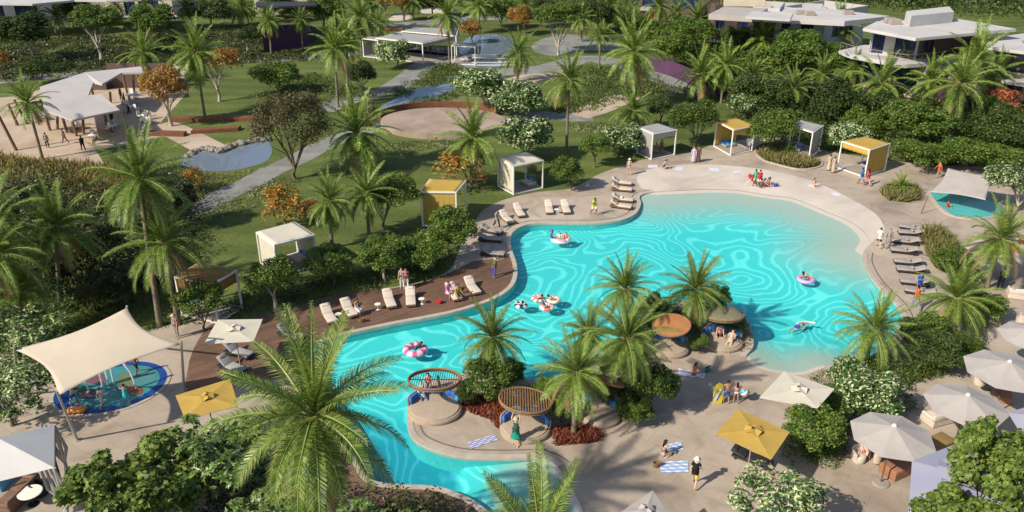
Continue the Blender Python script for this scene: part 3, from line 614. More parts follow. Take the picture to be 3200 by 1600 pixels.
# ---- palms ----
def palm_crown(name, nf=40, nl=34, wl=.026, ll=.20, seed=1, top=86, low=-42, upr=.25):
    r_ = random.Random(seed); V = []; RV = []; DV = []; VV = V
    for i in range(nf):
        V = DV if (i >= nf-4 and r_.random() < .75) else VV
        t = (i+.5)/nf; e0 = R(top+(low-top)*t**(.9)+r_.uniform(-7, 7)); az = i*2.39996+r_.uniform(-.25, .25)
        Lf = (1.0-.12*abs(t-.4))*r_.uniform(.86, 1.08); dr = R(r_.uniform(48, 78))*(.35+.65*min(1, t*1.9)) if t < .5 else R(r_.uniform(45, 70))
        if i < 3: e0 = R(88-4*i); dr = R(14+8*i); Lf = 1.08-.08*i
        side = r_.uniform(-.35, .35)*(.3 if i < 3 else 1); p = Vector((0, 0, 0)); pts = [p.copy()]; ns = 12; tw = r_.uniform(-.5, .5)
        for k in range(ns):
            u = (k+.5)/ns; e = e0-dr*u**1.3; a = az+side*u*u
            p = p+Vector((math.cos(e)*math.cos(a), math.cos(e)*math.sin(a), math.sin(e)))*Lf/ns; pts.append(p.copy())
        for k in range(ns):  # midrib, a thin three-sided bar
            a, b = pts[k], pts[k+1]; d = (b-a).normalized(); s = d.cross(Vector((0, 0, 1)))
            s = s.normalized() if s.length > .05 else Vector((-math.sin(az), math.cos(az), 0)); w0 = .016*(1-k/ns)+.003; w1 = .016*(1-(k+1)/ns)+.003; u = s.cross(d)
            RV += [a+s*w0, b+s*w1, b+u*w1, a+u*w0, a-s*w0, b-s*w1, b+u*w1, a+u*w0]
        for k in range(nl):
            u = .13+.87*(k+r_.random()*.6)/nl; f = u*ns; i0 = min(int(f), ns-1); fr = f-i0; b = pts[i0].lerp(pts[i0+1], fr); d = (pts[i0+1]-pts[i0]).normalized()
            s = d.cross(Vector((0, 0, 1)))
            s = s.normalized() if s.length > .05 else Vector((-math.sin(az), math.cos(az), 0)); up = s.cross(d)
            if up.z < 0 and abs(d.z) < .9: up = -up
            l = (.6 if i < 3 else 1)*ll*(math.sin(PI*min(1, .22+u*.70))**.6)*r_.uniform(.85, 1.1)*(1 if u < .9 else .7)
            for sg in (-1, 1):
                q = tw*.35+r_.uniform(-.15, .15)
                v = (s*sg*math.cos(q)+up*(.30+math.sin(q)*sg*.6)+d*(.55+.6*u)).normalized()
                tip = b+v*l+Vector((0, 0, -.30*l)); mid = b+v*l*.5; wd = d*wl*.5*(1.15-.4*u)
                V += [b-wd, b+wd, mid+wd*.9, mid-wd*.9, mid-wd*.9, mid+wd*.9, tip+wd*.12, tip-wd*.12]
    a = np.array([tuple(v) for v in VV]); b = np.array([tuple(v) for v in RV]); n1, n2 = len(a)//4, len(b)//4; c = np.array([tuple(v) for v in DV]).reshape(-1, 3); n3 = len(c)//4
    me = fast(name, np.concatenate([a, b, c]), 4, mi=[0]*n1+[1]*n2+[2]*n3); me.materials.append(L_palm); me.materials.append(L_rach); me.materials.append(L_dead)
    return me
PALM = [palm_crown('crown', 30+2*s, 34, .024, .19, s, low=-30-8*s) for s in (1, 2, 3, 4, 5)]
PALMN = [palm_crown('crown', 38+(s-11)*3, 56, .0125, .175, s, low=-38-6*(s-11)) for s in (11, 12, 13)]
PALMT = [palm_crown('crown', 26, 60, .012, .17, s, 84, -5) for s in (21,)]
def palm(cx, cy, r, bx, by, label, near=False, spear=True, name='palm_tree', z=None, thick=1, group=None):
    if z is None: P = at(bx, by, 0); z = height_at(P, cy)
    else: P = at(cx, cy, z); P.z = 0; P.x += bx
    X = x_at(cx, P.y, z); rr = r*1.12*depth((P.x, P.y, z))/F
    t = thing(name, label, 'palm tree', P, 0, group); dx = X-P.x
    me = PALMT[0] if near == 'thin' else random.choice(PALMN if near else PALM)
    link('crown', me, None, t, loc=(dx, 0, z), scale=(rr, rr, rr*1.05), rot=(random.uniform(-.13, .13), random.uniform(-.13, .13), random.uniform(0, 6.28)))
    mb = MB(); n = 9; pts = []; rad = []; rb = .13*thick+.005*z
    for k in range(n+1):
        u = k/n; pts.append((dx*u**1.2, 0, z*u-.05*(k == 0))); rad.append(rb*(1.25 if k == 0 else 1.0-.28*u)*(1+.05*(k % 2)))
    mb.tube(pts, rad, 10); mb.tube([(dx, 0, z-.03), (dx, 0, z+rr*.10)], [rb*1.15, rb*.5], 8)
    mb.build('trunk', m_pbark, t, smooth=True)
    # old leaf bases under the crown
    mb = MB()
    for k in range(18):
        q = k*2.4; zz = z-.1-.5*random.random()*min(1, z*.2); c, s = math.cos(q), math.sin(q)
        mb.tube([(dx+c*rb*.5, s*rb*.5, zz-.25), (dx+c*rb*1.5, s*rb*1.5, zz+.12)], [.07, .03], 4)
    mb.build('leaf_base', m_pbark, t)
    return t
# ---------------- plants, placed ----------------
LAWN_PALMS = 'palms across the lawn'
for a in [
 (87,323,88,133,497,'leaning date palm at the far left in front of the grey dining pavilion'),
 (178,55,48,193,112,'small palm in front of the cream villa at the top left'),
 (112,42,44,118,105,'small palm against the blue window of the top left villa'),
 (455,12,62,462,110,'palm before the dark blue villa glass at the top left'),
 (580,22,48,588,85,'slim palm by the grey wall, between two round trees at the top left'),
 (755,28,58,757,78,'palm by the pale forecourt left of the purple wall'),
 (450,168,82,456,262,'bushy palm rising behind the golden round tree'),
 (611,165,100,640,365,'tall slim palm on the striped lawn left of the dark red tree'),
 (841,66,52,848,170,'left palm of the pair before the sloping purple wall'),
 (939,62,42,947,158,'right palm of the pair before the sloping purple wall'),
 (1128,58,78,1130,168,'large palm left of the far white pavilion'),
 (1183,74,48,1187,145,'small palm at the corner of the far white pavilion'),
 (1044,152,92,1057,335,'taller palm of the twin palms in the middle of the far lawn'),
 (1084,118,70,1088,318,'slimmer darker palm of the twin palms in the middle of the far lawn'),
 (1399,52,68,1405,205,'palm in front of the far white pavilion beside the small cabana'),
 (1115,415,132,1123,535,'broad dark palm beside the round stage'),
 (1480,432,112,1472,590,'wide palm behind the red croton bush'),
 (1617,165,72,1617,258,'palm beside the lake, left of the round tree with a white trunk'),
 (1778,250,90,1770,477,'tall palm on the lawn above the poolside shrubs'),
 (1876,112,52,1872,215,'thin palm standing on the planted mound'),
 (1905,20,55,1905,95,'palm at the top edge left of the tallest palm'),
 (1981,162,108,1982,335,'tallest palm with a spear reaching the top of the picture'),
 (1979,348,78,1979,412,'short palm at the foot of the tallest palm'),
 (2114,40,48,2110,92,'small palm before the white villa wing at the top'),
 (2180,58,72,2180,150,'full palm left of the lilac roofed villa'),
 (2189,235,92,2184,313,'palm on the slope before the purple garden wall'),
 (2265,205,72,2253,322,'thin palm at the edge of the dark trees, right of the purple wall'),
 (2385,122,78,2385,215,'palm under the white roof of the middle villa'),
 (2626,90,86,2618,157,'palm in front of the joint between two white villas'),
 (2479,280,72,2468,367,'palm with a pale trunk above the grey cabana'),
 (2752,262,98,2731,359,'palm in front of the curved villa balcony'),
 (2905,250,82,2918,345,'dark palm left of the leaning palm by the right villas'),
 (3000,265,112,2966,432,'large leaning palm with a long bare trunk by the right villas'),
 (3045,195,118,2950,372,'tall feathery palm behind the leaning palm by the right villas'),
 (3210,190,62,3215,330,'palm cut by the right edge below the villas'),
 (1030,628,92,1038,776,'palm with a bare pale trunk between the white cabana and the red croton'),
 (1144,603,98,1154,748,'dark palm behind the poolside shrubs left of the open yellow cabana'),
 ]: palm(*a, group=LAWN_PALMS)
palm(1495,20,55,1500,105,'small palm at the top edge near the far lawn bunkers', group=LAWN_PALMS)
palm(1150,8,62,1160,95,'palm at the top edge behind the large palm by the far pavilion', group=LAWN_PALMS)
palm(2060,20,60,2058,110,'pale fronded palm at the top edge right of the tallest palm', group=LAWN_PALMS)
for a in [(360,15,44,362,70,'small palm between the top left villa and the pale yellow wall'),(830,0,50,835,60,'palm at the top edge above the purple wall'),(1290,5,48,1292,62,'palm at the top edge beside the rusty tree'),(1700,8,46,1702,70,'palm at the top edge left of the flat topped tree'),
 (1815,60,50,1818,130,'palm on the far forecourt edge'),(2250,70,58,2252,150,'palm at the left corner of the lilac roofed villa'),(2460,150,60,2462,230,'palm half sunk in the fresh green tree'),(2570,235,66,2565,320,'palm below the long villa among dark shrubs'),
 (2350,235,62,2345,310,'low palm right of the purple wall among dark trees'),(2825,215,70,2820,310,'palm at the corner of the curved balcony'),(3110,235,80,3100,345,'palm left of the right edge villa'),(2670,215,60,2668,300,'palm between the fresh green trees and the balcony villa'),(1640,15,44,1642,60,'little palm behind the orange lake tree')]: palm(*a, group=LAWN_PALMS)
near = [
 (435,562,172,500,1018,'tallest palm at the left, in front of the pond'),
 (510,760,156,558,1015,'broad palm below the tallest left palm, beside the yellow roofed cabana'),
 (178,712,150,190,960,'dark shaded palm among the left shrubs'),
 (70,915,118,75,1060,'low dark palm behind the pale flowering shrub at the left'),
 (-25,700,175,-40,1010,'palm leaning in from the left edge'),
 (-15,800,150,-30,1080,'lower palm at the left edge'),
 (1952,905,118,1962,1075,'rear left palm of the pool island'),
 (2172,905,122,2180,1035,'rear right palm of the pool island above the round orange canopy'),
 (1960,1060,150,1960,1308,'largest palm of the pool island with a thick pale trunk'),
 (1840,1045,98,1830,1180,'pale palm at the left edge of the pool island cluster'),
 (1803,1165,135,1793,1358,'palm standing in the red ground cover on the pool island'),
 (1540,1058,128,1542,1205,'palm growing out of the round bush on the pool island'),
 (3130,748,132,3084,900,'leaning palm at the right edge by the splash pool'),
 (2985,934,128,2960,1033,'palm beside the right row of loungers'),
 (2732,1030,132,2705,1135,'palm at the right shore of the pool'),
]
for a in near: palm(*a, near=True, group='large palms around the pool')
t = palm(978,1305,318,.5,0,'huge date palm in the foreground over the pool edge', near=True, z=9.2)
palm(1690,1725,300,.3,0,'foreground palm whose fronds rise from the bottom edge', near='thin', z=8.6)

tree_list = [
 ('dark',70,100,200,108,190,'wide dark tree at the top left beside the pale villa wall',.6,m_bark2,0),
 ('bush',298,62,150,317,187,'round topped tree with a white trunk at the top left',.65,m_bark2,0),
 ('bright',480,70,140,500,135,'loose green tree before the dark villa glass at the top left'),
 ('dark',668,38,120,663,90,'dark tree at the top between two palms left of the purple wall'),
 ('dark',778,110,74,777,166,'small round tree with a white stem left of the purple wall',.8,m_bark2,2),
 ('gold',508,268,142,535,394,'golden round tree in front of the dining pavilion',.95,m_bark2,0),
 ('croton',705,195,118,686,317,'dark red tree with a pale trunk on the striped lawn',.8,m_bark2,0),
 ('croton',-2,190,70,10,255,'red leaved tree at the far left edge above the pavilion'),
 ('dark',140,210,150,133,262,'low tree behind the ridge of the dining pavilion',.5),
 ('bush',1015,30,120,1015,92,'dense green tree at the top behind the purple wall'),
 ('bush',866,238,150,870,292,'wide low green shrub tree on the lawn below the purple wall',.62),
 ('dark',1131,232,98,1131,292,'dark round bush beside the twin palms'),
 ('white',1235,168,116,1245,214,'white flowering shrub in front of the far white pavilion',.78),
 ('gold',1471,90,74,1475,135,'orange round tree beside the lake'),
 ('gold',1247,8,64,1262,66,'rusty tree above the pale lawn bunker',.8),
 ('croton',1200,0,60,1205,50,'red brown tree at the top edge left of the bunker'),
 ('gold',1625,50,84,1640,110,'orange tree by the lake shore at the top',.9),
 ('croton',1055,72,40,1055,95,'small red bush behind the purple wall'),
 ('croton',2040,55,46,2040,90,'small red bush among palms at the top right of the middle'),
 ('wispy',908,388,235,922,560,'brown green wispy tree with several bare stems beside the curved path',1.0,m_bark,1),
 ('white',1500,268,160,1520,347,'left white flowering tree above the round stage',.72,m_bark2,1),
 ('white',1625,312,165,1645,367,'middle white flowering tree beside the grey path',.7,m_bark2,1),
 ('white',1650,424,182,1640,502,'big white flowering tree behind the grey cabana on the lawn',.72,m_bark,1),
 ('white',1944,437,148,1940,484,'white flowering shrub left of the glass roofed cabana',.68),
 ('bush',1745,48,155,1745,172,'flat topped green tree with a branching white trunk on the far forecourt',.55,m_bark2,1),
 ('bush',2172,368,155,2170,458,'green tree between the glass roofed and the first yellow cabana',.75,m_bark,1),
 ('bush',1857,458,96,1857,524,'green shrub beside the paving left of the white flowering shrub'),
 ('bush',1774,528,104,1785,594,'green shrub on the paving edge right of the grey lawn cabana'),
 ('dark',2064,335,84,2065,392,'dark shrub behind the glass roofed cabana'),
 ('bright',2165,115,150,2160,185,'yellow green tree before the lilac roofed villa',.8),
 ('bush',2100,150,110,2100,215,'green tree at the edge of the forecourt'),
 ('bright',2500,165,190,2500,275,'big fresh green tree left of the curved balcony villa',.7),
 ('bright',2590,190,150,2585,272,'second fresh green tree beside the curved balcony villa',.7),
 ('bush',2400,200,150,2400,280,'green tree under the middle villa roof',.75),
 ('grey',2475,108,90,2478,165,'grey green bush against the white villa wall'),
 ('dark',2340,290,150,2345,360,'dark tree behind the first yellow cabana'),
 ('dark',2615,325,180,2610,400,'dark tree above the grey cabana'),
 ('bush',2415,400,150,2440,474,'dense tree in the round planter by the grey cabana',.75),
 ('dark',2420,300,140,2420,362,'dark tree at the end of the purple wall'),
 ('white',2645,425,135,2645,474,'white flowering bush left of the second yellow cabana',.68),
 ('dark',2730,340,150,2730,400,'dark tree below the palm in front of the balcony'),
 ('bush',2866,382,205,2868,470,'large rounded green tree right of the second yellow cabana',.7),
 ('bush',2880,490,165,2890,526,'low green tree touching the paving right of the second yellow cabana',.5),
 ('bush',3010,482,170,3015,528,'green tree in the row behind the pink paving',.55),
 ('dark',3150,400,190,3150,485,'tall dark green tree at the right edge',.75),
 ('bush',3125,498,150,3125,532,'low bush at the right end of the row behind the paving',.5),
 ('pink',3120,312,120,3125,370,'pink flowering tree below the right villa',.7),
 ('dark',3030,390,130,3030,440,'dark tree behind the long bare palm trunk'),
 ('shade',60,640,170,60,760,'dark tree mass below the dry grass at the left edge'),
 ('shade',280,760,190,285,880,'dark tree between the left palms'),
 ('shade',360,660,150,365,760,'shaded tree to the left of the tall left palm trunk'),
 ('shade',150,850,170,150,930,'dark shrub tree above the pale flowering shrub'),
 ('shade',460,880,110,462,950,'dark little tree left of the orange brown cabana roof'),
 ('croton',600,560,90,600,600,'brown red shrub behind the tall left palm'),
 ('white',2330,330,110,2330,372,'pale flowering tree among the dark shrubs right of the purple wall',.75),
 ('shade',2560,300,140,2560,350,'olive brown tree below the long villa',.8),
 ('bush',2690,390,130,2690,440,'mid green bush above the right yellow cabana'),
 ('white',2790,300,100,2790,350,'pale flowering bush under the curved balcony',.75),
 ('shade',2960,350,150,2960,400,'olive tree behind the trunk of the leaning palm'),
 ('bright',3060,345,120,3060,395,'fresh green tree below the right edge villa'),
 ('bright',2250,250,120,2255,300,'fresh green tree at the end of the mound, beside the thin palm'),
 ('dark',230,25,110,232,85,'dark tree against the cream villa at the top left'),
 ('dark',880,20,100,885,70,'dark tree at the top edge behind the purple wall palms'),
 ('dark',1350,5,110,1352,55,'dark tree at the top edge behind the far bunkers'),
 ('bush',1560,35,110,1565,90,'green tree at the top edge near the lake'),
 ('dark',1860,45,120,1865,105,'dark tree behind the thin palm on the mound'),
 ('dark',1700,35,90,1690,85,'dark tree behind the flat topped forecourt tree'),
 ('bush',2060,110,120,2060,165,'rounded tree behind the crown of the tallest palm'),
 ('dark',2300,130,130,2300,190,'dark tree before the brown wall of the lilac roofed villa'),
 ('shade',2720,230,120,2720,290,'olive tree below the left end of the curved balcony'),
 ('dark',2960,215,120,2960,290,'dark tree under the brown wall of the balcony villa'),
 ('bush',600,150,110,602,190,'green shrub behind the palms left of the striped lawn',.6),
 ('bush',1600,1160,90,1600,1200,'bush at the water side of the pool island'),
 ('bush',1700,1215,90,1700,1255,'bush behind the slatted rattan canopy'),
 ('dark',1890,1215,110,1890,1270,'dark bush in front of the rust coloured canopy'),
 ('bush',1985,1285,110,1985,1330,'bright bush at the paving in front of the thick island trunk'),
 ('bush',2290,1010,80,2300,1040,'brownish bush right of the thatched canopy'),
 ('croton',883,645,150,890,702,'red and yellow croton bush left of the bare palm trunk',.85),
 ('pink',975,655,70,975,690,'small red croton at the right of the larger croton bush'),
 ('croton',1450,522,190,1470,592,'wide red croton bush behind the open yellow cabana',.6),
 ('bush',1235,598,155,1200,716,'green multi stemmed tree behind the poolside shrubs',.75,m_bark,1),
 ('bush',854,865,158,860,972,'first round shrub tree with a white stem along the timber deck',.85,m_bark2,2),
 ('bush',1024,822,150,1045,893,'second round shrub tree along the timber deck below the white cabana',.8),
 ('bush',1202,800,155,1203,880,'third round shrub tree with a white stem along the timber deck',.85,m_bark2,2),
 ('bush',1325,785,140,1340,852,'dark round shrub at the paving corner of the deck',.85),
 ('bush',1410,712,150,1400,800,'tall green shrub tree below the open yellow cabana',.85),
 ('bush',622,932,155,640,1030,'round tree with thin dark stem in front of the yellow roofed cabana',.7,m_bark,1),
 ('shade',540,612,140,545,720,'dark brownish tree behind the tall left palm'),
 ('shade',400,880,120,400,960,'small shaded tree above the shade sail'),
 ('shade',300,900,110,300,980,'shaded shrub behind the peak of the shade sail'),
 ('bush',1523,1182,165,1528,1262,'round bright bush on the pool island around the palm trunk',.85),
 ('bush',1455,1232,70,1460,1268,'small bush between the lattice canopy and the round bush'),
 ('bush',1753,1268,85,1755,1320,'bush between the round rattan canopy and the island palm',.95),
 ('bush',2048,1200,150,2030,1290,'large green bush behind the thick pale palm trunk on the island',.8),
 ('dark',1960,1225,110,1955,1300,'dark bush at the foot of the largest island palm'),
 ('bush',2186,1070,62,2186,1105,'small round bush beside the right daybed'),
 ('dark',2130,1005,90,2140,1040,'dark bush between the two right island canopies'),
 ('bush',2240,930,95,2240,975,'bush behind the rear right island palm'),
 ('dark',2040,960,110,2040,1000,'dark shrub between the rear island palms'),
 ('bush',2980,812,115,2985,850,'green bush behind the right row of loungers',.75),
 ('white',3150,560,135,3175,660,'white flowering tree over the right splash pool',.75,m_bark2,1),
 ('bush',2897,1030,150,2900,1082,'green bush beside the right shore palm',.7),
 ('bush',3085,955,115,3085,1000,'green bush behind the palm by the right loungers'),
 ('dark',2925,1090,175,2930,1150,'wide dark green bush between the shore palm and the parasols',.65),
 ('bush',3020,1080,110,3025,1120,'bush with reeds above the parasol terrace',.6),
 ('white',2655,1168,125,2658,1215,'smaller white variegated bush at the right shore of the pool',.8),
 ('white',2722,1236,200,2722,1318,'large white variegated bush above the octagonal parasol',.8),
 ('bush',2537,1335,180,2540,1425,'green bush between the cream and the yellow square parasols',.8),
 ('bush',2600,1260,120,2600,1320,'narrow green bush behind the cream square parasol'),
]
for a in tree_list:
    if a[3]: tree(*a[:7], **dict(zip(('ratio', 'bark', 'trunk'), a[7:])), group='trees and shrubs of the resort garden')
# foreground plants
tree('whitebig',60,1045,250,70,1140,'pale flowering shrub beside the left corner of the shade sail',.75)
tree('whitebig',40,1220,240,40,1330,'large pale leaved shrub at the left edge below the shade sail',.75)
tree('whitebig',2430,1580,290,2440,1690,'white variegated shrub at the bottom edge below the yellow square parasol',.75)
tree('frang',655,1440,350,655,1570,'broad leaved shrub in front of the small yellow parasol at the lower left',.85)
tree('frang',800,1640,260,800,1760,'dark broad leaved shrub at the bottom under the huge palm',.7)
tree('maple',410,1560,400,410,1700,'rounded light green shrub with lobed leaves at the lower left',.85)
tree('frang',1120,1640,200,1120,1720,'low broad leaved plant at the bottom edge right of the huge palm',.6)
tree('frang',1290,1640,130,1290,1690,'small flowering plant at the bottom edge beside the boardwalk',.6)
def near_tree(k, cx, cy, z, w, label, ratio=.9):
    P = at(cx, cy, z); r = w/2*depth(P)/F; t = thing('broadleaf_tree', label, 'tree', (P.x, P.y, 0)); ms, mt = KIND[k]
    link('crown', random.choice(ms), mt, t, loc=(0, 0, z), scale=(r, r, r*ratio), rot=(0, 0, random.random()*6))
    tr = link('trunk', TRK[1], None, t, scale=(r*1.6, r*1.6, z)); tr.material_slots[0].link = 'OBJECT'; tr.material_slots[0].material = m_bark
near_tree('maple', 3150, 1470, 6.0, 340, 'large tree with lobed yellow green leaves at the lower right corner', 1.15)
near_tree('maple', 3010, 1640, 5.0, 300, 'lower lobed leaf tree at the bottom edge in the right corner', .7)
near_tree('maple', 2905, 1640, 3.5, 130, 'small sprig of lobed leaves at the bottom edge left of the corner tree', .6)
# planting that reads as one mass
mass('ground_cover', [(1840,280),(1830,225),(1870,205),(1960,215),(2060,250),(2175,288),(2130,300),(2050,296),(1970,300),(1900,325),(1800,352),(1740,352),(1700,330),(1760,300)], .55, .30, L_cover, cover=1.1, cap=45000)
mass('ground_cover', [(1000,300),(900,250),(980,232),(1060,262),(1140,270),(1150,300),(1060,322),(1000,345)], .6, .28, L_cover, cover=1.0, cap=30000)
mass('ground_cover', [(800,300),(900,262),(1000,310),(990,345),(900,340),(810,330)], .5, .28, L_cover, cover=1.0, cap=20000)
mass('ground_cover', [(1275,262),(1330,225),(1390,200),(1470,210),(1465,222),(1410,232),(1400,258),(1330,268),(1285,275)], .5, .28, L_cover, cover=1.1, cap=22000)
mass('ground_cover', [(1130,345),(1170,300),(1240,285),(1280,275),(1275,290),(1230,306),(1190,322),(1165,345),(1190,360),(1290,325),(1400,302),(1420,290),(1430,300),(1300,345),(1190,372),(1140,362)], .7, .26, L_cover, cover=1.2, cap=25000)
mass('reeds', [(1075,340),(1150,345),(1160,400),(1100,395)], 1.1, .10, L_grass, upright=True, cover=.12, cap=8000)
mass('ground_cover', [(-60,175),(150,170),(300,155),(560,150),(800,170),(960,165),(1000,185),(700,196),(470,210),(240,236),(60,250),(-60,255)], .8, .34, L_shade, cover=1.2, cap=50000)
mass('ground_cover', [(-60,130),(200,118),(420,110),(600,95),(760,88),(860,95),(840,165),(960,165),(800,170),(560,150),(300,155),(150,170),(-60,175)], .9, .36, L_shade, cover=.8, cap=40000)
mass('flowering_ground_cover', [(625,676),(680,645),(740,615),(800,588),(860,558),(890,575),(840,612),(770,648),(690,680),(640,694)], .35, .20, L_pcover, cover=1.0, cap=22000)
mass('flowering_ground_cover', [(1090,470),(1200,455),(1300,455),(1395,440),(1400,458),(1330,475),(1200,485),(1110,490)], .4, .24, L_pcover, cover=1.1, cap=16000)
mass('flowering_ground_cover', [(1780,385),(1850,380),(1900,395),(1880,420),(1800,410)], .4, .24, L_pcover, cover=1.0, cap=9000)
mass('reeds', [(560,528),(700,545),(840,525),(870,490),(890,490),(840,515),(750,560),(690,590),(610,634),(545,668),(530,600)], .35, .07, L_grass, upright=True, cover=.07, cap=26000)
mass('dry_grass', [(-60,480),(130,505),(330,520),(420,560),(330,600),(200,640),(60,640),(-80,600)], .9, .10, L_dry, upright=True, cover=.16, cap=30000)
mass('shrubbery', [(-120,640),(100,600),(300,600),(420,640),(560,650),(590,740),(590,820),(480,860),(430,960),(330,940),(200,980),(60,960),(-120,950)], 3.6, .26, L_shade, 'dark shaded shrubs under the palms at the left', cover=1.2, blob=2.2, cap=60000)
mass('shrubbery', [(380,640),(560,560),(600,640),(590,720),(480,740)], 3.2, .24, L_shade, cover=1.2, blob=1.8, cap=24000)
mass('red_ground_cover', [(1440,1268),(1500,1240),(1580,1250),(1620,1300),(1600,1320),(1565,1345),(1530,1310),(1480,1295)], .42, .075, L_rosy, upright=True, cover=1.1, cap=16000)
mass('red_ground_cover', [(1725,1345),(1790,1330),(1860,1340),(1885,1365),(1860,1385),(1790,1388),(1735,1395)], .42, .075, L_rosy, upright=True, cover=1.1, cap=16000)
mass('undergrowth', [(1640,1240),(1700,1235),(1780,1230),(1830,1190),(1850,1215),(1800,1250),(1785,1330),(1725,1345),(1725,1260)], 1.1, .16, L_dark, cover=1.2, blob=.8, cap=16000)
mass('undergrowth', [(1880,1130),(1950,1060),(2040,985),(2110,965),(2200,950),(2210,975),(2170,985),(2160,1100),(2150,1060),(2040,1040),(2020,1100),(2010,1180),(1990,1300),(1950,1320),(1945,1230),(1880,1210)], 1.2, .16, L_dark, cover=1.2, blob=.8, cap=26000)
mass('dried_ground_cover', [(2200,1000),(2280,985),(2335,1020),(2345,1070),(2325,1100),(2300,1085),(2310,1040),(2270,1010)], .5, .14, L_dry, cover=1.2, blob=.5, cap=9000)
mass('shrubbery', [(2560,470),(2620,440),(2800,500),(3260,520),(3300,470),(3250,430),(2900,440),(2790,455),(2640,400),(2400,370),(2280,345),(2260,360),(2400,420)], 2.6, .24, L_dark, 'dark shrubs behind the cabanas below the villas', cover=1.0, blob=1.8, cap=60000)
mass('shrubbery', [(2280,345),(2260,320),(2350,290),(2500,280),(2650,290),(2760,310),(2900,345),(3220,370),(3260,430),(2900,430),(2640,390)], 3.6, .30, L_dark, cover=.9, blob=2.4, cap=60000)
mass('shrubbery', [(2090,215),(2100,185),(2250,150),(2340,190),(2420,215),(2380,240),(2270,232),(2200,225)], 5, .34, L_bush, cover=.9, blob=2.4, cap=40000)
mass('woodland', [(2250,20),(2400,26),(2560,30),(2700,36),(2900,45),(3100,62),(3300,80),(3500,60),(3300,10),(2800,-60),(2300,-60)], 11, .75, L_dark, 'dense woodland behind the villas at the top right', cover=.9, blob=6, cap=60000)
mass('woodland', [(-200,-90),(2300,-90),(2300,0),(2000,12),(1500,20),(1000,8),(760,0),(400,-20),(-200,-20)], 12, .8, L_dark, cover=.8, blob=6, cap=60000)
mass('shrubbery', [(600,30),(760,28),(1000,30),(1000,60),(700,60)], 4, .4, L_dark, cover=.9, blob=3, cap=16000)
mass('shrubbery', [(1640,28),(1900,35),(2060,60),(2080,90),(1960,95),(1820,60),(1660,45)], 4, .4, L_bush, cover=.9, blob=2.6, cap=30000)
# planters
pl = world(smooth_loop([(2360,470),(2385,450),(2440,442),(2480,462),(2520,492),(2562,505),(2558,522),(2500,530),(2430,515),(2385,500)], 5))
sheet('planting_bed', [pl], .02, m_earth)
ribbon('bed_kerb', pl+[pl[0]], -.02, .18, 0, .12, m_cope)
mass('reeds', [(2365,480),(2400,470),(2480,488),(2520,500),(2555,508),(2550,520),(2500,527),(2430,512),(2385,498)], .8, .07, L_grass, upright=True, cover=.3, cap=14000)
mass('shrubbery', [(2400,470),(2440,450),(2470,465),(2500,490),(2450,498)], 1.6, .2, L_bush, cover=1.1, blob=.9, cap=9000)
mass('reeds', [(2755,610),(2780,585),(2820,580),(2865,600),(2870,622),(2830,632),(2780,628)], .9, .06, L_grass, upright=True, cover=.4, cap=12000)
P = at(2812, 603); t = thing('yucca_plant', 'spiky green rosette plant in the middle of the round reed bed on the paving', 'plant', P)
link('crown', PALMT[0], None, t, loc=(0, 0, .7), scale=1.7)
MB().tube([(0, 0, -.05), (0, 0, .72)], [.22, .16], 8).build('trunk', m_pbark, t)
mass('reeds', [(2885,735),(2925,725),(2965,760),(2975,800),(2950,850),(2925,835),(2905,800)], 1.1, .07, L_grass, upright=True, cover=.45, cap=20000)
mass('shrubbery', [(2940,780),(3000,790),(3060,860),(3060,960),(3100,1000),(3050,1040),(2990,1010),(2980,900)], 1.3, .16, L_bush, cover=1.1, blob=.9, cap=30000)
mass('shrubbery', [(2560,1180),(2640,1150),(2720,1140),(2840,1110),(2960,1090),(3060,1060),(3050,1100),(2960,1150),(2860,1190),(2830,1260),(2760,1340),(2640,1360),(2600,1420),(2560,1470),(2480,1440),(2480,1380),(2600,1290)], 1.2, .13, L_bush, cover=1.7, blob=.9, cap=45000)
mass('reeds', [(2860,1160),(2960,1120),(3070,1075),(3070,1085),(2960,1150),(2840,1205)], .7, .05, L_grass, upright=True, cover=.3, cap=9000)
mass('shrubbery', [(560,1600),(700,1470),(860,1440),(1000,1500),(1080,1560),(1400,1640),(1560,1700),(560,1800)], 2.2, .20, L_shade, cover=1.6, blob=1.0, cap=60000)
mass('undergrowth', [(590,1000),(700,950),(800,900),(1000,850),(1250,820),(1400,760),(1440,760),(1400,830),(1370,855),(1297,884),(1214,896),(1090,905),(986,936),(850,974),(760,992),(660,1006)], .7, .16, L_dark, cover=.8, blob=.8, cap=45000)
mass('shrubbery', [(-150,960),(60,960),(220,960),(160,1090),(100,1120),(40,1300),(-150,1350)], 1.4, .18, L_frang, cover=.8, blob=1.0, cap=26000)
mass('undergrowth', [(120,960),(430,930),(560,950),(600,1000),(540,1010),(200,1100),(120,1100)], .4, .14, L_cover, cover=.5, blob=.8, cap=20000)
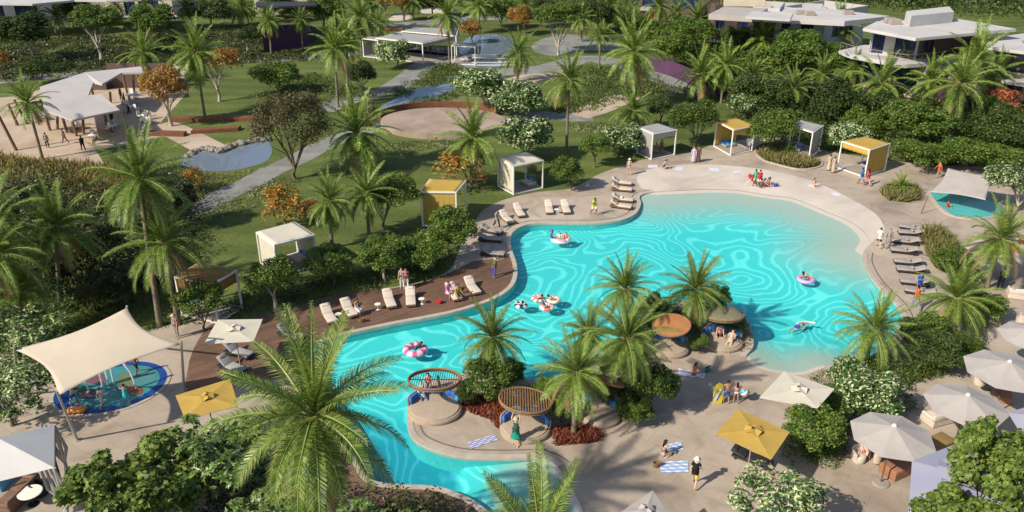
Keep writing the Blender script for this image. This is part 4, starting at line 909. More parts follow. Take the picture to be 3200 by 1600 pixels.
# ---------------- buildings ----------------
def box_px(mb, x, y, w, d, z0, z1, rz, mi=0): mb.box((x, y, (z0+z1)/2), (w, d, z1-z0), rz, mi)
def local(P, px, z=0): return tuple((at(*px, z)-Vector((P[0], P[1], 0)))[:2])
def slab(t, name, pl, z, th, m, parent=None):
    pts = [local(t.location, p, z) for p in pl]; return MB().prism(pts, z-th, z).build(name, m, parent or t, bevel=.03)
def facade(t, a, b, z0, z1, m, th=.3, openings=(), setback=0, back=9):
    """wall block between world points a, b (front line); openings: (u0,u1,v0,v1) fractions, each gets a window with mullions"""
    A = Vector((*a, 0)); B = Vector((*b, 0)); d = (B-A); Lh = d.length; d.normalize(); nrm = Vector((d.y, -d.x, 0))
    if nrm.y > 0: nrm = -nrm
    A = A-nrm*setback; B = B-nrm*setback
    us = sorted({0, 1, *[o[0] for o in openings], *[o[1] for o in openings]}); mb = MB()
    ang = math.atan2(d.y, d.x)
    def blk(u0, u1, v0, v1):
        c = A+d*Lh*(u0+u1)/2-nrm*th/2; mb.box((c.x, c.y, z0+(z1-z0)*(v0+v1)/2), (Lh*(u1-u0), th, (z1-z0)*(v1-v0)), ang)
    for u0, u1 in zip(us[:-1], us[1:]):
        op = [o for o in openings if o[0] <= u0+1e-6 and o[1] >= u1-1e-6]
        if not op: blk(u0, u1, 0, 1)
        else:
            o = op[0]
            if o[2] > 0: blk(u0, u1, 0, o[2])
            if o[3] < 1: blk(u0, u1, o[3], 1)
    # side and rear walls
    for P, s in ((A, 1), (B, -1)):
        c = P-nrm*(back/2+th*.55)+d*s*th/2; mb.box((c.x, c.y, (z0+z1)/2), (th, back, z1-z0-.01), ang)
    c = (A+B)/2-nrm*(back+th); mb.box((c.x, c.y, (z0+z1)/2), (Lh-.01, th, z1-z0-.02), ang)
    w = mb.build('wall', m, t)
    for o in openings:
        u0, u1, v0, v1 = o[:4]; c = A+d*Lh*(u0+u1)/2-nrm*th*.75; fr = MB(); ww = Lh*(u1-u0); hh = (z1-z0)*(v1-v0); zc = z0+(z1-z0)*(v0+v1)/2
        n = max(2, int(ww/1.3))
        for k in range(n+1): q = c+d*(k/n-.5)*(ww-.08); fr.box((q.x, q.y, zc), (.09, .10, hh-.01), ang)
        for s in (-1, 1): fr.box((c.x, c.y, zc+s*(hh/2-.05)), (ww-.01, .08, .09), ang)
        f = fr.build('window', m_dark, t); g = c-nrm*.06
        gl = MB().box((g.x, g.y, zc), (ww-.02, .03, hh-.02), ang).build('pane', m_glass, f)
    return w
def villa(label, base, name='villa'): return thing(name, label, 'house', at(*base, 0))
# curved balcony villa
V = villa('white villa with wide flat roof, roof box and curved balcony at the upper right', (2850, 330))
slab(V, 'roof', [(2697,88),(2862,119),(3177,90),(2990,58),(2740,66)], 9.2, .38, m_roof)
c = [local(V.location, p, 9.2) for p in ((2825,68),(2842,84),(2975,70),(2960,52))]
MB().prism(c, 9.2, 10.6).build('roof_box', m_roof, V, bevel=.04)
L0 = lambda p, z: local(V.location, p, z)
facade(V, L0((2712,168),5.6), L0((2862,182),5.6), 5.6, 8.85, m_wall, openings=((.02,.30,.05,.95),(.52,.98,.03,.97)), back=8)
facade(V, L0((2868,183),5.6), L0((3075,160),5.6), 5.6, 8.85, m_wallb, openings=((.05,.2,.2,.9),(.75,.95,.2,.9)), back=7)
slab(V, 'balcony', [(2620,158),(2660,172),(2760,190),(2800,200),(2835,201),(2900,196),(2950,188),(3060,178),(3000,150),(2700,140)], 5.6, .5, m_wall)
facade(V, L0((2675,300),0), L0((2870,330),0), 0, 5.1, m_wallw, openings=((.05,.35,.35,.9),(.5,.9,.3,.9)), back=8)
facade(V, L0((2872,332),0), L0((3060,310),0), 0, 5.1, m_wall, openings=((.2,.4,.4,.8),), back=8)
for (z_, pa) in ((6.55, [(2625,155),(2662,168),(2760,186),(2835,197),(2900,192),(2960,183)]),):
    q = [L0(p, z_-1) for p in pa]; rb = MB()
    for a_, b_ in zip(q[:-1], q[1:]):
        rb.tube([(*a_, z_), (*b_, z_)], .03, 6); n_ = max(2, int(math.dist(a_, b_)/1.0))
        for k in range(n_): u = k/n_; x_, y_ = a_[0]+(b_[0]-a_[0])*u, a_[1]+(b_[1]-a_[1])*u; rb.tube([(x_, y_, 5.55), (x_, y_, z_)], .02, 4)
    rb.build('railing', m_stone, V)
for p in ((2780,72),(2795,76),(2920,62)):
    c_ = L0(p, 9.2); MB().rbox((c_[0], c_[1], 9.55), (1.4, .9, .7), .05).build('roof_unit', m_stone, V)
# white villa to its left, and the lilac roofed one
V = villa('long white villa with a deep framed window behind the fresh green trees', (2500, 215))
L0 = lambda p, z: local(V.location, p, z)
slab(V, 'roof', [(2322,50),(2640,66),(2782,50),(2560,24),(2400,24)], 7.9, .75, m_roof)
facade(V, L0((2405,170),0), L0((2560,178),0), 0, 7.2, m_wall, openings=((.10,.34,.35,.92),(.55,.8,.3,.92)), back=9)
facade(V, L0((2562,178),0), L0((2690,150),0), 0, 7.1, m_wall, openings=((.2,.7,.4,.9),), back=8)
for p in ((2500,45),(2530,48),(2650,45)):
    c_ = local(V.location, p, 7.9); MB().rbox((c_[0], c_[1], 8.2), (1.4, .9, .6), .05).build('roof_unit', m_stone, V)
V = villa('villa with a lilac grey roof and brown recessed wall behind the palms', (2320, 190))
L0 = lambda p, z: local(V.location, p, z)
slab(V, 'roof', [(2215,44),(2352,52),(2400,26),(2262,20)], 8.4, .8, m_pale)
MB().prism([local(V.location, p, 8.2) for p in ((2260,14),(2262,20),(2390,22),(2388,12))], 8.2, 9.4).build('roof_box', m_wallw, V, bevel=.04)
facade(V, L0((2225,135),1.5), L0((2345,132),1.5), 0, 7.8, m_wallb, openings=((.05,.3,.45,.92),(.6,.9,.4,.9)), back=8)
slab(V, 'terrace_slab', [(2220,120),(2240,128),(2420,128),(2430,112),(2300,108)], 3.2, .3, m_wall)
V = villa('white roofed villa wing between the lilac roofed and the long villa', (2420, 200))
L0 = lambda p, z: local(V.location, p, z)
slab(V, 'roof', [(2330,52),(2470,60),(2480,40),(2350,34)], 8.9, .35, m_roof)
facade(V, L0((2338,150),2), L0((2420,156),2), 0, 8.4, m_wall, openings=((.1,.9,.4,.9),), back=7)
V = villa('blue glazed villa with white roof edge cut by the right picture edge', (3200, 330))
L0 = lambda p, z: local(V.location, p, z)
slab(V, 'roof', [(3030,128),(3080,145),(3200,160),(3400,170),(3400,110),(3200,104)], 7.8, .4, m_roof)
facade(V, L0((3110,225),4.3), L0((3400,250),4.3), 4.3, 7.4, m_wall, openings=((.02,.95,.05,.92),), back=8)
slab(V, 'balcony', [(3085,228),(3130,250),(3300,275),(3400,280),(3400,215),(3150,205)], 4.3, .45, m_pale)
facade(V, L0((3115,310),0), L0((3400,335),0), 0, 3.8, m_wall, openings=((.02,.25,.1,.9),), back=8)
V = villa('dark villa with blue window frames at the top edge behind the palms', (2040, 70))
L0 = lambda p, z: local(V.location, p, z)
slab(V, 'roof', [(2000,28),(2075,32),(2080,24),(2005,20)], 3.4, .3, m_pale)
facade(V, L0((1995,52),0), L0((2200,62),0), 0, 6.8, m_wallb, openings=((.05,.3,.1,.9),(.5,.9,.3,.9)), back=9)
# top left villas
V = villa('low cream villa with deep blue glass doors at the top left corner', (150, 120))
L0 = lambda p, z: local(V.location, p, z)
facade(V, L0((-60,92),0), L0((215,70),0), 0, 6, m_wall, openings=((.12,.30,.1,.85),(.42,.62,.05,.9)), back=9)
slab(V, 'roof', [(-80,10),(100,12),(235,0),(200,-12),(-80,-10)], 6.4, .35, m_roof)
V = villa('pale yellow villa with a white roof edge and blue glass along the top left', (350, 100))
L0 = lambda p, z: local(V.location, p, z)
facade(V, L0((120,68),0), L0((335,58),0), 0, 8, m_wallw, openings=((.62,.66,.1,.6),), back=10)
facade(V, L0((336,58),0), L0((545,56),0), 0, 6, m_wallw, openings=((.28,.45,.1,.9),(.5,.8,.05,.92)), back=9)
slab(V, 'roof', [(215,0),(330,2),(560,-5),(560,-20),(230,-20)], 6.4, .3, m_roof)
slab(V, 'terrace_slab', [(360,54),(470,60),(560,52),(545,45),(380,45)], 1.4, .35, m_pale)
V = villa('small grey villa corner at the top behind the slim palm', (560, 60))
facade(V, local(V.location, (505,35)), local(V.location, (620,32)), 0, 4, m_grey, openings=((.5,.9,.2,.8),), back=8)
V = villa('cream house with a dark blue roof band at the top behind the red bush', (900, 70))
facade(V, local(V.location, (800,52)), local(V.location, (985,50)), 0, 5, m_wallw, openings=((.45,.8,.1,.6),), back=8)
slab(V, 'roof', [(800,18),(870,20),(990,16),(985,4),(800,6)], 5.4, .35, m_dark)

# ---------------- dining pavilion ----------------
PV = thing('dining_pavilion', 'open dining pavilion with a folded grey roof on slanted timber posts', 'pavilion', at(300, 420, 0))
P0 = PV.location
zr = [4.2, 4.2, 4.2, 4.0, 4.0, 4.3, 4.1, 3.9, 3.9, 3.4, 3.3, 3.9]
rp = [(124,271),(265,226),(440,207),(452,226),(379,228),(319,263),(292,257),(277,297),(317,294),(375,343),(226,375),(137,342)]
pts = [local(P0, p, z) for p, z in zip(rp, zr)]
MB().prism(pts, [z-.22 for z in zr], zr).build('roof', mat('pavilion_roof', (.50, .46, .45, 1), .8, noise=((.44, .41, .40, 1), .5), bump=.1), PV, bevel=.03)
for (px, dx, lean) in [((157,408),.6,.5),((180,405),-.5,.5),((240,425),.5,.4),((262,418),-.4,.3),((335,400),.0,.2),((400,300),.3,.3),((420,296),-.3,.3),((300,330),.3,.2),((210,415),.5,.5),((350,380),-.4,.2),((440,280),.3,.3)]:
    x, y = local(P0, px, 0); MB().tube([(x, y, 0), (x-dx, y+lean, 3.6)], [.16, .16], 8).build('post', m_wood, PV)
x, y = local(P0, (420, 290), 0)
MB().box((x, y+3, 1.7), (9, .3, 3.4)).box((x-6, y+2.6, 1.2), (3, 2, 2.4)).build('kitchen_wall', m_wallb, PV)
MB().prism([local(P0, p, 2.6) for p in ((98,345),(140,342),(150,358),(112,362))], 2.45, 2.6).build('side_canopy', m_grey, PV)
def post_px(px, py, h, lean, label):
    P = at(px, py); tag(MB().tube([(0, 0, -.05), (lean, 0, h)], [.17, .14], 8).build('timber_post', m_wood, None, True, P), label, 'post')
post_px(52, 470, 7.0, -1.7, 'tall leaning bare timber pole at the left edge beside the sandy ground')
post_px(85, 388, 3.0, -.8, 'short slanted timber post left of the dining pavilion canopy'); post_px(56, 392, 2.6, -.5, 'short slanted timber post nearest the left edge behind the palm')
post_px(700, 1310/3.2+4, .9, 0, 'tiny dark bollard at the end of the short red wall') if False else None

def chair_mesh():
    mb = MB(); mb.rbox((0, 0, .45), (.46, .46, .06), .03); mb.rbox((0, .22, .72), (.44, .05, .46), .02)
    for x in (-.2, .2):
        for y in (-.2, .2): mb.tube([(x*1.05, y*1.05, 0), (x, y, .44)], .018, 6)
    return mb
def chair(px, py, rz, m, label, group, first={}):
    t = thing('dining_chair', label, 'chair', at(px, py, .012), R(rz), group); k = m.name
    if k not in first:
        a = MB().rbox((0, 0, .45), (.50, .50, .09), .03); b = MB().rbox((0, .24, .76), (.50, .07, .60), .03)
        legs = [MB().tube([(x*1.08, y*1.08, 0), (x, y, .44)], .022, 6) for x in (-.21, .21) for y in (-.21, .21)]
        o = [a.build('seat', m, t), b.build('backrest', m, t)]+[l.build('leg', m_dark, t) for l in legs]; first[k] = [q.data for q in o]
    else:
        for nme, me in zip(['seat', 'backrest']+['leg']*4, first[k]): link(nme, me, None, t)
    return t
def round_table(px, py, r, m, label, group=None, h=.74):
    t = thing('round_table', label, 'table', at(px, py, .012), 0, group)
    MB().lathe((0, 0, 0), [(r-.02, h-.04), (r, h-.03), (r, h-.01), (r-.02, h)], 28).build('tabletop', m, t)
    MB().lathe((0, 0, 0), [(.26, 0), (.26, .02), (.04, .05), (.035, h-.04)], 14).build('pedestal', m_dark, t); return t
cw = mat('white_seat', (.72, .70, .66, 1), .6)
CH = [(395,358,200),(418,300,170),(425,310,10),(412,325,90),(400,340,30),(430,350,150),(352,405,20),(340,412,-20),(365,400,100),(455,378,10),(445,385,-30),(470,390,180),(290,435,0),(300,440,40),(120,372,0),(135,370,20),(250,405,200),(235,400,160),(430,330,60),(440,372,70)]
where = ['under the tall roof edge', 'at the back of the terrace', 'near the golden tree', 'in the shade of the canopy', 'behind the seated guests']
for i, (x, y, r_) in enumerate(CH):
    chair(x, y, r_, cw if i % 3 else m_grey, ('white' if i % 3 else 'grey')+' dining chair on the terrace of the dining pavilion', 'white dining chairs of the pavilion' if i % 3 else 'grey dining chairs of the pavilion')
for i, (x, y) in enumerate([(408,312),(405,350),(350,412),(460,388),(295,440),(128,376),(242,404),(320,360)]):
    round_table(x, y, .55, cw, 'round white dining table on the terrace of the dining pavilion', 'dining tables of the pavilion')

# ---------------- far pavilion by the lake ----------------
def frame_canopy(name, label, roof_px, h, canvas, group=None, cat='cabana', walls=(), valance=(), floor=m_stone, sofa=None, m_fr=None, bw=.12, sag=.06, floor_z=.14, curtain=(), drop=.55):
    """roof_px: four corners seen at height h, in order around; walls: side indices closed with cloth; valance: short cloth strips"""
    m_fr = m_fr or m_white; W = [at(*p, h) for p in roof_px]; c = sum(W, Vector())/4; c.z = 0; t = thing(name, label, cat, c, 0, group)
    Q = [Vector((p.x-c.x, p.y-c.y, 0)) for p in W]
    for p in Q: MB().box((p.x, p.y, h/2), (bw, bw, h), math.atan2((Q[1]-Q[0]).y, (Q[1]-Q[0]).x)).build('post', m_fr, t, bevel=.012)
    for i in range(4):
        a, b = Q[i], Q[(i+1) % 4]; d = b-a; ang = math.atan2(d.y, d.x); m_ = (a+b)/2
        MB().box((m_.x, m_.y, h-bw/2+.002), (d.length-bw-.004, bw*.98, bw*1.05), ang).build('beam', m_fr, t, bevel=.01)
        MB().box((m_.x, m_.y, .09), (d.length-bw-.004, bw*.9, .10), ang).build('floor_rail', m_fr, t)
        inn = (-m_).normalized()*.05
        if i in walls or i in valance:
            nz = 10 if i in walls else 3; nx = 24; z1 = h-.14; z0 = .20 if i in walls else z1-drop; V = []; Fs = []
            nn = Vector((-d.y, d.x, 0)).normalized()
            for j in range(nz+1):
                for k in range(nx+1):
                    u = k/nx; zz = z1+(z0-z1)*j/nz; p = a+d*(.03+.94*u)+nn*(.03*math.sin(u*38)*j/nz)+inn; V.append((p.x, p.y, zz))
            for j in range(nz):
                for k in range(nx): q = j*(nx+1)+k; Fs.append((q, q+1, q+nx+2, q+nx+1))
            o = MB().add(V, Fs).build('side_curtain' if i in walls else 'valance', canvas, t, smooth=True)
            s = o.modifiers.new('thick', 'SOLIDIFY'); s.thickness = .015
    n = 10; V = []; Fs = []
    for j in range(n+1):
        for k in range(n+1):
            u, v = k/n, j/n; p = (Q[0]*(1-u)+Q[1]*u)*(1-v)+(Q[3]*(1-u)+Q[2]*u)*v; p = p*.985; V.append((p.x, p.y, h+.012-sag*math.sin(PI*u)*math.sin(PI*v)))
    for j in range(n):
        for k in range(n): q = j*(n+1)+k; Fs.append((q, q+1, q+n+2, q+n+1))
    o = MB().add(V, Fs).build('canopy', canvas, t, smooth=True); s = o.modifiers.new('thick', 'SOLIDIFY'); s.thickness = .02; s.offset = 1
    MB().prism([tuple((p*.97)[:2]) for p in Q], .01, floor_z).build('platform', floor, t)
    if sofa:
        i, ms = sofa[:2]; a, b = Q[i], Q[(i+1) % 4]; d = b-a; ang = math.atan2(d.y, d.x); m_ = (a+b)/2*.60; L = d.length*.5
        s = thing('cabana_daybed', 'low cushioned daybed inside the '+sofa[2], 'daybed', c+m_+Vector((0, 0, floor_z)), ang)
        MB().rbox((0, 0, .14), (L, 1.1, .24), .05).build('base', m_taupe, s); MB().rbox((0, 0, .30), (L*.98, 1.05, .14), .07).build('mattress', ms, s, smooth=True)
        for k in range(3): MB().rbox(((k-1)*L*.3, .38 if (Q[i]+Q[(i+1)%4]).cross(d).z < 0 else -.38, .46), (L*.27, .16, .28), .08, tilt=.2).build('pillow', m_blue if k != 1 else m_sky, s, smooth=True)
    return t
frame_canopy('pavilion', 'far white framed pavilion with grey louvre roof beside the lake', [(1175,118),(1320,135),(1420,112),(1262,96)], 3.2, m_grey, cat='pavilion', valance=(1,), floor=m_stone, bw=.16)
frame_canopy('pavilion', 'second grey roof section of the far pavilion, nearer the lake', [(1255,97),(1425,112),(1432,88),(1300,86)], 3.5, m_grey, cat='pavilion', bw=.14)
frame_canopy('pavilion', 'low grey side wing of the far pavilion with a hanging white curtain', [(1133,120),(1180,125),(1206,119),(1160,114)], 3.0, m_grey, cat='pavilion', walls=(3,), bw=.14)
frame_canopy('cabana', 'small white framed cabana with a cream sofa on the far lake terrace', [(1411,143),(1484,146),(1494,135),(1420,133)], 2.9, m_grey, valance=(), sofa=(2, m_cush, 'small cabana by the far lake'))
sheet('lake_terrace', [world([(1290,178),(1330,160),(1440,168),(1490,190),(1480,205),(1400,206),(1340,192)])], .02, m_stone)
for k in range(3):
    A = at(1480, 180+k*12); tag(MB().box((4, 0, .45), (8.5, .1, .08)).box((4, 0, .05), (8.5, .12, .08)).tube([(0, 0, 0), (0, 0, .5)], .05, 6).tube([(8, 0, 0), (8, 0, .5)], .05, 6).build('lake_railing', m_white, None, loc=A), ['rear','middle','front'][k]+' one of three white railings over the lake edge', 'railing', 'white lake railings')
# ---------------- cabanas ----------------
CG = 'cabanas around the pool'
frame_canopy('cabana', 'low white cabana standing on the lawn above the round shrubs', [(802,725),(858,764),(981,733),(920,694)], 2.7, m_cream, CG, walls=(0, 2), sofa=(2, m_cush, 'low white lawn cabana'), bw=.13)
frame_canopy('cabana', 'cabana with an orange brown roof and white rim beside the left palms', [(547,864),(661,888),(738,844),(624,820)], 3.0, mat('ochre_canvas', (.42, .22, .06, 1), .8, trans=.15, noise=((.36, .19, .05, 1), 1.5)), CG, valance=(0, 1), drop=.75, sofa=(3, m_cush, 'orange brown roofed cabana'))
frame_canopy('cabana', 'bright yellow cabana with closed front curtain on the lawn below the croton bush', [(1316,598),(1424,599),(1454,563),(1345,559)], 3.2, m_yellow, CG, walls=(0,), bw=.14)
frame_canopy('cabana', 'grey white cabana with a sunlit curtain on the lawn above the loungers', [(1556,494),(1605,518),(1697,500),(1643,475)], 2.9, m_cream, CG, walls=(0,), sofa=(2, m_cush, 'grey white cabana above the loungers'))
frame_canopy('cabana', 'white framed cabana with a dark translucent roof beside the white flowering shrub', [(1996,398),(2041,417),(2114,404),(2058,385)], 2.9, m_grey, CG, walls=(0,), valance=(1,), sofa=(3, m_cush, 'cabana with the dark translucent roof'))
frame_canopy('cabana', 'yellow roofed cabana with blue cushions, left of the round planter', [(2240,379),(2292,405),(2359,392),(2305,370)], 2.9, m_yellow, CG, walls=(3,), valance=(1,), sofa=(3, m_sky, 'yellow cabana left of the round planter'))
frame_canopy('cabana', 'grey curtained cabana half hidden behind the planter tree', [(2474,392),(2541,413),(2572,391),(2506,376)], 3.0, m_grey, CG, walls=(1,), sofa=(3, m_blue, 'grey curtained cabana behind the planter'))
frame_canopy('cabana', 'yellow roofed cabana with a hanging front flap, furthest right', [(2632,441),(2718,468),(2781,447),(2708,427)], 2.9, m_yellow, CG, walls=(1,), valance=(0,), sofa=(2, m_blue, 'yellow cabana furthest right'))

# ---------------- shade sail over the splash pad ----------------
def sail(name, label, corners, m, edge=.12, th=.02):
    """corners: (px, py, z); hypar cloth with hollow edges"""
    W = [at(x, y, z) for x, y, z in corners]; c = sum(W, Vector())/len(W); c.z = 0; t = thing(name, label, 'shade sail', c); Q = [w-c for w in W]
    n = 20; V = []; Fs = []; cen = sum(Q, Vector())/4
    for j in range(n+1):
        for k in range(n+1):
            u, v = k/n, j/n; p = (Q[0]*(1-u)+Q[1]*u)*(1-v)+(Q[3]*(1-u)+Q[2]*u)*v
            eu, ev = 4*u*(1-u), 4*v*(1-v); s = edge*(eu*abs(2*v-1)**2+ev*abs(2*u-1)**2)
            p = p+(cen-p)*s*1.0; V.append(p)
    for j in range(n):
        for k in range(n): q = j*(n+1)+k; Fs.append((q, q+1, q+n+2, q+n+1))
    o = MB().add(V, Fs).build('sail_cloth', m, t, smooth=True); s = o.modifiers.new('thick', 'SOLIDIFY'); s.thickness = th
    return t, Q
T, Q = sail('shade_sail', 'large cream four cornered shade sail over the blue splash pad', [(45,1092,4.6),(396,962,6.2),(567,1075,4.6),(183,1236,3.6)], m_sail, .17)
bases = [at(60,1230), at(402,1075), at(575,1220), at(242,1375)]
for q, b in zip(Q, bases):
    l = b-T.location; tp = q+(q-Vector((l.x, l.y, 0))).normalized()*.35
    MB().tube([(l.x, l.y, -.05), tuple(tp)], [.085, .06], 10).lathe((l.x, l.y, 0), [(.2, 0), (.2, .04), (.09, .06)], 12).build('mast', m_stone if False else mat('pale_steel', (.42, .38, .34, 1), .4, metal=.3), T, smooth=True)
# splash pad
sp_c = at(343, 1218)
spad = [tuple(p) for p in world(ell(343, 1218, 180, 84, 48))]
# tilt the ellipse as in the picture
spx = []
for k in range(64):
    q = 2*PI*k/64; ex, ey = 183*math.cos(q), 72*math.sin(q); a = R(-14); spx.append((345+ex*math.cos(a)-ey*math.sin(a), 1213+ex*math.sin(a)+ey*math.cos(a)))
def shr(P, k, dx=0, dy=0): return [(345+dx+(x-345)*k, 1213+dy+(y-1213)*k) for x, y in P]
mp1 = mat('splash_pad_blue', (.015, .075, .30, 1), .35, noise=((.012, .05, .22, 1), 1), spec=.5)
sheet('splash_pad', [world(spx)], .03, mp1)
sheet('splash_pad_shape', [world(shr(spx, .80, 12, -4))], .036, mat('splash_pad_teal', (.05, .20, .22, 1), .3, noise=((.06, .28, .32, 1), .8), spec=.5))
def blob(name, cx, cy, rx, ry, z, m): sheet(name, [world(ell(cx, cy, rx, ry, 24))], z, m)
blob('splash_pad_shape', 395, 1190, 26, 22, .041, mat('pad_olive', (.16, .19, .10, 1), .4)); blob('splash_pad_shape', 300, 1185, 34, 18, .042, mat('pad_mauve', (.18, .09, .12, 1), .4))
blob('splash_pad_shape', 424, 1222, 24, 17, .043, mat('pad_brown', (.20, .09, .06, 1), .4)); blob('splash_pad_shape', 275, 1232, 34, 17, .044, mat('pad_plum', (.10, .07, .10, 1), .4))
blob('splash_pad_shape', 375, 1262, 36, 10, .045, mat('pad_aqua', (.08, .35, .42, 1), .3)); blob('splash_pad_shape', 245, 1215, 30, 12, .046, mat('pad_green', (.02, .10, .08, 1), .4))
blob('splash_pad_shape', 452, 1178, 38, 26, .047, mat('pad_sea', (.08, .24, .24, 1), .3))
q = world(spx+[spx[0]]); ribbon('splash_pad_kerb', q, -.0, .2, 0, .04, m_cope)
m_jet = mat('water_spray', (.8, .86, .9, 1), .3, trans=.3)
for i, (x, y, h, dx) in enumerate([(278,1225,1.3,-.2),(320,1205,1.6,0),(340,1203,1.7,0),(356,1200,1.7,.1),(426,1212,1.9,-.5)]):
    P = at(x, y, .05); t = thing('water_jet', 'white water jet spouting from the splash pad beneath the shade sail', 'water jet', P, 0, 'water jets of the splash pad') if i < 4 else thing('water_jet', 'single tall water jet rising from the brown spot of the splash pad', 'water jet', P)
    MB().tube([(0, 0, 0), (dx*.3, 0, h*.6), (dx, 0, h)], [.05, .06, .09], 8).build('spray', m_jet, t, smooth=True)
    MB().lathe((0, 0, 0), [(.11, 0), (.11, .03), (.05, .05)], 12).build('nozzle', m_stone, t)
# second sail and small splash pool at the right
T, Q = sail('shade_sail', 'pale grey shade sail beside the right splash pool', [(2905,600,1.2),(2962,524,2.2),(3125,552,2.4),(3080,625,1.8)], m_pale, .12)
T, Q = sail('shade_sail', 'low lilac grey shade sail behind the leaning palm at the right', [(3010,770,2.6),(3050,728,3.2),(3140,790,3.0),(3090,835,2.4)], m_pale, .14)
sheet('splash_pool_floor', [spl], .02, mat('splash_pool_tiles', (.10, .42, .40, 1), .5, noise=((.16, .52, .5, 1), 1)))
sheet('splash_pool_water', [spl], .10, m_pool); ribbon('splash_pool_kerb', spl+[spl[0]], 0, .25, 0, .14, m_cope)

# ---------------- parasols ----------------
def square_parasol(label, corners, h, m, base_px=None, group='square parasols', rise=.17):
    W = [at(x, y, h) for x, y in corners]; c = sum(W, Vector())/4; c.z = 0; t = thing('parasol', label, 'parasol', c, 0, group); Q = [w-c for w in W]
    top = Vector((0, 0, h+rise)); n = 8; V = []; Fs = []
    for i in range(4):
        a, b = Q[i], Q[(i+1) % 4]; k0 = len(V)
        for j in range(n+1):
            for k in range(n+1):
                u, v = k/n, j/n; e = a.lerp(b, u); p = e.lerp(top, v); p.z -= .025*math.sin(PI*u)*math.sin(PI*min(1, v*1.1)); V.append(p)
        for j in range(n):
            for k in range(n): q = k0+j*(n+1)+k; Fs.append((q, q+1, q+n+2, q+n+1))
    cl = MB().add(V, Fs).build('canopy', m, t, smooth=False); s = cl.modifiers.new('thick', 'SOLIDIFY'); s.thickness = .02
    # vent flaps on top
    mb = MB(); sz = (Q[0]-Q[1]).length*.13; ang = math.atan2((Q[1]-Q[0]).y, (Q[1]-Q[0]).x)
    for k in range(4):
        a = ang+k*PI/2; d = Vector((math.cos(a), math.sin(a), 0)); e = Vector((-d.y, d.x, 0)); z = h+rise
        mb.add([d*sz*.15-e*sz*.7+Vector((0, 0, z+.02)), d*sz*.15+e*sz*.7+Vector((0, 0, z+.02)), d*sz+e*sz*.8+Vector((0, 0, z-.02)), d*sz*1.1+Vector((0, 0, z+.12)), d*sz-e*sz*.8+Vector((0, 0, z-.02)), d*sz*.3+Vector((0, 0, z+.14))], [(0, 5, 3, 4), (5, 1, 2, 3)])
    v = mb.build('vent', m, cl); s = v.modifiers.new('thick', 'SOLIDIFY'); s.thickness = .015
    MB().tube([(0, 0, .05), (0, 0, h+rise)], .035, 10).build('pole', m_stone, t, smooth=True)
    MB().rbox((0, 0, .05), (.8, .8, .1), .05).build('base', m_stone, t)
    for q in Q: MB().tube([(0, 0, h+rise-.12), tuple(q*.97+Vector((0, 0, -.03)))], .014, 6).build('rib', m_wood, t)
    return t
square_parasol('cream square parasol over the grey loungers beside the timber deck', [(637,1075),(792,1067),(821,997),(680,999)], 2.8, m_cream)
square_parasol('small yellow square parasol at the left end of the timber deck', [(548,1236),(578,1310),(745,1268),(719,1183)], 2.8, m_yellow)
square_parasol('yellow square parasol over a dark lounger on the lower paving', [(2236,1355),(2410,1436),(2468,1350),(2306,1278)], 2.8, m_yellow)
square_parasol('pale cream square parasol at the shore above the yellow one', [(2372,1243),(2555,1276),(2608,1215),(2450,1160)], 2.8, m_cream)
square_parasol('grey lilac square parasol cut by the bottom edge', [(1940,1600),(2040,1532),(2085,1600),(2010,1680)], 2.8, m_pale)
def round_parasol(label, cx, cy, rx, h, m, n=8, base=None, rise=.6, rot=.2, pole_lean=0, group='octagonal parasols'):
    P = at(cx, cy, h+rise*.3); r = rx*depth(P)/F; t = thing('parasol', label, 'parasol', (P.x, P.y, 0), 0, group)
    mb = MB(); V = [(0, 0, h+rise)]; K = 6
    for j in range(1, K+1):
        f = j/K
        for k in range(n*4):
            a = 2*PI*k/(n*4)+rot; s = (k % 4)/4; sc = math.cos(PI/n)/math.cos((s-.5)*2*PI/n); sag = (1-abs(2*s-1))*.10*f
            V.append((r*f*sc*math.cos(a), r*f*sc*math.sin(a), h+rise*(1-f)**1.15-sag*.12))
    N4 = n*4; Fs = [(0, 1+k, 1+(k+1) % N4) for k in range(N4)]
    for j in range(K-1):
        for k in range(N4): a = 1+j*N4+k; b = 1+j*N4+(k+1) % N4; Fs.append((a, b, b+N4, a+N4))
    c = mb.add(V, Fs).build('canopy', m, t); s = c.modifiers.new('thick', 'SOLIDIFY'); s.thickness = .02
    MB().lathe((0, 0, h+rise-.02), [(.12, 0), (.1, .06), (.02, .12)], 10).build('finial', m_white, t)
    MB().tube([(0, 0, .05), (0, 0, h+rise)], .04, 10).build('pole', m_wood, t, smooth=True)
    MB().lathe((0, 0, 0), [(.42, 0), (.42, .06), (.38, .09), (.05, .11)], 20).build('base', m_stone, t)
    for k in range(n): a = 2*PI*k/n+rot; MB().tube([(0, 0, h+rise-.12), (r*.97*math.cos(a), r*.97*math.sin(a), h-.04)], .014, 5).build('rib', m_wood, t)
    return t
round_parasol('large pale octagonal parasol in the middle of the lower right terrace', 2790, 1352, 128, 2.9, m_pale, rot=.15)
round_parasol('pale octagonal parasol partly behind the lobed leaf tree', 3020, 1255, 122, 2.9, m_pale, rot=.3)
round_parasol('pale octagonal parasol at the right edge above the other ones', 3150, 1150, 128, 2.9, m_pale, rot=.05)
round_parasol('pale octagonal parasol cut by the right edge beside the palm', 3230, 1045, 100, 2.9, m_pale, rot=.2)
square_parasol('big lilac square canopy at the bottom right under the lobed leaf tree', [(2850,1440),(2830,1720),(3230,1640),(3020,1375)], 4.2, m_lilac, rise=.9, group=None)
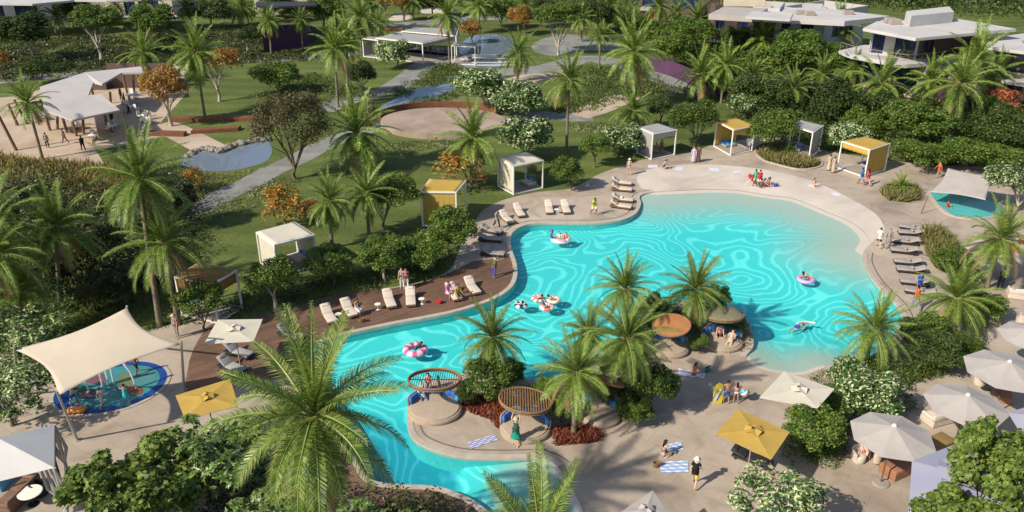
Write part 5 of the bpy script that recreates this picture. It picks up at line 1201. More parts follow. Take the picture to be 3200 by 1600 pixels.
square_parasol('low lilac square canopy at the right edge behind the lobed leaf tree', [(3150,1290),(3230,1420),(3400,1380),(3300,1240)], 3.4, m_lilac, rise=.5, group=None)
# marquee at the lower left corner
def marquee():
    W = [at(170, 1328, 3.6), at(170, 1462, 3.2), at(-150, 1540, 3.2), at(-150, 1400, 3.6)]; c = sum(W, Vector())/4; c.z = 0
    t = thing('marquee', 'white canopy tent with tied drapes over lounge furniture at the lower left corner', 'tent', c); Q = [w-c for w in W]
    top = sum(Q, Vector())/4; top.z = 4.5; n = 8; V = []; Fs = []
    for i in range(4):
        a, b = Q[i], Q[(i+1) % 4]; k0 = len(V)
        for j in range(n+1):
            for k in range(n+1): V.append(a.lerp(b, k/n).lerp(top, j/n))
        for j in range(n):
            for k in range(n): q = k0+j*(n+1)+k; Fs.append((q, q+1, q+n+2, q+n+1))
    o = MB().add(V, Fs).build('canopy', mat('white_canvas', (.82, .79, .76, 1), .8, trans=.1, noise=((.74, .70, .67, 1), 1)), t); s = o.modifiers.new('thick', 'SOLIDIFY'); s.thickness = .03
    for q in Q: MB().tube([(q.x, q.y, 0), (q.x, q.y, q.z)], .07, 8).build('post', mat('tent_pole', (.35, .31, .29, 1), .5), t)
    for i in (0, 1):
        q = Q[i]
        for k in range(4):
            a = q+Vector((-.2*k*0-.25*k, .05*k, -.05)); V = [a, a+Vector((.25-.06*k, 0, -1.3)), Vector((q.x+.02*k-.03, q.y-.02*k, 1.3)), Vector((q.x-.12+.06*k, q.y-.1, .05))]
            MB().tube(V, [.05, .09, .05, .10], 6).build('drape', m_grey, t, smooth=True)
    MB().tube([tuple(Q[0]+Vector((0, 0, -.1))), tuple(Q[1]+Vector((0, 0, -.1)))], .04, 6).build('beam', m_stone, t)
    return t
marquee()
# ---------------- loungers ----------------
LM = {}
def lounger(head, foot, m, label, back=32, group='sun loungers', z0=.018, pillow=True, towel=None):
    A, B = at(*head), at(*foot); d = (B-A); d.z = 0; c = (A+B)/2; c.z = z0; ang = math.atan2(d.y, d.x)-PI/2   # local +Y points to the foot
    t = thing('sun_lounger', label, 'sun lounger', c, ang, group); key = (m.name, back)
    if key not in LM:
        th = R(back); hx = .36; out = []
        f = MB().rbox((0, .0, .17), (.70, 2.0, .10), .03)
        for x in (-.27, .27):
            for y in (-.8, .8): f.box((x, y, .06), (.07, .09, .13))
        out.append(('frame', f, m_wood if m is m_cush else m_dark, False))
        out.append(('mattress', MB().rbox((0, .36, .29), (.70, 1.26, .13), .05), m, True))
        L = .80; cy = -.28-math.cos(th)*L/2; cz = .27+math.sin(th)*L/2+.03
        out.append(('backrest', MB().rbox((0, cy, cz), (.70, L, .13), .05, tilt=-th), m, True))
        out.append(('headrest', MB().rbox((0, -.28-math.cos(th)*.62, .27+math.sin(th)*.62+.11), (.50, .26, .10), .045, tilt=-th), m, True))
        LM[key] = [(a, b.build(a, c_, t, smooth=s)) for a, b, c_, s in out]
        LM[key] = [(a, o.data) for a, o in LM[key]]
    else:
        for a, me in LM[key]: link(a, me, None, t)
    if towel: MB().rbox((0, -.1, .44), (.42, .22, .16), .07).build('rolled_towel', towel, t, smooth=True)
    return t
def side_table(x, y, label, r=.22):
    t = thing('side_table', label, 'side table', at(x, y, .02)); MB().lathe((0, 0, 0), [(r-.02, .40), (r, .41), (r, .43)], 18).build('tabletop', m_white, t)
    MB().lathe((0, 0, 0), [(.14, 0), (.13, .02), (.02, .04), (.02, .41)], 10).build('stem', m_white, t); return t
D = 'beige sun lounger on the timber deck, '
for h, f, l in [((1009,966),(1050,1030),'nearest the left end of the pool'), ((1071,950),(1113,1008),'holding a seated woman in white'), ((1206,921),(1230,979),'left one of the straight middle pair'),
                ((1282,913),(1286,975),'right one of the straight middle pair'), ((1397,900),(1440,956),'holding the pair in pink and yellow'), ((1456,883),(1498,934),'right beside the pair in pink and yellow')]:
    lounger(h, f, m_cush, D+l)
P_ = 'beige sun lounger on the paving, '
for h, f, l in [((1566,678),(1602,706),'behind the man in the grey shirt'), ((1609,652),(1636,690),'between the man in grey and the straight pair'), ((1711,640),(1720,682),'left one of the pair facing the pool'), ((1759,639),(1776,682),'right one of the pair facing the pool')]:
    lounger(h, f, m_cush, P_+l)
for h, f, l in [((1905,574),(1981,582),'topmost of the four on the pool peninsula'), ((1905,594),(1981,601),'second from the top on the pool peninsula'), ((1905,627),(1986,634),'third from the top on the pool peninsula with a white towel'), ((1905,646),(1976,656),'lowest of the four on the pool peninsula')]:
    lounger(h, f, m_cush, 'beige sun lounger, '+l, towel=m_white if 'white' in l else None)
for h, f, l in [((1500,796),(1580,803),'with a sleeping person at the corner of the timber deck'), ((1490,752),(1573,757),'second from the timber deck on the left paving'), ((1500,722),(1573,736),'under the tall shrub tree on the left paving')]:
    lounger(h, f, m_taupe, 'grey brown sun lounger '+l, back=25)
for h, f, l in [((868,1040),(955,1072),'at the left end of the timber deck behind the huge palm'), ((706,1098),(790,1124),'in the shade of the cream square parasol'), ((690,1142),(765,1172),'lower one in the shade of the cream square parasol')]:
    lounger(h, f, m_grey, 'grey sun lounger '+l, back=38, z0=.03)
lounger((2300,1425),(2400,1462), m_dark, 'dark sun lounger under the yellow square parasol on the lower paving', back=12)
RL = [((2893,727),(2806,712),'topmost'), ((2896,739),(2792,731),'second from the top'), ((2872,768),(2784,757),'third from the top'), ((2870,797),(2775,786),'fourth from the top'), ((2882,832),(2785,822),'fifth from the top'), ((2892,857),(2795,847),'sixth from the top'), ((2900,896),(2812,885),'second from the bottom'), ((2905,928),(2839,915),'lowest')]
for h, f, l in RL: lounger(h, f, m_taupe, 'grey brown sun lounger in the right shore row, '+l+' of eight', back=20, group='loungers along the right shore', towel=m_taupe)
side_table(1059,998,'small round white table between the two left deck loungers'); side_table(1181,967,'small round white table left of the straight deck pair'); side_table(1318,950,'small round white table right of the straight deck pair'); side_table(1739,668,'small round white table between the paving pair of loungers')

# ---------------- round daybeds and canopies on the island ----------------
def daybed(cx, cy, rpx, a0, a1, label, nb=9, ry=.78, h=.30):
    P = at(cx, cy, h); r = rpx*depth(P)/F; t = thing('round_daybed', label, 'daybed', (P.x, P.y, 0), 0, 'round daybeds of the pool island')
    MB().lathe((0, 0, 0), [(r-.03, 0), (r-.03, .10), (r, .12), (r, h-.08), (r-.05, h-.07), (r-.05, h-.02), (r-.12, h)], 48, sy=ry+.15).build('base', m_tan, t, smooth=True)
    MB().lathe((0, 0, h-.005), [(r-.18, 0), (r-.14, .03), (r-.16, .07), (r-.24, .085)], 48, sy=ry+.15).build('seat_cushion', m_tan, t, smooth=True)
    mb = MB(); V = []; K = 40
    for k in range(K+1):
        a = R(a0+(a1-a0)*k/K)
        for rr, z in ((r+.0, h-.02), (r+.03, h+.44), (r-.07, h+.46), (r-.08, h-.02)): V.append((rr*math.cos(a), (ry+.15)*rr*math.sin(a), z))
    Fs = [(k*4+j, k*4+4+j, k*4+4+(j+1) % 4, k*4+(j+1) % 4) for k in range(K) for j in range(4)]+[(0, 1, 2, 3), (K*4+3, K*4+2, K*4+1, K*4)]
    mb.add(V, Fs).build('backrest', m_stone, t)
    for k in range(nb):
        a = R(a0+(a1-a0)*(k+.5)/nb); rr = r-.20; w = (R(a1-a0))*rr/nb*.94
        q = Vector((rr*math.cos(a), (ry+.15)*rr*math.sin(a), h+.25)); n = math.atan2(q.y/(ry+.15)**2, q.x)+PI/2
        MB().rbox(q, (w, .17, .42), .06, rz=n, tilt=.12).build('cushion', m_blue if k % 3 else m_sky, t, smooth=True)
    return t
daybed(1358,1272,86,15,175,'round daybed with a couple and blue cushions at the left island tip')
daybed(1641,1332,80,-5,170,'round daybed with a curve of blue cushions behind the woman in green')
daybed(1870,1290,70,20,165,'round shaded daybed with blue cushions right of the island palm')
daybed(2095,1083,58,20,160,'round daybed under the orange brown canopy')
daybed(2257,1062,64,10,170,'round daybed with blue cushions and two seated people at the right of the island')
def disc_canopy(cx, cy, rpx, z, label, style, tilt=(0, 0), ry=1.0, base=None):
    P = at(cx, cy, z); r = rpx*depth(P)/F; t = thing('round_canopy', label, 'canopy', (P.x, P.y, 0), 0, 'round canopies of the pool island')
    Rm = Matrix.Rotation(tilt[0], 3, 'X') @ Matrix.Rotation(tilt[1], 3, 'Y')
    T_ = lambda x, y, zz=0: Rm @ Vector((x, y*ry, zz))+Vector((0, 0, z))
    ring = [T_(r*math.cos(2*PI*k/40), r*math.sin(2*PI*k/40)) for k in range(41)]
    if style in ('lattice', 'slats'):
        MB().tube(ring, .065, 8, cap=False).build('rim', m_rattan, t, smooth=True)
        ring2 = [p+Vector((0, 0, -.13)) for p in ring]; MB().tube(ring2, .045, 6, cap=False).build('lower_rim', m_rattan, t, smooth=True)
        mb = MB(); n = 22 if style == 'lattice' else 20
        for k in range(1, n):
            x = -r+2*r*k/n; y = math.sqrt(max(0, r*r-x*x))
            if style == 'lattice': mb.tube([T_(x, -y), T_(x, y)], .017, 5)
            else: mb.box(T_(x, 0), (.06, 2*y*ry, .07), 0, tilt=tilt[0])
        if style == 'slats':
            for k in range(1, 7):
                y = -r+2*r*k/7; x = math.sqrt(max(0, r*r-y*y)); mb.tube([T_(-x, y, -.05), T_(x, y, -.05)], .025, 5)
        mb.build('slats', m_rattan if style == 'slats' else m_dark, t)
        MB().tube([T_(-r, 0, -.04), T_(r, 0, -.04)], .035, 6).build('cross_bar', m_rattan, t)
    elif style == 'solid':
        pr = [(0, .05), (r*.6, .04), (r, 0), (r, -.10), (0, -.12)]; mb = MB().lathe((0, 0, 0), pr, 48)
        mb.v = [tuple(T_(*v)) for v in mb.v]; mb.build('panel', m_rust, t); MB().tube(ring, .05, 8, cap=False).build('rim', m_rattan, t, smooth=True)
    else:
        pr = [(.01, .16), (r*.6, .14), (r*.9, .06), (r, -.04), (r*.97, -.18), (0.01, -.16)]; mb = MB().lathe((0, 0, 0), pr, 48)
        mb.v = [tuple(T_(*v)) for v in mb.v]; mb.build('thatch', mat('thatch', (.16, .15, .09, 1), .9, noise=((.30, .27, .18, 1), 14, .1), bump=.8, bscale=30), t)
        MB().tube(ring, .06, 8, cap=False).build('rim', m_rattan, t, smooth=True)
    px, py = base or (0, r*.75)
    MB().tube([(px, py, 0), tuple(T_(px*.5, py*.6/ry if ry else 0, -.05))], .07, 8).build('post', m_wood, t, smooth=True)
    return t
disc_canopy(1358,1184,82,2.0,'open rattan ring canopy above the left island daybed','lattice',(-.18,0),base=(.25,.9))
disc_canopy(1642,1250,82,1.9,'dense slatted rattan canopy above the middle island daybed','slats',(-.12,.12),base=(-.2,1.1))
disc_canopy(1908,1190,46,2.5,'dark rust coloured round canopy behind the island palm','solid',(-.35,.3),ry=1,base=(0,.8))
disc_canopy(2099,1016,58,2.0,'flat orange brown round canopy in the middle of the island','solid',(.12,-.1),base=(.3,.9))
disc_canopy(2258,980,66,1.9,'thatched round canopy at the rear right of the island','thatch',(-.16,0),base=(0,1.0))
# towels
def towel(corners, label, m, z=.02, group='striped beach towels'):
    W = [at(*p, z) for p in corners]; c = sum(W, Vector())/4; Q = [w-c for w in W]; t = thing('beach_towel', label, 'towel', c, 0, group)
    n = 14; V = []; Fs = []; mi = []
    for j in range(n+1):
        for k in range(n+1): p = (Q[0]*(1-k/n)+Q[1]*k/n)*(1-j/n)+(Q[3]*(1-k/n)+Q[2]*k/n)*j/n; p.z = .012+.012*math.sin(k*1.3+j*.9); V.append(p)
    for j in range(n):
        for k in range(n): q = j*(n+1)+k; Fs.append((q, q+1, q+n+2, q+n+1)); mi.append(1 if (j % 4 == 1) else 0)
    mb = MB(); mb.v = [tuple(v) for v in V]; mb.f = Fs; mb.m = mi; return mb.build('cloth', [m, m_white], t)
m_tow = mat('towel_blue', (.27, .38, .68, 1), .9, noise=((.33, .44, .72, 1), 5)); m_tow2 = mat('towel_lilac', (.20, .22, .52, 1), .9, noise=((.25, .27, .56, 1), 5)); m_tow3 = mat('towel_pale', (.52, .55, .72, 1), .9)
towel([(2068,1428),(2135,1404),(2128,1380),(2075,1392)],'blue striped towel under the kneeling woman',m_tow)
towel([(2066,1478),(2152,1476),(2150,1440),(2060,1444)],'blue striped towel beside the walking man in yellow shorts',m_tow)
towel([(2117,1174),(2200,1182),(2206,1168),(2119,1152)],'lilac towel under the woman sitting by the right island bushes',m_tow3)
towel([(1470,1404),(1556,1374),(1545,1358),(1460,1384)],'lilac blue striped towel lying on the pool island',m_tow2)
for k, (x, y) in enumerate([(2232,531),(2303,538),(2613,608),(2040,520),(2122,528)]):
    w_, sk = 15-k % 3*2, (3, -4, 5, 0, -2)[k]
    towel([(x-w_+sk,y+5),(x+w_+sk,y+6-k % 2*2),(x+w_-sk,y-5),(x-w_-sk,y-6+k % 2*2)],['pale lilac towel left of the one by the beach group','pale lilac towel nearest the red umbrella group','pale lilac towel on the sand right of the meditating person','pale towel nearest the standing person in a hat','pale towel between the crouching person and the strolling couple'][k],m_tow3)
towel([(2524,584),(2560,586),(2562,578),(2528,576)],'small pale towel under the meditating person',m_tow3)

# ---------------- people ----------------
SKN = mat('skin', (.42, .22, .14, 1), .6); SKD = mat('dark_skin', (.16, .075, .045, 1), .6); SKL = mat('light_skin', (.62, .38, .27, 1), .6)
HR = mat('dark_hair', (.012, .009, .008, 1), .5); EYE = mat('eye', (.01, .01, .01, 1), .3)
def cl(name, r, g, b, c2=None): return mat('cloth_'+name, (r, g, b, 1), .85, noise=((*c2, 1), 14, .05) if c2 else None)
BL = cl('black', .012, .012, .014); YS = cl('bright_yellow', .75, .55, .02, (.65, .40, .02)); WH = cl('white', .75, .73, .70); TE = cl('teal', .01, .32, .22, (.02, .16, .12)); RB = cl('royal_blue', .02, .08, .45)
PK = cl('pink', .65, .25, .30); LM_ = cl('lime', .60, .62, .03); PU = cl('violet', .09, .07, .36); GY = cl('grey', .32, .30, .27); OR = cl('orange', .65, .12, .03); PT = cl('patterned', .40, .34, .30, (.10, .10, .10)); LV = cl('lavender', .50, .42, .55); BR = cl('brown', .12, .09, .07); NV = cl('navy', .02, .03, .10, (.12, .14, .25)); RD = cl('red', .50, .03, .03); GN = cl('green', .08, .40, .24); TN = cl('tan', .50, .40, .30); AQ = cl('aqua', .05, .42, .45)
def FK(p):
    """joints of a 1.75 m body facing +Y; p: pose"""
    sx = p.get('sx', 1); J = {}; lean = R(p.get('lean', 0)); side = R(p.get('side', 0)); hz = p.get('hip', .94)
    def rot(v, a): return Vector((v[0], v[1]*math.cos(a)+v[2]*math.sin(a), -v[1]*math.sin(a)+v[2]*math.cos(a)))
    pel = Vector((0, 0, hz)); J['pel'] = pel
    for n, z, y in (('waist', .16, 0), ('chest', .36, .0), ('neck', .52, 0), ('throat', .575, .01)): J[n] = pel+rot((0, y, z), lean)
    hl = lean-R(p.get('look', 0)); J['head0'] = J['throat']+rot((0, .02, .055), hl); J['head1'] = J['head0']+rot((0, .0, .10), hl); J['_h'] = hl
    for s, i in (('L', -1), ('R', 1)):
        th, kn, sp = p.get('leg'+s, p.get('leg', (0, 0, 4))); th, kn, sp = R(th), R(kn), R(sp)
        hip = pel+Vector((i*.095, 0, -.04)); J['hip'+s] = hip
        up = Vector((i*math.sin(sp), math.sin(th)*math.cos(sp), -math.cos(th)*math.cos(sp)))
        a2 = th-kn; sh = Vector((i*math.sin(sp)*.5*p.get('cross', 1), math.sin(a2), -math.cos(a2))).normalized()
        J['knee'+s] = hip+up*.43; J['ank'+s] = J['knee'+s]+sh*.41
        fd = Vector((0, math.cos(a2*.6), math.sin(a2*.6)*.8-.10)).normalized(); J['toe'+s] = J['ank'+s]+fd*.19+Vector((i*.02, 0, -.045)); J['heel'+s] = J['ank'+s]-fd*.04+Vector((0, 0, -.05))
        sh_ = J['neck']+rot((i*.175, 0, -.05), lean); J['sho'+s] = sh_
        a, e, o = p.get('arm'+s, p.get('arm', (5, 12, 10))); a, e, o = R(a), R(e), R(o)
        ua = rot(Vector((i*math.sin(o)*1.0, math.sin(a)*math.cos(o), -math.cos(a)*math.cos(o))), lean)
        fa = rot(Vector((i*math.sin(o)*p.get('fo', .4), math.sin(a+e), -math.cos(a+e))).normalized(), lean)
        J['elb'+s] = sh_+ua*.285; J['wri'+s] = J['elb'+s]+fa*.25; J['pal'+s] = J['wri'+s]+fa*.085; J['_f'+s] = fa
    return J
RAD = dict(pel=.135, waist=.115, chest=.135, neck=.075, throat=.052, head0=.082, head1=.088, hip=.092, knee=.055, ank=.038, toe=.022, heel=.03, sho=.056, elb=.040, wri=.027, pal=.034)
def skin(name, pts, edges, rad, extra=(), sub=1):
    me = bpy.data.meshes.new(name); me.from_pydata([tuple(p) for p in pts], edges, []); o = bpy.data.objects.new(name, me); COL.objects.link(o)
    m = o.modifiers.new('s', 'SKIN'); m.use_smooth_shade = True; sv = me.skin_vertices[0].data
    seen = set(); adj = {}
    for a, b in edges: adj.setdefault(a, []).append(b); adj.setdefault(b, []).append(a)
    for i, r in enumerate(rad): sv[i].radius = (r, r) if not hasattr(r, '__len__') else r
    for i in range(len(pts)):
        if i in seen: continue
        sv[i].use_root = True; st_ = [i]
        while st_:
            k = st_.pop()
            if k in seen: continue
            seen.add(k); st_ += adj.get(k, [])
    if sub: q = o.modifiers.new('u', 'SUBSURF'); q.levels = sub; q.render_levels = sub
    bpy.context.view_layer.update(); dg = bpy.context.evaluated_depsgraph_get()
    out = bpy.data.meshes.new_from_object(o.evaluated_get(dg)); bpy.data.objects.remove(o); bpy.data.meshes.remove(me)
    out.name = name; out.materials.clear(); return out
def body_mesh(J, sc=1):
    names = ['pel', 'waist', 'chest', 'neck', 'throat', 'head0', 'head1']; pts = [J[n] for n in names]; rad = [RAD[n] for n in names]; E = [(i, i+1) for i in range(6)]; ix = {n: i for i, n in enumerate(names)}
    rad[0] = (.15, .105); rad[1] = (.125, .09); rad[2] = (.155, .105)
    def add(n, par, r): ix[n] = len(pts); pts.append(J[n]); rad.append(r); E.append((ix[par], ix[n]))
    for s in 'LR':
        add('hip'+s, 'pel', RAD['hip']); add('knee'+s, 'hip'+s, RAD['knee'])
        ix['calf'+s] = len(pts); pts.append(J['knee'+s].lerp(J['ank'+s], .35)); rad.append(.052); E.append((ix['knee'+s], ix['calf'+s]))
        add('ank'+s, 'calf'+s, RAD['ank']); add('toe'+s, 'ank'+s, (.038, .022))
        add('sho'+s, 'neck', RAD['sho']); add('elb'+s, 'sho'+s, RAD['elb']); add('wri'+s, 'elb'+s, RAD['wri']); add('pal'+s, 'wri'+s, (.040, .018))
    for s, i in (('L', -1), ('R', 1)):   # five fingers per hand
        f = J['_f'+s]; b = J['pal'+s]; x = Vector((0, 0, 1)).cross(f); x = x.normalized() if x.length > .1 else Vector((0, 1, 0)); nrm = f.cross(x).normalized()
        for k in range(5):
            if k < 4: base = b+x*(k-1.5)*.019+f*.005; L = (.058, .072, .078, .070)[k]; d1 = f; d2 = (f-nrm*.5).normalized()
            else: base = b-f*.05+x*.028; L = .052; d1 = (f*.7+x*.8).normalized(); d2 = (f*.95+x*.3).normalized()
            j = len(pts); pts += [base, base+d1*L*.5, base+d1*L*.5+d2*L*.5]; rad += [.010, .009, .007]; E += [(j, j+1), (j+1, j+2)]
    me = skin('body', pts, E, rad)
    bm = bmesh.new(); bm.from_mesh(me); h = J['head0'].lerp(J['head1'], .45); hl = J['_h']; M = Matrix.Rotation(-hl, 4, 'X')
    def blob_(c, s, mi):
        T = Matrix.Translation(h) @ M @ Matrix.Translation(c) @ Matrix.Diagonal((*s, 1)); r_ = bmesh.ops.create_icosphere(bm, subdivisions=1 if max(s) < .03 else 2, radius=1, matrix=T)
        for v in r_['verts']:
            for f in v.link_faces: f.material_index = mi; f.smooth = True
    blob_((0, .005, .0), (.078, .094, .115), 0); blob_((0, .098, -.015), (.014, .022, .024), 0); blob_((.08, 0, -.005), (.012, .02, .03), 0); blob_((-.08, 0, -.005), (.012, .02, .03), 0)
    blob_((.032, .084, .012), (.013, .011, .009), 1); blob_((-.032, .084, .012), (.013, .011, .009), 1); blob_((0, .086, -.055), (.024, .010, .007), 1)
    bm.to_mesh(me); bm.free(); return me
def garment(kind_, J):
    if kind_ in ('shirt', 'vest'):
        n = ['pel', 'waist', 'chest', 'neck']; P = [J[k].copy() for k in n]; Rr = [(.155, .115), (.145, .11), (.175, .125), (.085, .075)]; E = [(0, 1), (1, 2), (2, 3)]; P[0] = J['pel']+(J['waist']-J['pel'])*.10; P.append(P[0]+(J['pel']-J['waist'])*.10); Rr.append((.170, .128)); E.append((0, 4)); Rr[0] = (.172, .130)
        for s in 'LR':
            j = len(P); P.append(J['sho'+s]); Rr.append(.068); E.append((3, j))
            if kind_ == 'shirt': P.append(J['sho'+s].lerp(J['elb'+s], .62)); Rr.append(.060); E.append((j, j+1))
        return skin(kind_, P, E, Rr)
    if kind_ == 'long_shirt':
        dn = (J['pel']-J['waist']); P = [J['pel']+dn*.3, J['waist'], J['chest'], J['neck'], J['pel']+dn*.42]; Rr = [(.175, .135), (.155, .122), (.180, .130), (.085, .075), (.175, .135)]; E = [(0, 1), (1, 2), (2, 3), (0, 4)]
        for s in 'LR': j = len(P); P += [J['sho'+s], J['elb'+s], J['wri'+s]]; Rr += [.07, .056, .046]; E += [(3, j), (j, j+1), (j+1, j+2)]
        return skin(kind_, P, E, Rr)
    if kind_ in ('shorts', 'trousers', 'briefs'):
        P = [J['waist'].lerp(J['pel'], .35), J['pel']]; Rr = [(.150, .115), (.172, .126)]; E = [(0, 1)]
        for s in 'LR':
            j = len(P); P.append(J['hip'+s]); Rr.append(.118); E.append((1, j))
            if kind_ == 'briefs': P.append(J['hip'+s].lerp(J['knee'+s], .16)); Rr.append(.108); E.append((j, j+1)); continue
            P.append(J['hip'+s].lerp(J['knee'+s], .85 if kind_ == 'shorts' else 1)); Rr.append(.088 if kind_ == 'shorts' else .075); E.append((j, j+1))
            if kind_ == 'trousers': P.append(J['ank'+s].lerp(J['knee'+s], .08)); Rr.append(.062); E.append((j+1, j+2))
        return skin(kind_, P, E, Rr)
    if kind_ in ('top',):
        P = [J['waist'].lerp(J['chest'], q) for q in (.30, .45, .8, 1.1, 1.25)]; return skin(kind_, P, [(i, i+1) for i in range(4)], [(.185, .135), (.185, .135), (.192, .140), (.185, .135), (.185, .13)])
    if kind_ in ('dress', 'robe', 'skirt'):
        kn = (J['kneeL']+J['kneeR'])/2; an = (J['ankL']+J['ankR'])/2; w = (J['kneeL']-J['kneeR']).length/2
        P = [J['neck'], J['chest'], J['waist'], J['pel'], (J['hipL']+J['hipR'])/2*.4+kn*.6, kn] if kind_ != 'skirt' else [J['waist'].lerp(J['pel'], .5), J['pel'], J['pel'].lerp(kn, .6), kn]
        Rr = [(.09, .075), (.168, .125), (.14, .11), (.175, .13), (.19+w*.3, .16), (.19+w*.5, .17)] if kind_ != 'skirt' else [(.14, .11), (.18, .14), (.24+w*.3, .20), (.27+w*.5, .22)]
        if kind_ == 'robe': P += [an.lerp(kn, .12), an.lerp(kn, .05)]; Rr += [(.235, .19), (.235, .19)]
        else: dd = (P[-1]-P[-2]).normalized(); P.append(P[-1]+dd*.03); Rr.append(Rr[-1])
        E = [(i, i+1) for i in range(len(P)-1)]
        if kind_ == 'robe':
            for s in 'LR': j = len(P); P += [J['sho'+s], J['elb'+s], J['wri'+s]]; Rr += [.078, .068, .066]; E += [(0, j), (j, j+1), (j+1, j+2)]
        return skin(kind_, P, E, Rr)
def hair_mesh(J, long_):
    hl = J['_h']
    def rot(v): return Vector((v[0], v[1]*math.cos(hl)+v[2]*math.sin(hl), -v[1]*math.sin(hl)+v[2]*math.cos(hl)))
    h = J['head0'].lerp(J['head1'], .45); P = [h+rot((0, .075, .085)), h+rot((0, .02, .075)), h+rot((0, -.04, .035)), h+rot((0, -.05, -.05))]; Rr = [(.070, .035), (.098, .060), (.108, .095), (.092, .060)]
    if long_: P += [h+rot((0, -.085, -.14)), h+rot((0, -.105, -.30))]; Rr += [(.105, .06), (.08, .04)]
    return skin('hair', P, [(i, i+1) for i in range(len(P)-1)], Rr)
def hat_mesh(J):
    hl = J['_h']; h = J['head0'].lerp(J['head1'], .45); M = Matrix.Rotation(-hl, 4, 'X')
    mb = MB().lathe((0, 0, .045), [(.19, -.01), (.105, .01), (.10, .08), (.07, .11), (.001, .115)], 20); mb.v = [tuple(h+(M @ Vector(v))) for v in mb.v]
    me = bpy.data.meshes.new('hat'); me.from_pydata(mb.v, [], mb.f); me.shade_smooth(); return me
POSE = dict(
 stand=dict(legL=(3, 4, 4), legR=(-3, 4, 4)), walk=dict(legL=(22, 10, 2), legR=(-18, 22, 2), armL=(-22, 18, 8), armR=(22, 25, 8), lean=3),
 run=dict(legL=(45, 70, 1), legR=(-12, 30, 1), armL=(-35, 95, 8), armR=(30, 95, 8), lean=10, hip=.92), hold=dict(legL=(5, 5, 5), legR=(-4, 4, 5), armL=(10, 15, 48), armR=(30, 70, 16), fo=.7),
 carry=dict(legL=(3, 5, 4), legR=(-5, 5, 4), armR=(20, 75, 25), armL=(15, 60, 10)), sit=dict(hip=.12, leg=(62, 118, 8), arm=(45, 25, 12), lean=8), sitflat=dict(hip=.12, leg=(86, 8, 8), arm=(-25, 5, 20), lean=-14),
 kneel=dict(hip=.20, leg=(78, 158, 10), arm=(35, 35, 8), lean=10), cross=dict(hip=.12, leg=(72, 135, 42), cross=-1.4, arm=(35, 55, 12), lean=0), edge=dict(hip=.56, leg=(82, 82, 6), arm=(30, 45, 8), lean=8),
 lie=dict(leg=(6, 10, 6), arm=(8, 20, 22)), recline=dict(hip=.12, leg=(80, 25, 8), arm=(15, 60, 14), lean=-42), raise_=dict(legL=(8, 8, 6), legR=(-8, 8, 6), arm=(165, 40, 12), lean=-4, fo=-.8), point=dict(legL=(6, 6, 5), legR=(-6, 6, 5), armL=(80, 10, 25), armR=(10, 20, 10), lean=6),
 reach=dict(legL=(8, 6, 6), legR=(-14, 10, 6), arm=(92, 20, 16), lean=12), child=dict(legL=(10, 10, 8), legR=(-5, 8, 8), arm=(70, 30, 30), lean=4), crouch=dict(hip=.36, leg=(95, 140, 14), arm=(50, 40, 10), lean=32))
CJ = {}; CM = {}
def person(px, py, face, pose, label, clothes, sk=None, hair=True, long_=False, hat=None, z=.02, h=1.75, roll=None, P=None, hairm=None, group=None):
    """face: heading in degrees, 0 = away from the camera (+Y), 90 = to the left (-X), 180 = to the camera"""
    if pose not in CJ: CJ[pose] = FK(POSE[pose])
    J = CJ[pose]
    def get(k, fn):
        if (pose, k) not in CM: CM[(pose, k)] = fn()
        return CM[(pose, k)]
    P = at(px, py, z) if P is None else P; t = thing('person', label, 'person', P, R(face), group); s = h/1.75
    def put(nm, me, m):
        me_u = me
        if len(me_u.materials) == 0:
            me_u.materials.append(m)
            if nm == 'body': me_u.materials.append(EYE)
        o = link(nm, me_u, None, t, scale=s); o.material_slots[0].link = 'OBJECT'; o.material_slots[0].material = m
        if roll is not None: o.rotation_euler = (R(roll), 0, 0); o.location = Matrix.Rotation(R(roll), 3, 'X') @ Vector((0, 0, -.94*s))+Vector((0, 0, .0))
        return o
    put('body', get('body', lambda: body_mesh(J)), sk or SKN)
    for nm, m in clothes: put(nm, get(nm, lambda nm=nm: garment(nm, J)), m)
    if hair: put('hair', get('hair%d' % long_, lambda: hair_mesh(J, long_)), hairm or HR)
    if hat: put('hat', get('hat', lambda: hat_mesh(J)), hat)
    return t
person(2168,1520,-25,'walk','man in black shirt, yellow shorts and white hat walking away',[('shirt',BL),('shorts',YS)],SKL,hat=WH,hair=False)
person(2070,1425,-60,'kneel','woman with long dark hair kneeling on a blue striped towel',[('dress',PT)],SKL,long_=True)
person(2268,1260,0,'hold','boy in blue shorts seen from behind holding a yellow body board',[('shorts',RB)],SKN,h=1.55)
person(2298,1259,-5,'carry','girl in a white and pink swimsuit holding a beach ball',[('top',PK),('briefs',WH)],SKN,long_=True,h=1.38)
person(2166,1171,-110,'sit','woman in a dark red swimsuit sitting on a lilac towel by the island bushes',[('top',OR),('briefs',BL)],SKN,long_=True)
person(1612,1390,160,'raise_','woman in a green top and teal skirt with raised arms before the middle daybed',[('vest',cl('dark_green', .03, .10, .07)),('skirt',TE)],SKL,hat=TN,z=.02)
person(1322,1238,200,'recline','man in a pale shirt and dark trousers reclining on the left daybed',[('long_shirt',cl('pale_blue', .42, .48, .52)),('trousers',NV)],SKL,z=.38)
person(1340,1222,190,'edge','woman in pink and grey sitting behind the reclining man on the left daybed',[('vest',PK),('trousers',GY)],SKL,z=-.08,long_=True)
person(2246,1066,170,'edge','person in pink sitting on the right daybed',[('shirt',cl('salmon', .60, .30, .26)),('shorts',BL)],SKL,z=-.1)
person(2282,1070,150,'recline','person in beige stretched on the right daybed with legs hanging over its edge',[('shirt',TN),('trousers',TN)],SKL,z=.36,hat=BR)
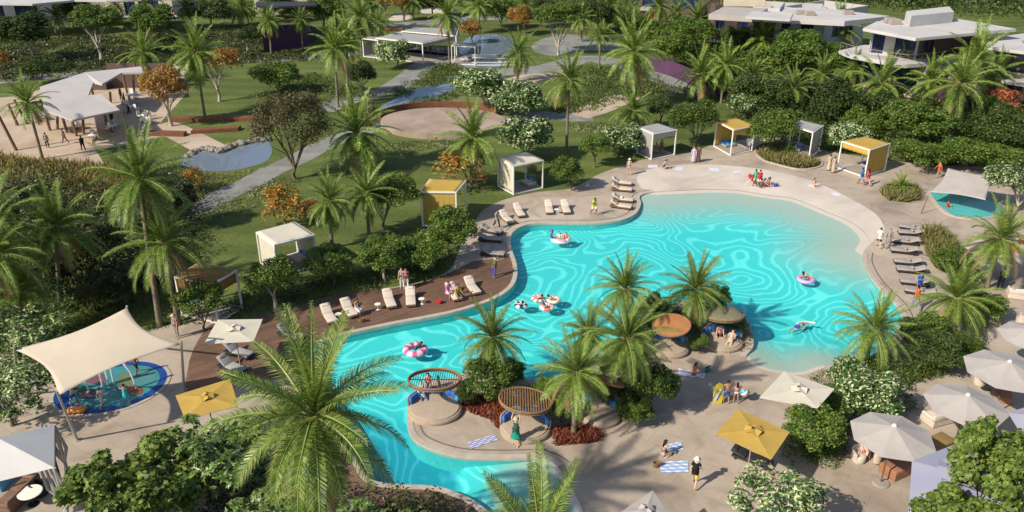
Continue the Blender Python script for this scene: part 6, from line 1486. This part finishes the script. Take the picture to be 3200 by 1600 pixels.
person(1855,672,-150,'run','runner in a bright yellow top and white shorts on the paving',[('shirt',LM_),('shorts',WH)],SKD)
person(1553,714,-140,'walk','man in a grey shirt and dark trousers beside the paving loungers',[('long_shirt',GY),('trousers',BL)],SKN)
person(1545,866,-40,'reach','woman in violet trousers reaching forward on the timber deck tip',[('vest',cl('olive', .12, .13, .05)),('trousers',PU)],SKL)
person(1258,902,170,'stand','person in white trousers embracing a companion on the timber deck',[('vest',PT),('trousers',WH)],SKL,long_=True)
person(1271,903,-170,'walk','companion in pale trousers standing close on the timber deck',[('shirt',cl('rose', .40, .18, .16)),('trousers',WH)],SKN)
person(1115,985,-120,'edge','woman in a white dress sitting on the second deck lounger',[('dress',WH)],SKN,z=-.05,long_=True)
person(1400,930,-140,'edge','person in pink sitting on the deck lounger of the pair',[('long_shirt',cl('hot_pink', .62, .18, .50)),('shorts',WH)],SKN,z=-.05)
person(1430,938,-150,'edge','person in mustard yellow sitting at the foot of the deck lounger of the pair',[('shirt',cl('mustard', .50, .38, .05)),('trousers',BR)],SKN,z=-.05)
person(1965,547,180,'stand','person in a pale hat and beige swimwear standing at the edge of the sand',[('shorts',TN),('vest',TN)],SKL,hat=WH)
person(2070,527,-100,'crouch','person crouching on the sand before the glass roofed cabana',[('shirt',GY),('shorts',BR)],SKL,long_=True)
person(2166,508,165,'stand','woman in a long lavender dress strolling beside a person in brown',[('robe',LV)],SKL,long_=True)
person(2181,507,170,'stand','person in a long brown robe beside the woman in lavender',[('robe',BR)],SKN)
person(2337,473,185,'stand','man in a white shirt and grey trousers before the first yellow cabana',[('long_shirt',WH),('trousers',GY)],SKD)
person(2589,533,5,'stand','left one of two figures in long beige robes beside the second yellow cabana',[('robe',TN)],SKD)
person(2603,540,5,'stand','right one of two figures in long beige robes beside the second yellow cabana',[('robe',cl('sand', .45, .36, .28))],SKD)
person(2690,577,20,'walk','man in a bright blue shirt and pale shorts walking beside a woman in red',[('shirt',cl('azure', .02, .20, .52)),('shorts',TN)],SKD)
person(2708,580,15,'walk','woman in a red top and pink trousers beside the man in blue',[('shirt',cl('crimson', .50, .06, .12)),('trousers',PK)],SKN,long_=True)
person(2543,584,-130,'cross','person sitting cross legged alone on the sand',[('top',OR)],SKL,long_=True)
G_ = 'people of the beach group'
person(2358,582,10,'stand','standing person in a green shirt at the left of the beach group',[('shirt',GN),('shorts',TN)],SKD,group=G_)
person(2371,584,0,'stand','standing person in a dark red shirt in the beach group',[('shirt',RD),('shorts',WH)],SKN,group=G_)
person(2385,584,-90,'sit','sitting person in pink at the middle of the beach group',[('shirt',PK)],SKL,long_=True,group=G_)
person(2396,582,-100,'sit','sitting person in rose beside the middle of the beach group',[('shirt',cl('dusty_rose', .45, .20, .18))],SKN,group=G_)
person(2408,580,-80,'sitflat','person in pale blue with stretched legs at the right of the beach group',[('shirt',cl('ice_blue', .45, .58, .66))],SKL,group=G_)
person(2378,586,-60,'cross','cross legged person in dark clothes in front of the beach group',[('shirt',BR)],SKN,group=G_)
person(2930,555,90,'walk','person in a red swimsuit walking on the pink paving at the right',[('vest',OR),('briefs',OR)],SKN)
person(2960,648,180,'sit','child in red playing in the right splash pool',[('shirt',RD)],SKN,h=1.3,z=.0)
person(2743,774,-20,'walk','man in a white shirt and black shorts at the right shore',[('shirt',WH),('shorts',BL)],SKL)
person(2772,776,160,'stand','woman in a grey patterned long dress at the right shore',[('robe',PT)],SKL,long_=True)
person(2866,918,190,'stand','person in a royal blue shirt between the right shore loungers',[('shirt',RB),('shorts',BR)],SKN)
person(2858,965,10,'walk','person in orange top and blue patterned trousers at the right loungers',[('shirt',OR),('trousers',cl('blue_pattern', .06, .09, .35, (.35, .40, .60)))],SKN)
person(3122,905,0,'stand','person in a black top standing at the far right bar',[('shirt',BL),('trousers',BL)],SKD)
person(3178,800,100,'stand','dark haired person in brown at the counter by the right edge',[('shirt',cl('rust', .20, .06, .03)),('shorts',BR)],SKN,long_=True)
person(322,1272,-20,'walk','child in a lilac swimsuit on the splash pad',[('briefs',cl('lilac', .30, .30, .60)),('top',cl('lilac', .30, .30, .60))],SKL,h=1.3)
person(397,1262,20,'child','child in a teal dress and yellow armbands on the splash pad',[('dress',AQ)],SKN,h=1.3)
person(430,1168,170,'walk','dark skinned child running beside the tall water jet',[('shorts',BL)],SKD,h=1.4)
person(232,1262,-90,'reach','child in blue shorts reaching out near the left mast of the shade sail',[('shorts',RB)],SKL,h=1.3)
person(250,1278,180,'sit','small child in red sitting in the orange inflatable',[('vest',RD)],SKL,h=1.1,z=.12)
person(555,1055,150,'stand','person in a dark patterned shirt behind the right mast of the shade sail',[('shirt',cl('dark_pattern', .18, .08, .07, (.35, .30, .28))),('trousers',GY)],SKL,hat=TN)
person(2738,1450,0,'stand','person in pale clothes standing under the large octagonal parasol',[('robe',TN)],SKL)
person(2695,1420,180,'edge','person in a dark red dress sitting under the large octagonal parasol',[('dress',RD)],SKL,z=.0)
person(150,462,10,'stand','person in black trousers on the sand in front of the dining pavilion',[('vest',PT),('trousers',BL)],SKD)
for i, (x, y, f, ps, l, c_) in enumerate([(262,472,40,'walk','person in dark clothes with a bag walking right of the front pavilion posts',BL), (205,450,100,'walk','person in brown beside the slanted pavilion posts',BR), (380,312,80,'stand','person in rust red standing deep in the pavilion terrace',cl('rust', .20, .06, .03)),
      (392,330,-60,'stand','person in a dark shirt at the middle of the pavilion terrace',BL), (402,358,20,'edge','person in black seated on the terrace near the golden tree',BL), (386,345,-20,'edge','seated person in grey on the pavilion terrace',GY),
      (352,385,0,'stand','person in black and white by the roof corner of the pavilion',BL), (575,222,10,'stand','tiny person in dark clothes on the path behind the golden tree',BL), (470,372,90,'edge','person in white seated at the outer table of the pavilion terrace',WH), (305,448,150,'edge','seated person at the front table of the pavilion terrace',GY)]):
    person(x, y, f, ps, l, [('shirt', c_), ('trousers', BR if i % 2 else BL)], SKN if i % 2 else SKD)
for x, y, f, ps, l, c_ in [(1330,168,0,'stand','person in dark clothes at the corner of the far pavilion',BL), (1345,172,20,'stand','second standing person at the far pavilion, beside the first one',BR), (1370,175,90,'stand','person in white on the terrace of the far pavilion',WH), (1392,176,-20,'edge','seated person in brown on the terrace of the far pavilion',BR), (1352,150,0,'edge','seated person under the far pavilion roof',GY)]:
    person(x, y, f, ps, l, [('shirt', c_), ('trousers', BR)], SKN)
person(2052,484,120,'edge','person in beige sitting on the floor edge of the glass roofed cabana',[('shirt',TN),('shorts',TN)],SKL,z=-.2)
person(2066,482,180,'stand','person in a dark patterned dress in the glass roofed cabana',[('dress',cl('black_pattern', .03, .03, .03, (.2, .18, .16)))],SKN,long_=True)
person(2051,228,0,'stand','left tiny figure on the path above the purple garden wall',[('shirt',cl('mustard', .50, .38, .05)),('shorts',TN)],SKL) if False else None

# ---------------- floats and swimmers ----------------
WZ = -.06
def ring(px, py, label, m1, m2, R_=.55, r_=.19, stripes=8, sy=1.0, name='pool_float'):
    P = at(px, py, WZ); t = thing(name, label, 'pool float', P); n, k = 48, 12; V = []; Fs = []; mi = []
    for i in range(n):
        a = 2*PI*i/n
        for j in range(k): b = 2*PI*j/k; rr = R_+r_*math.cos(b); V.append((rr*math.cos(a), sy*rr*math.sin(a), .08+r_*.8*math.sin(b)))
    for i in range(n):
        for j in range(k): Fs.append((i*k+j, ((i+1) % n)*k+j, ((i+1) % n)*k+(j+1) % k, i*k+(j+1) % k)); mi.append(int(i*stripes/n) % 2)
    mb = MB(); mb.v = V; mb.f = Fs; mb.m = mi; mb.build('ring', [m1, m2], t, smooth=True); return t
vin = lambda n, r, g, b: mat('vinyl_'+n, (r, g, b, 1), .3, spec=.5)
vw, vp, vh, vr, vo, vu, vn = vin('white', .8, .75, .75), vin('pink', .75, .30, .45), vin('magenta', .62, .10, .28), vin('coral', .65, .16, .14), vin('orange', .85, .30, .05), vin('purple', .16, .06, .22), vin('navy', .04, .05, .16)
ring(1683,936,'white and red striped ring float, left one of the trio in the pool',vw,vr,.36,.15,16)
ring(1730,940,'pale peach ring float, right one of the trio in the pool',vin('peach', .8, .5, .36),vw,.36,.15,10)
ring(1709,962,'red and white ring float, lowest of the trio in the pool',vr,vw,.38,.15,6)
ring(1628,956,'white ring float partly behind the palm fronds left of the trio',vw,vn,.34,.14,10)
for x, y, f, l, c_ in [(1683,938,30,'person with dark hair lying in the striped ring float',BL),(1728,942,-60,'person stretched across the peach ring float',vr and cl('brick', .4, .1, .06)),(1708,965,-30,'person in a red swimsuit lying in the lowest ring float of the trio',RD),(1626,958,20,'person in black lying in the white ring float behind the fronds',BL)]:
    person(x, y, f, 'recline', l, [('briefs', c_), ('top', c_)], SKL, P=at(x, y, WZ)+Vector((0, 0, -.02)), h=1.6)
t = ring(1298,1096,'big pink striped float in the left part of the pool',vh,vin('pale_pink', .80, .52, .62),.56,.24,14)
person(1302,1096,60,'recline','person in dark clothes lying in the pink striped float',[('shirt',NV),('shorts',vn and NV)],SKD,P=at(1302,1094,WZ)+Vector((0, 0, .08)),h=1.6)
ring(2518,876,'lilac pink ring float in the right part of the pool',vp,vin('lilac', .55, .35, .62),.50,.17,2)
person(2525,873,-70,'recline','person stretched on the lilac pink ring float',[('briefs',BR),('top',BR)],SKL,P=at(2522,874,WZ)+Vector((0, 0, .02)),long_=True)
# bird float with three passengers
def bird():
    P = at(1752,752,WZ); t = thing('bird_float', 'white inflatable bird float with a purple neck carrying two people', 'pool float', P)
    n, k = 40, 12; V = []; Fs = []
    for i in range(n):
        a = 2*PI*i/n
        for j in range(k): b = 2*PI*j/k; rr = .78+.27*math.cos(b); V.append((rr*1.15*math.cos(a), .85*rr*math.sin(a), .12+.24*math.sin(b)))
    for i in range(n):
        for j in range(k): Fs.append((i*k+j, ((i+1) % n)*k+j, ((i+1) % n)*k+(j+1) % k, i*k+(j+1) % k))
    MB().add(V, Fs).build('ring', vw, t, smooth=True)
    t.scale = (.68,)*3
    MB().tube([(-.85, 0, .2), (-1.15, 0, .55), (-1.1, 0, .95), (-.95, 0, 1.25), (-1.0, 0, 1.4), (-1.2, 0, 1.38), (-1.42, 0, 1.22)], [.2, .16, .12, .11, .15, .13, .04], 12).build('neck', vu, t, smooth=True)
    for s in (-1, 1): MB().lathe((.1, s*.75, .35), [(.01, .12), (.35, .10), (.5, 0), (.3, -.08)], 14, sx=1.1, sy=.35).build('wing', vp, t, smooth=True)
bird()
person(1748,750,180,'sit','person with sunglasses sitting in the white bird float',[('shirt',WH)],SKL,P=at(1748,750,WZ),h=1.6)
person(1768,752,170,'sit','person in coral sitting at the right of the white bird float',[('shirt',vr and cl('coral', .6, .18, .16))],SKL,P=at(1769,751,WZ),h=1.6)
def swim(px, py, face, label, m, sk=SKL):
    P = at(px, py, WZ-.12); return person(px, py, face, 'lie', label, [('shorts', m), ('top', m)], sk, P=P, roll=-82, h=1.7)
swim(2498,1018,-60,'swimmer in purple holding a pale noodle in the right part of the pool',PU)
t = tag(MB().tube([tuple(Vector((-.6+.12*k, .25*math.sin(k*.3), .03))) for k in range(11)], .06, 10).build('pool_noodle', vin('cream', .75, .62, .45), None, True, at(2520,1012,WZ)), 'pale cream pool noodle held by the swimmer on the right', 'pool noodle')
# body board, beach ball, inflatable on splash pad, umbrella of the beach group
def board():
    P = at(2241,1262,.02); t = thing('body_board', 'yellow body board with blue and white diagonal stripes held by the boy', 'body board', P, R(10)); pr = [(-.26, 0), (.26, 0), (.29, .5), (.27, 1.05), (.16, 1.32), (0, 1.40), (-.16, 1.32), (-.27, 1.05), (-.29, .5)]
    V = [(x, -.03, z) for x, z in pr]+[(x, .03, z) for x, z in pr]; n = len(pr); MB().add(V, [tuple(range(n)), tuple(range(n, 2*n))[::-1]]+[(i, (i+1) % n, n+(i+1) % n, n+i) for i in range(n)]).build('board', vin('yellow', .75, .62, .05), t)
    for x0, w, m in ((-.12, .13, m_white), (.03, .10, RB), (-.26, .05, RB)):
        MB().add([(x0-.14, -.034, .25), (x0-.14+w, -.034, .25), (min(.26, x0+.16+w), -.034, 1.0), (x0+.16, -.034, 1.0)], [(0, 1, 2, 3)]).build('stripe', m, t)
board()
def ball():
    P = at(2320,1259,.02); J = Vector((0, 0, .78)); t = thing('beach_ball', 'striped teal, white and red beach ball held by the girl', 'beach ball', P+J); bm = bmesh.new(); bmesh.ops.create_uvsphere(bm, u_segments=24, v_segments=14, radius=.27)
    for f in bm.faces: c = f.calc_center_median(); f.material_index = int((math.atan2(c.y, c.x)+PI)/(PI/3)) % 3; f.smooth = True
    me = bpy.data.meshes.new('panels'); bm.to_mesh(me); bm.free()
    for m in (vin('teal', .05, .35, .42), m_white, vr): me.materials.append(m)
    link('panels', me, None, t, rot=(.5, .6, 0))
ball()
t = thing('inflatable_boat', 'orange rounded inflatable on the blue splash pad beside the left mast', 'inflatable', at(241,1287,.05), R(8))
MB().rbox((0, 0, .16), (1.0, .55, .32), .14).build('tube', vo, t, smooth=True); MB().rbox((0, 0, .30), (.6, .25, .08), .04).build('seat', vin('peach', .8, .5, .36), t, smooth=True)
def bag(px, py, m, label, rz=0, z=.02):
    t = thing('beach_bag', label, 'bag', at(px, py, z), R(rz)); MB().lathe((0, 0, 0), [(.17, 0), (.21, .04), (.24, .28), (.22, .29), (.15, .05)], 16, sy=.55).build('body', m, t, smooth=True)
    for s_ in (-1, 1): MB().tube([(-.12, s_*.12, .27), (-.09, s_*.13, .42), (0, s_*.13, .47), (.09, s_*.13, .42), (.12, s_*.12, .27)], .012, 5).build('handle', m_rattan, t)
bag(2052,1458,m_rattan,'woven beach bag beside the empty striped towel',20); bag(2210,1160,TE,'teal beach bag behind the woman on the lilac towel',50); bag(1130,1006,m_rattan,'woven bag on the deck by the second lounger',10,.03); bag(1372,948,RD,'red bag on the deck beside the pair in pink and yellow',-20,.03)
bag(2425,583,RB,'blue bag at the right end of the beach group',10)
def small_umbrella():
    P = at(2340,580,.02); t = thing('beach_umbrella', 'small red beach umbrella lying tilted at the left of the beach group', 'umbrella', P, R(30)); M = Matrix.Rotation(R(62), 3, 'Y')
    mb = MB().lathe((0, 0, .35), [(.5, 0), (.36, .14), (.17, .22), (.01, .26)], 16); mb.v = [tuple(M @ Vector(v)+Vector((0, 0, .55))) for v in mb.v]; o = mb.build('canopy', RD, t); s = o.modifiers.new('t', 'SOLIDIFY'); s.thickness = .012
    mb = MB().tube([(0, 0, -.7), (0, 0, .72)], .018, 6); mb.v = [tuple(M @ Vector(v)+Vector((0, 0, .55))) for v in mb.v]; mb.build('pole', m_white, t)
small_umbrella()
# ---------------- terrace furniture, lower right and lower left ----------------
def crate(px, py, w, d, h, rz, m, label, name='ottoman', cat='ottoman'):
    t = thing(name, label, cat, at(px, py, .01), R(rz)); MB().rbox((0, 0, h*.42), (w, d, h*.84), .04).build('base', m, t); MB().rbox((0, 0, h*.9), (w*.97, d*.97, h*.2), .05).build('cushion', m, t, smooth=True); return t
m_terr = mat('terracotta_fabric', (.34, .16, .09, 1), .8, noise=((.28, .13, .07, 1), 3)); m_must = mat('mustard_fabric', (.30, .20, .07, 1), .8, noise=((.25, .16, .06, 1), 3))
crate(2800,1475,1.5,1.0,.55,28,m_terr,'terracotta bench ottoman under the large octagonal parasol'); crate(2935,1395,1.3,.9,.5,28,m_must,'mustard ottoman right of the large octagonal parasol'); crate(3130,1250,.9,.8,.5,-25,m_terr,'brown stool chair below the octagonal parasol at the right edge')
def sofa(px, py, w, rz, m, label):
    t = thing('sofa', label, 'sofa', at(px, py, .01), R(rz)); MB().rbox((0, 0, .2), (w, .95, .4), .06).build('base', m, t); MB().rbox((0, .38, .55), (w, .2, .5), .08).build('backrest', m, t, smooth=True)
    for s in (-1, 1): MB().rbox((s*(w/2-.1), 0, .48), (.2, .9, .3), .07).build('armrest', m, t, smooth=True)
    for k in (-.5, .5): MB().rbox((k*(w-.4)/1, -.05, .46), ((w-.44)/2*.98+.0, .72, .16), .06).build('seat_cushion', m, t, smooth=True) if False else MB().rbox((k*(w-.44)/2, -.05, .46), ((w-.46)/2, .72, .16), .06).build('seat_cushion', m, t, smooth=True)
    return t
sofa(2930,1315,1.7,-160,m_cush,'beige outdoor sofa behind the large octagonal parasol'); sofa(3190,815,2.0,170,m_cush,'beige curved seat at the right edge below the counter'); sofa(3190,930,1.8,160,m_cush,'beige seat at the right edge behind the palm')
def tub(px, py, rz, m, label):
    t = thing('armchair', label, 'armchair', at(px, py, .01), R(rz)); n = 24; V = []; Fs = []
    for k in range(n+1):
        a = R(-30+240*k/n); hh = .78-.18*abs(2*k/n-1)**2
        for r_, z in ((.34, .1), (.42, hh), (.36, hh+.01), (.30, .1)): V.append((r_*math.cos(a), r_*math.sin(a), z))
    Fs = [(k*4+j, k*4+4+j, k*4+4+(j+1) % 4, k*4+(j+1) % 4) for k in range(n) for j in range(4)]+[(0, 1, 2, 3), (n*4+3, n*4+2, n*4+1, n*4)]
    MB().add(V, Fs).build('shell', m, t, smooth=True); MB().lathe((0, 0, 0), [(.3, 0), (.34, .1), (.33, .38), (.28, .42)], 20).build('seat', m, t, smooth=True); return t
tub(2682,1440,20,m_cush,'beige tub armchair at the left of the large octagonal parasol'); tub(2945,1245,200,m_taupe,'grey tub armchair between the two right parasols'); tub(3060,1200,60,m_cush,'dark framed armchair below the right edge parasol'); tub(3190,1010,100,m_cush,'beige tub armchair at the right edge above the topmost parasol')
round_table(2730,1400,.5,m_wood,'round brown table under the large octagonal parasol'); round_table(3080,1215,.6,m_wood,'round brown table under the parasol at the right edge')
t = thing('bar_counter', 'curved wooden counter at the right edge of the picture', 'counter', at(3200,800,.01)); MB().lathe((0, 0, 0), [(1.2, 0), (1.2, 1.0), (1.05, 1.0)], 28).build('front', m_rust, t); MB().lathe((0, 0, 1.0), [(.9, .01), (1.32, .01), (1.32, .07), (.9, .07)], 28).build('top', m_cush, t)
sofa(60,1560,2.2,-100,mat('brown_weave', (.22, .13, .09, 1), .8, noise=((.16, .09, .06, 1), 8)),'brown woven lounge sofa under the white tent at the lower left')
sofa(15,1500,1.8,-95,m_sky,'blue cushioned sofa at the far left under the white tent'); round_table(105,1575,.55,m_white,'oval white table under the white tent at the lower left'); tub(128,1545,120,m_dark,'dark armchair beside the white table under the tent')
t = thing('lamp_post', 'thin dark pole with a small box beside the white tent', 'post', at(196,1520)); MB().tube([(0, 0, 0), (0, 0, 3.0)], .05, 8).build('pole', m_dark, t); MB().rbox((0, 0, 2.2), (.28, .28, .34), .05).build('box', m_stone, t)
t = thing('mooring_post', 'small leaning brown post on the paving left of the right splash pool', 'post', at(2878,668)); MB().tube([(0, 0, 0), (.35, .1, 1.6)], [.05, .03], 6).build('pole', m_wood, t)
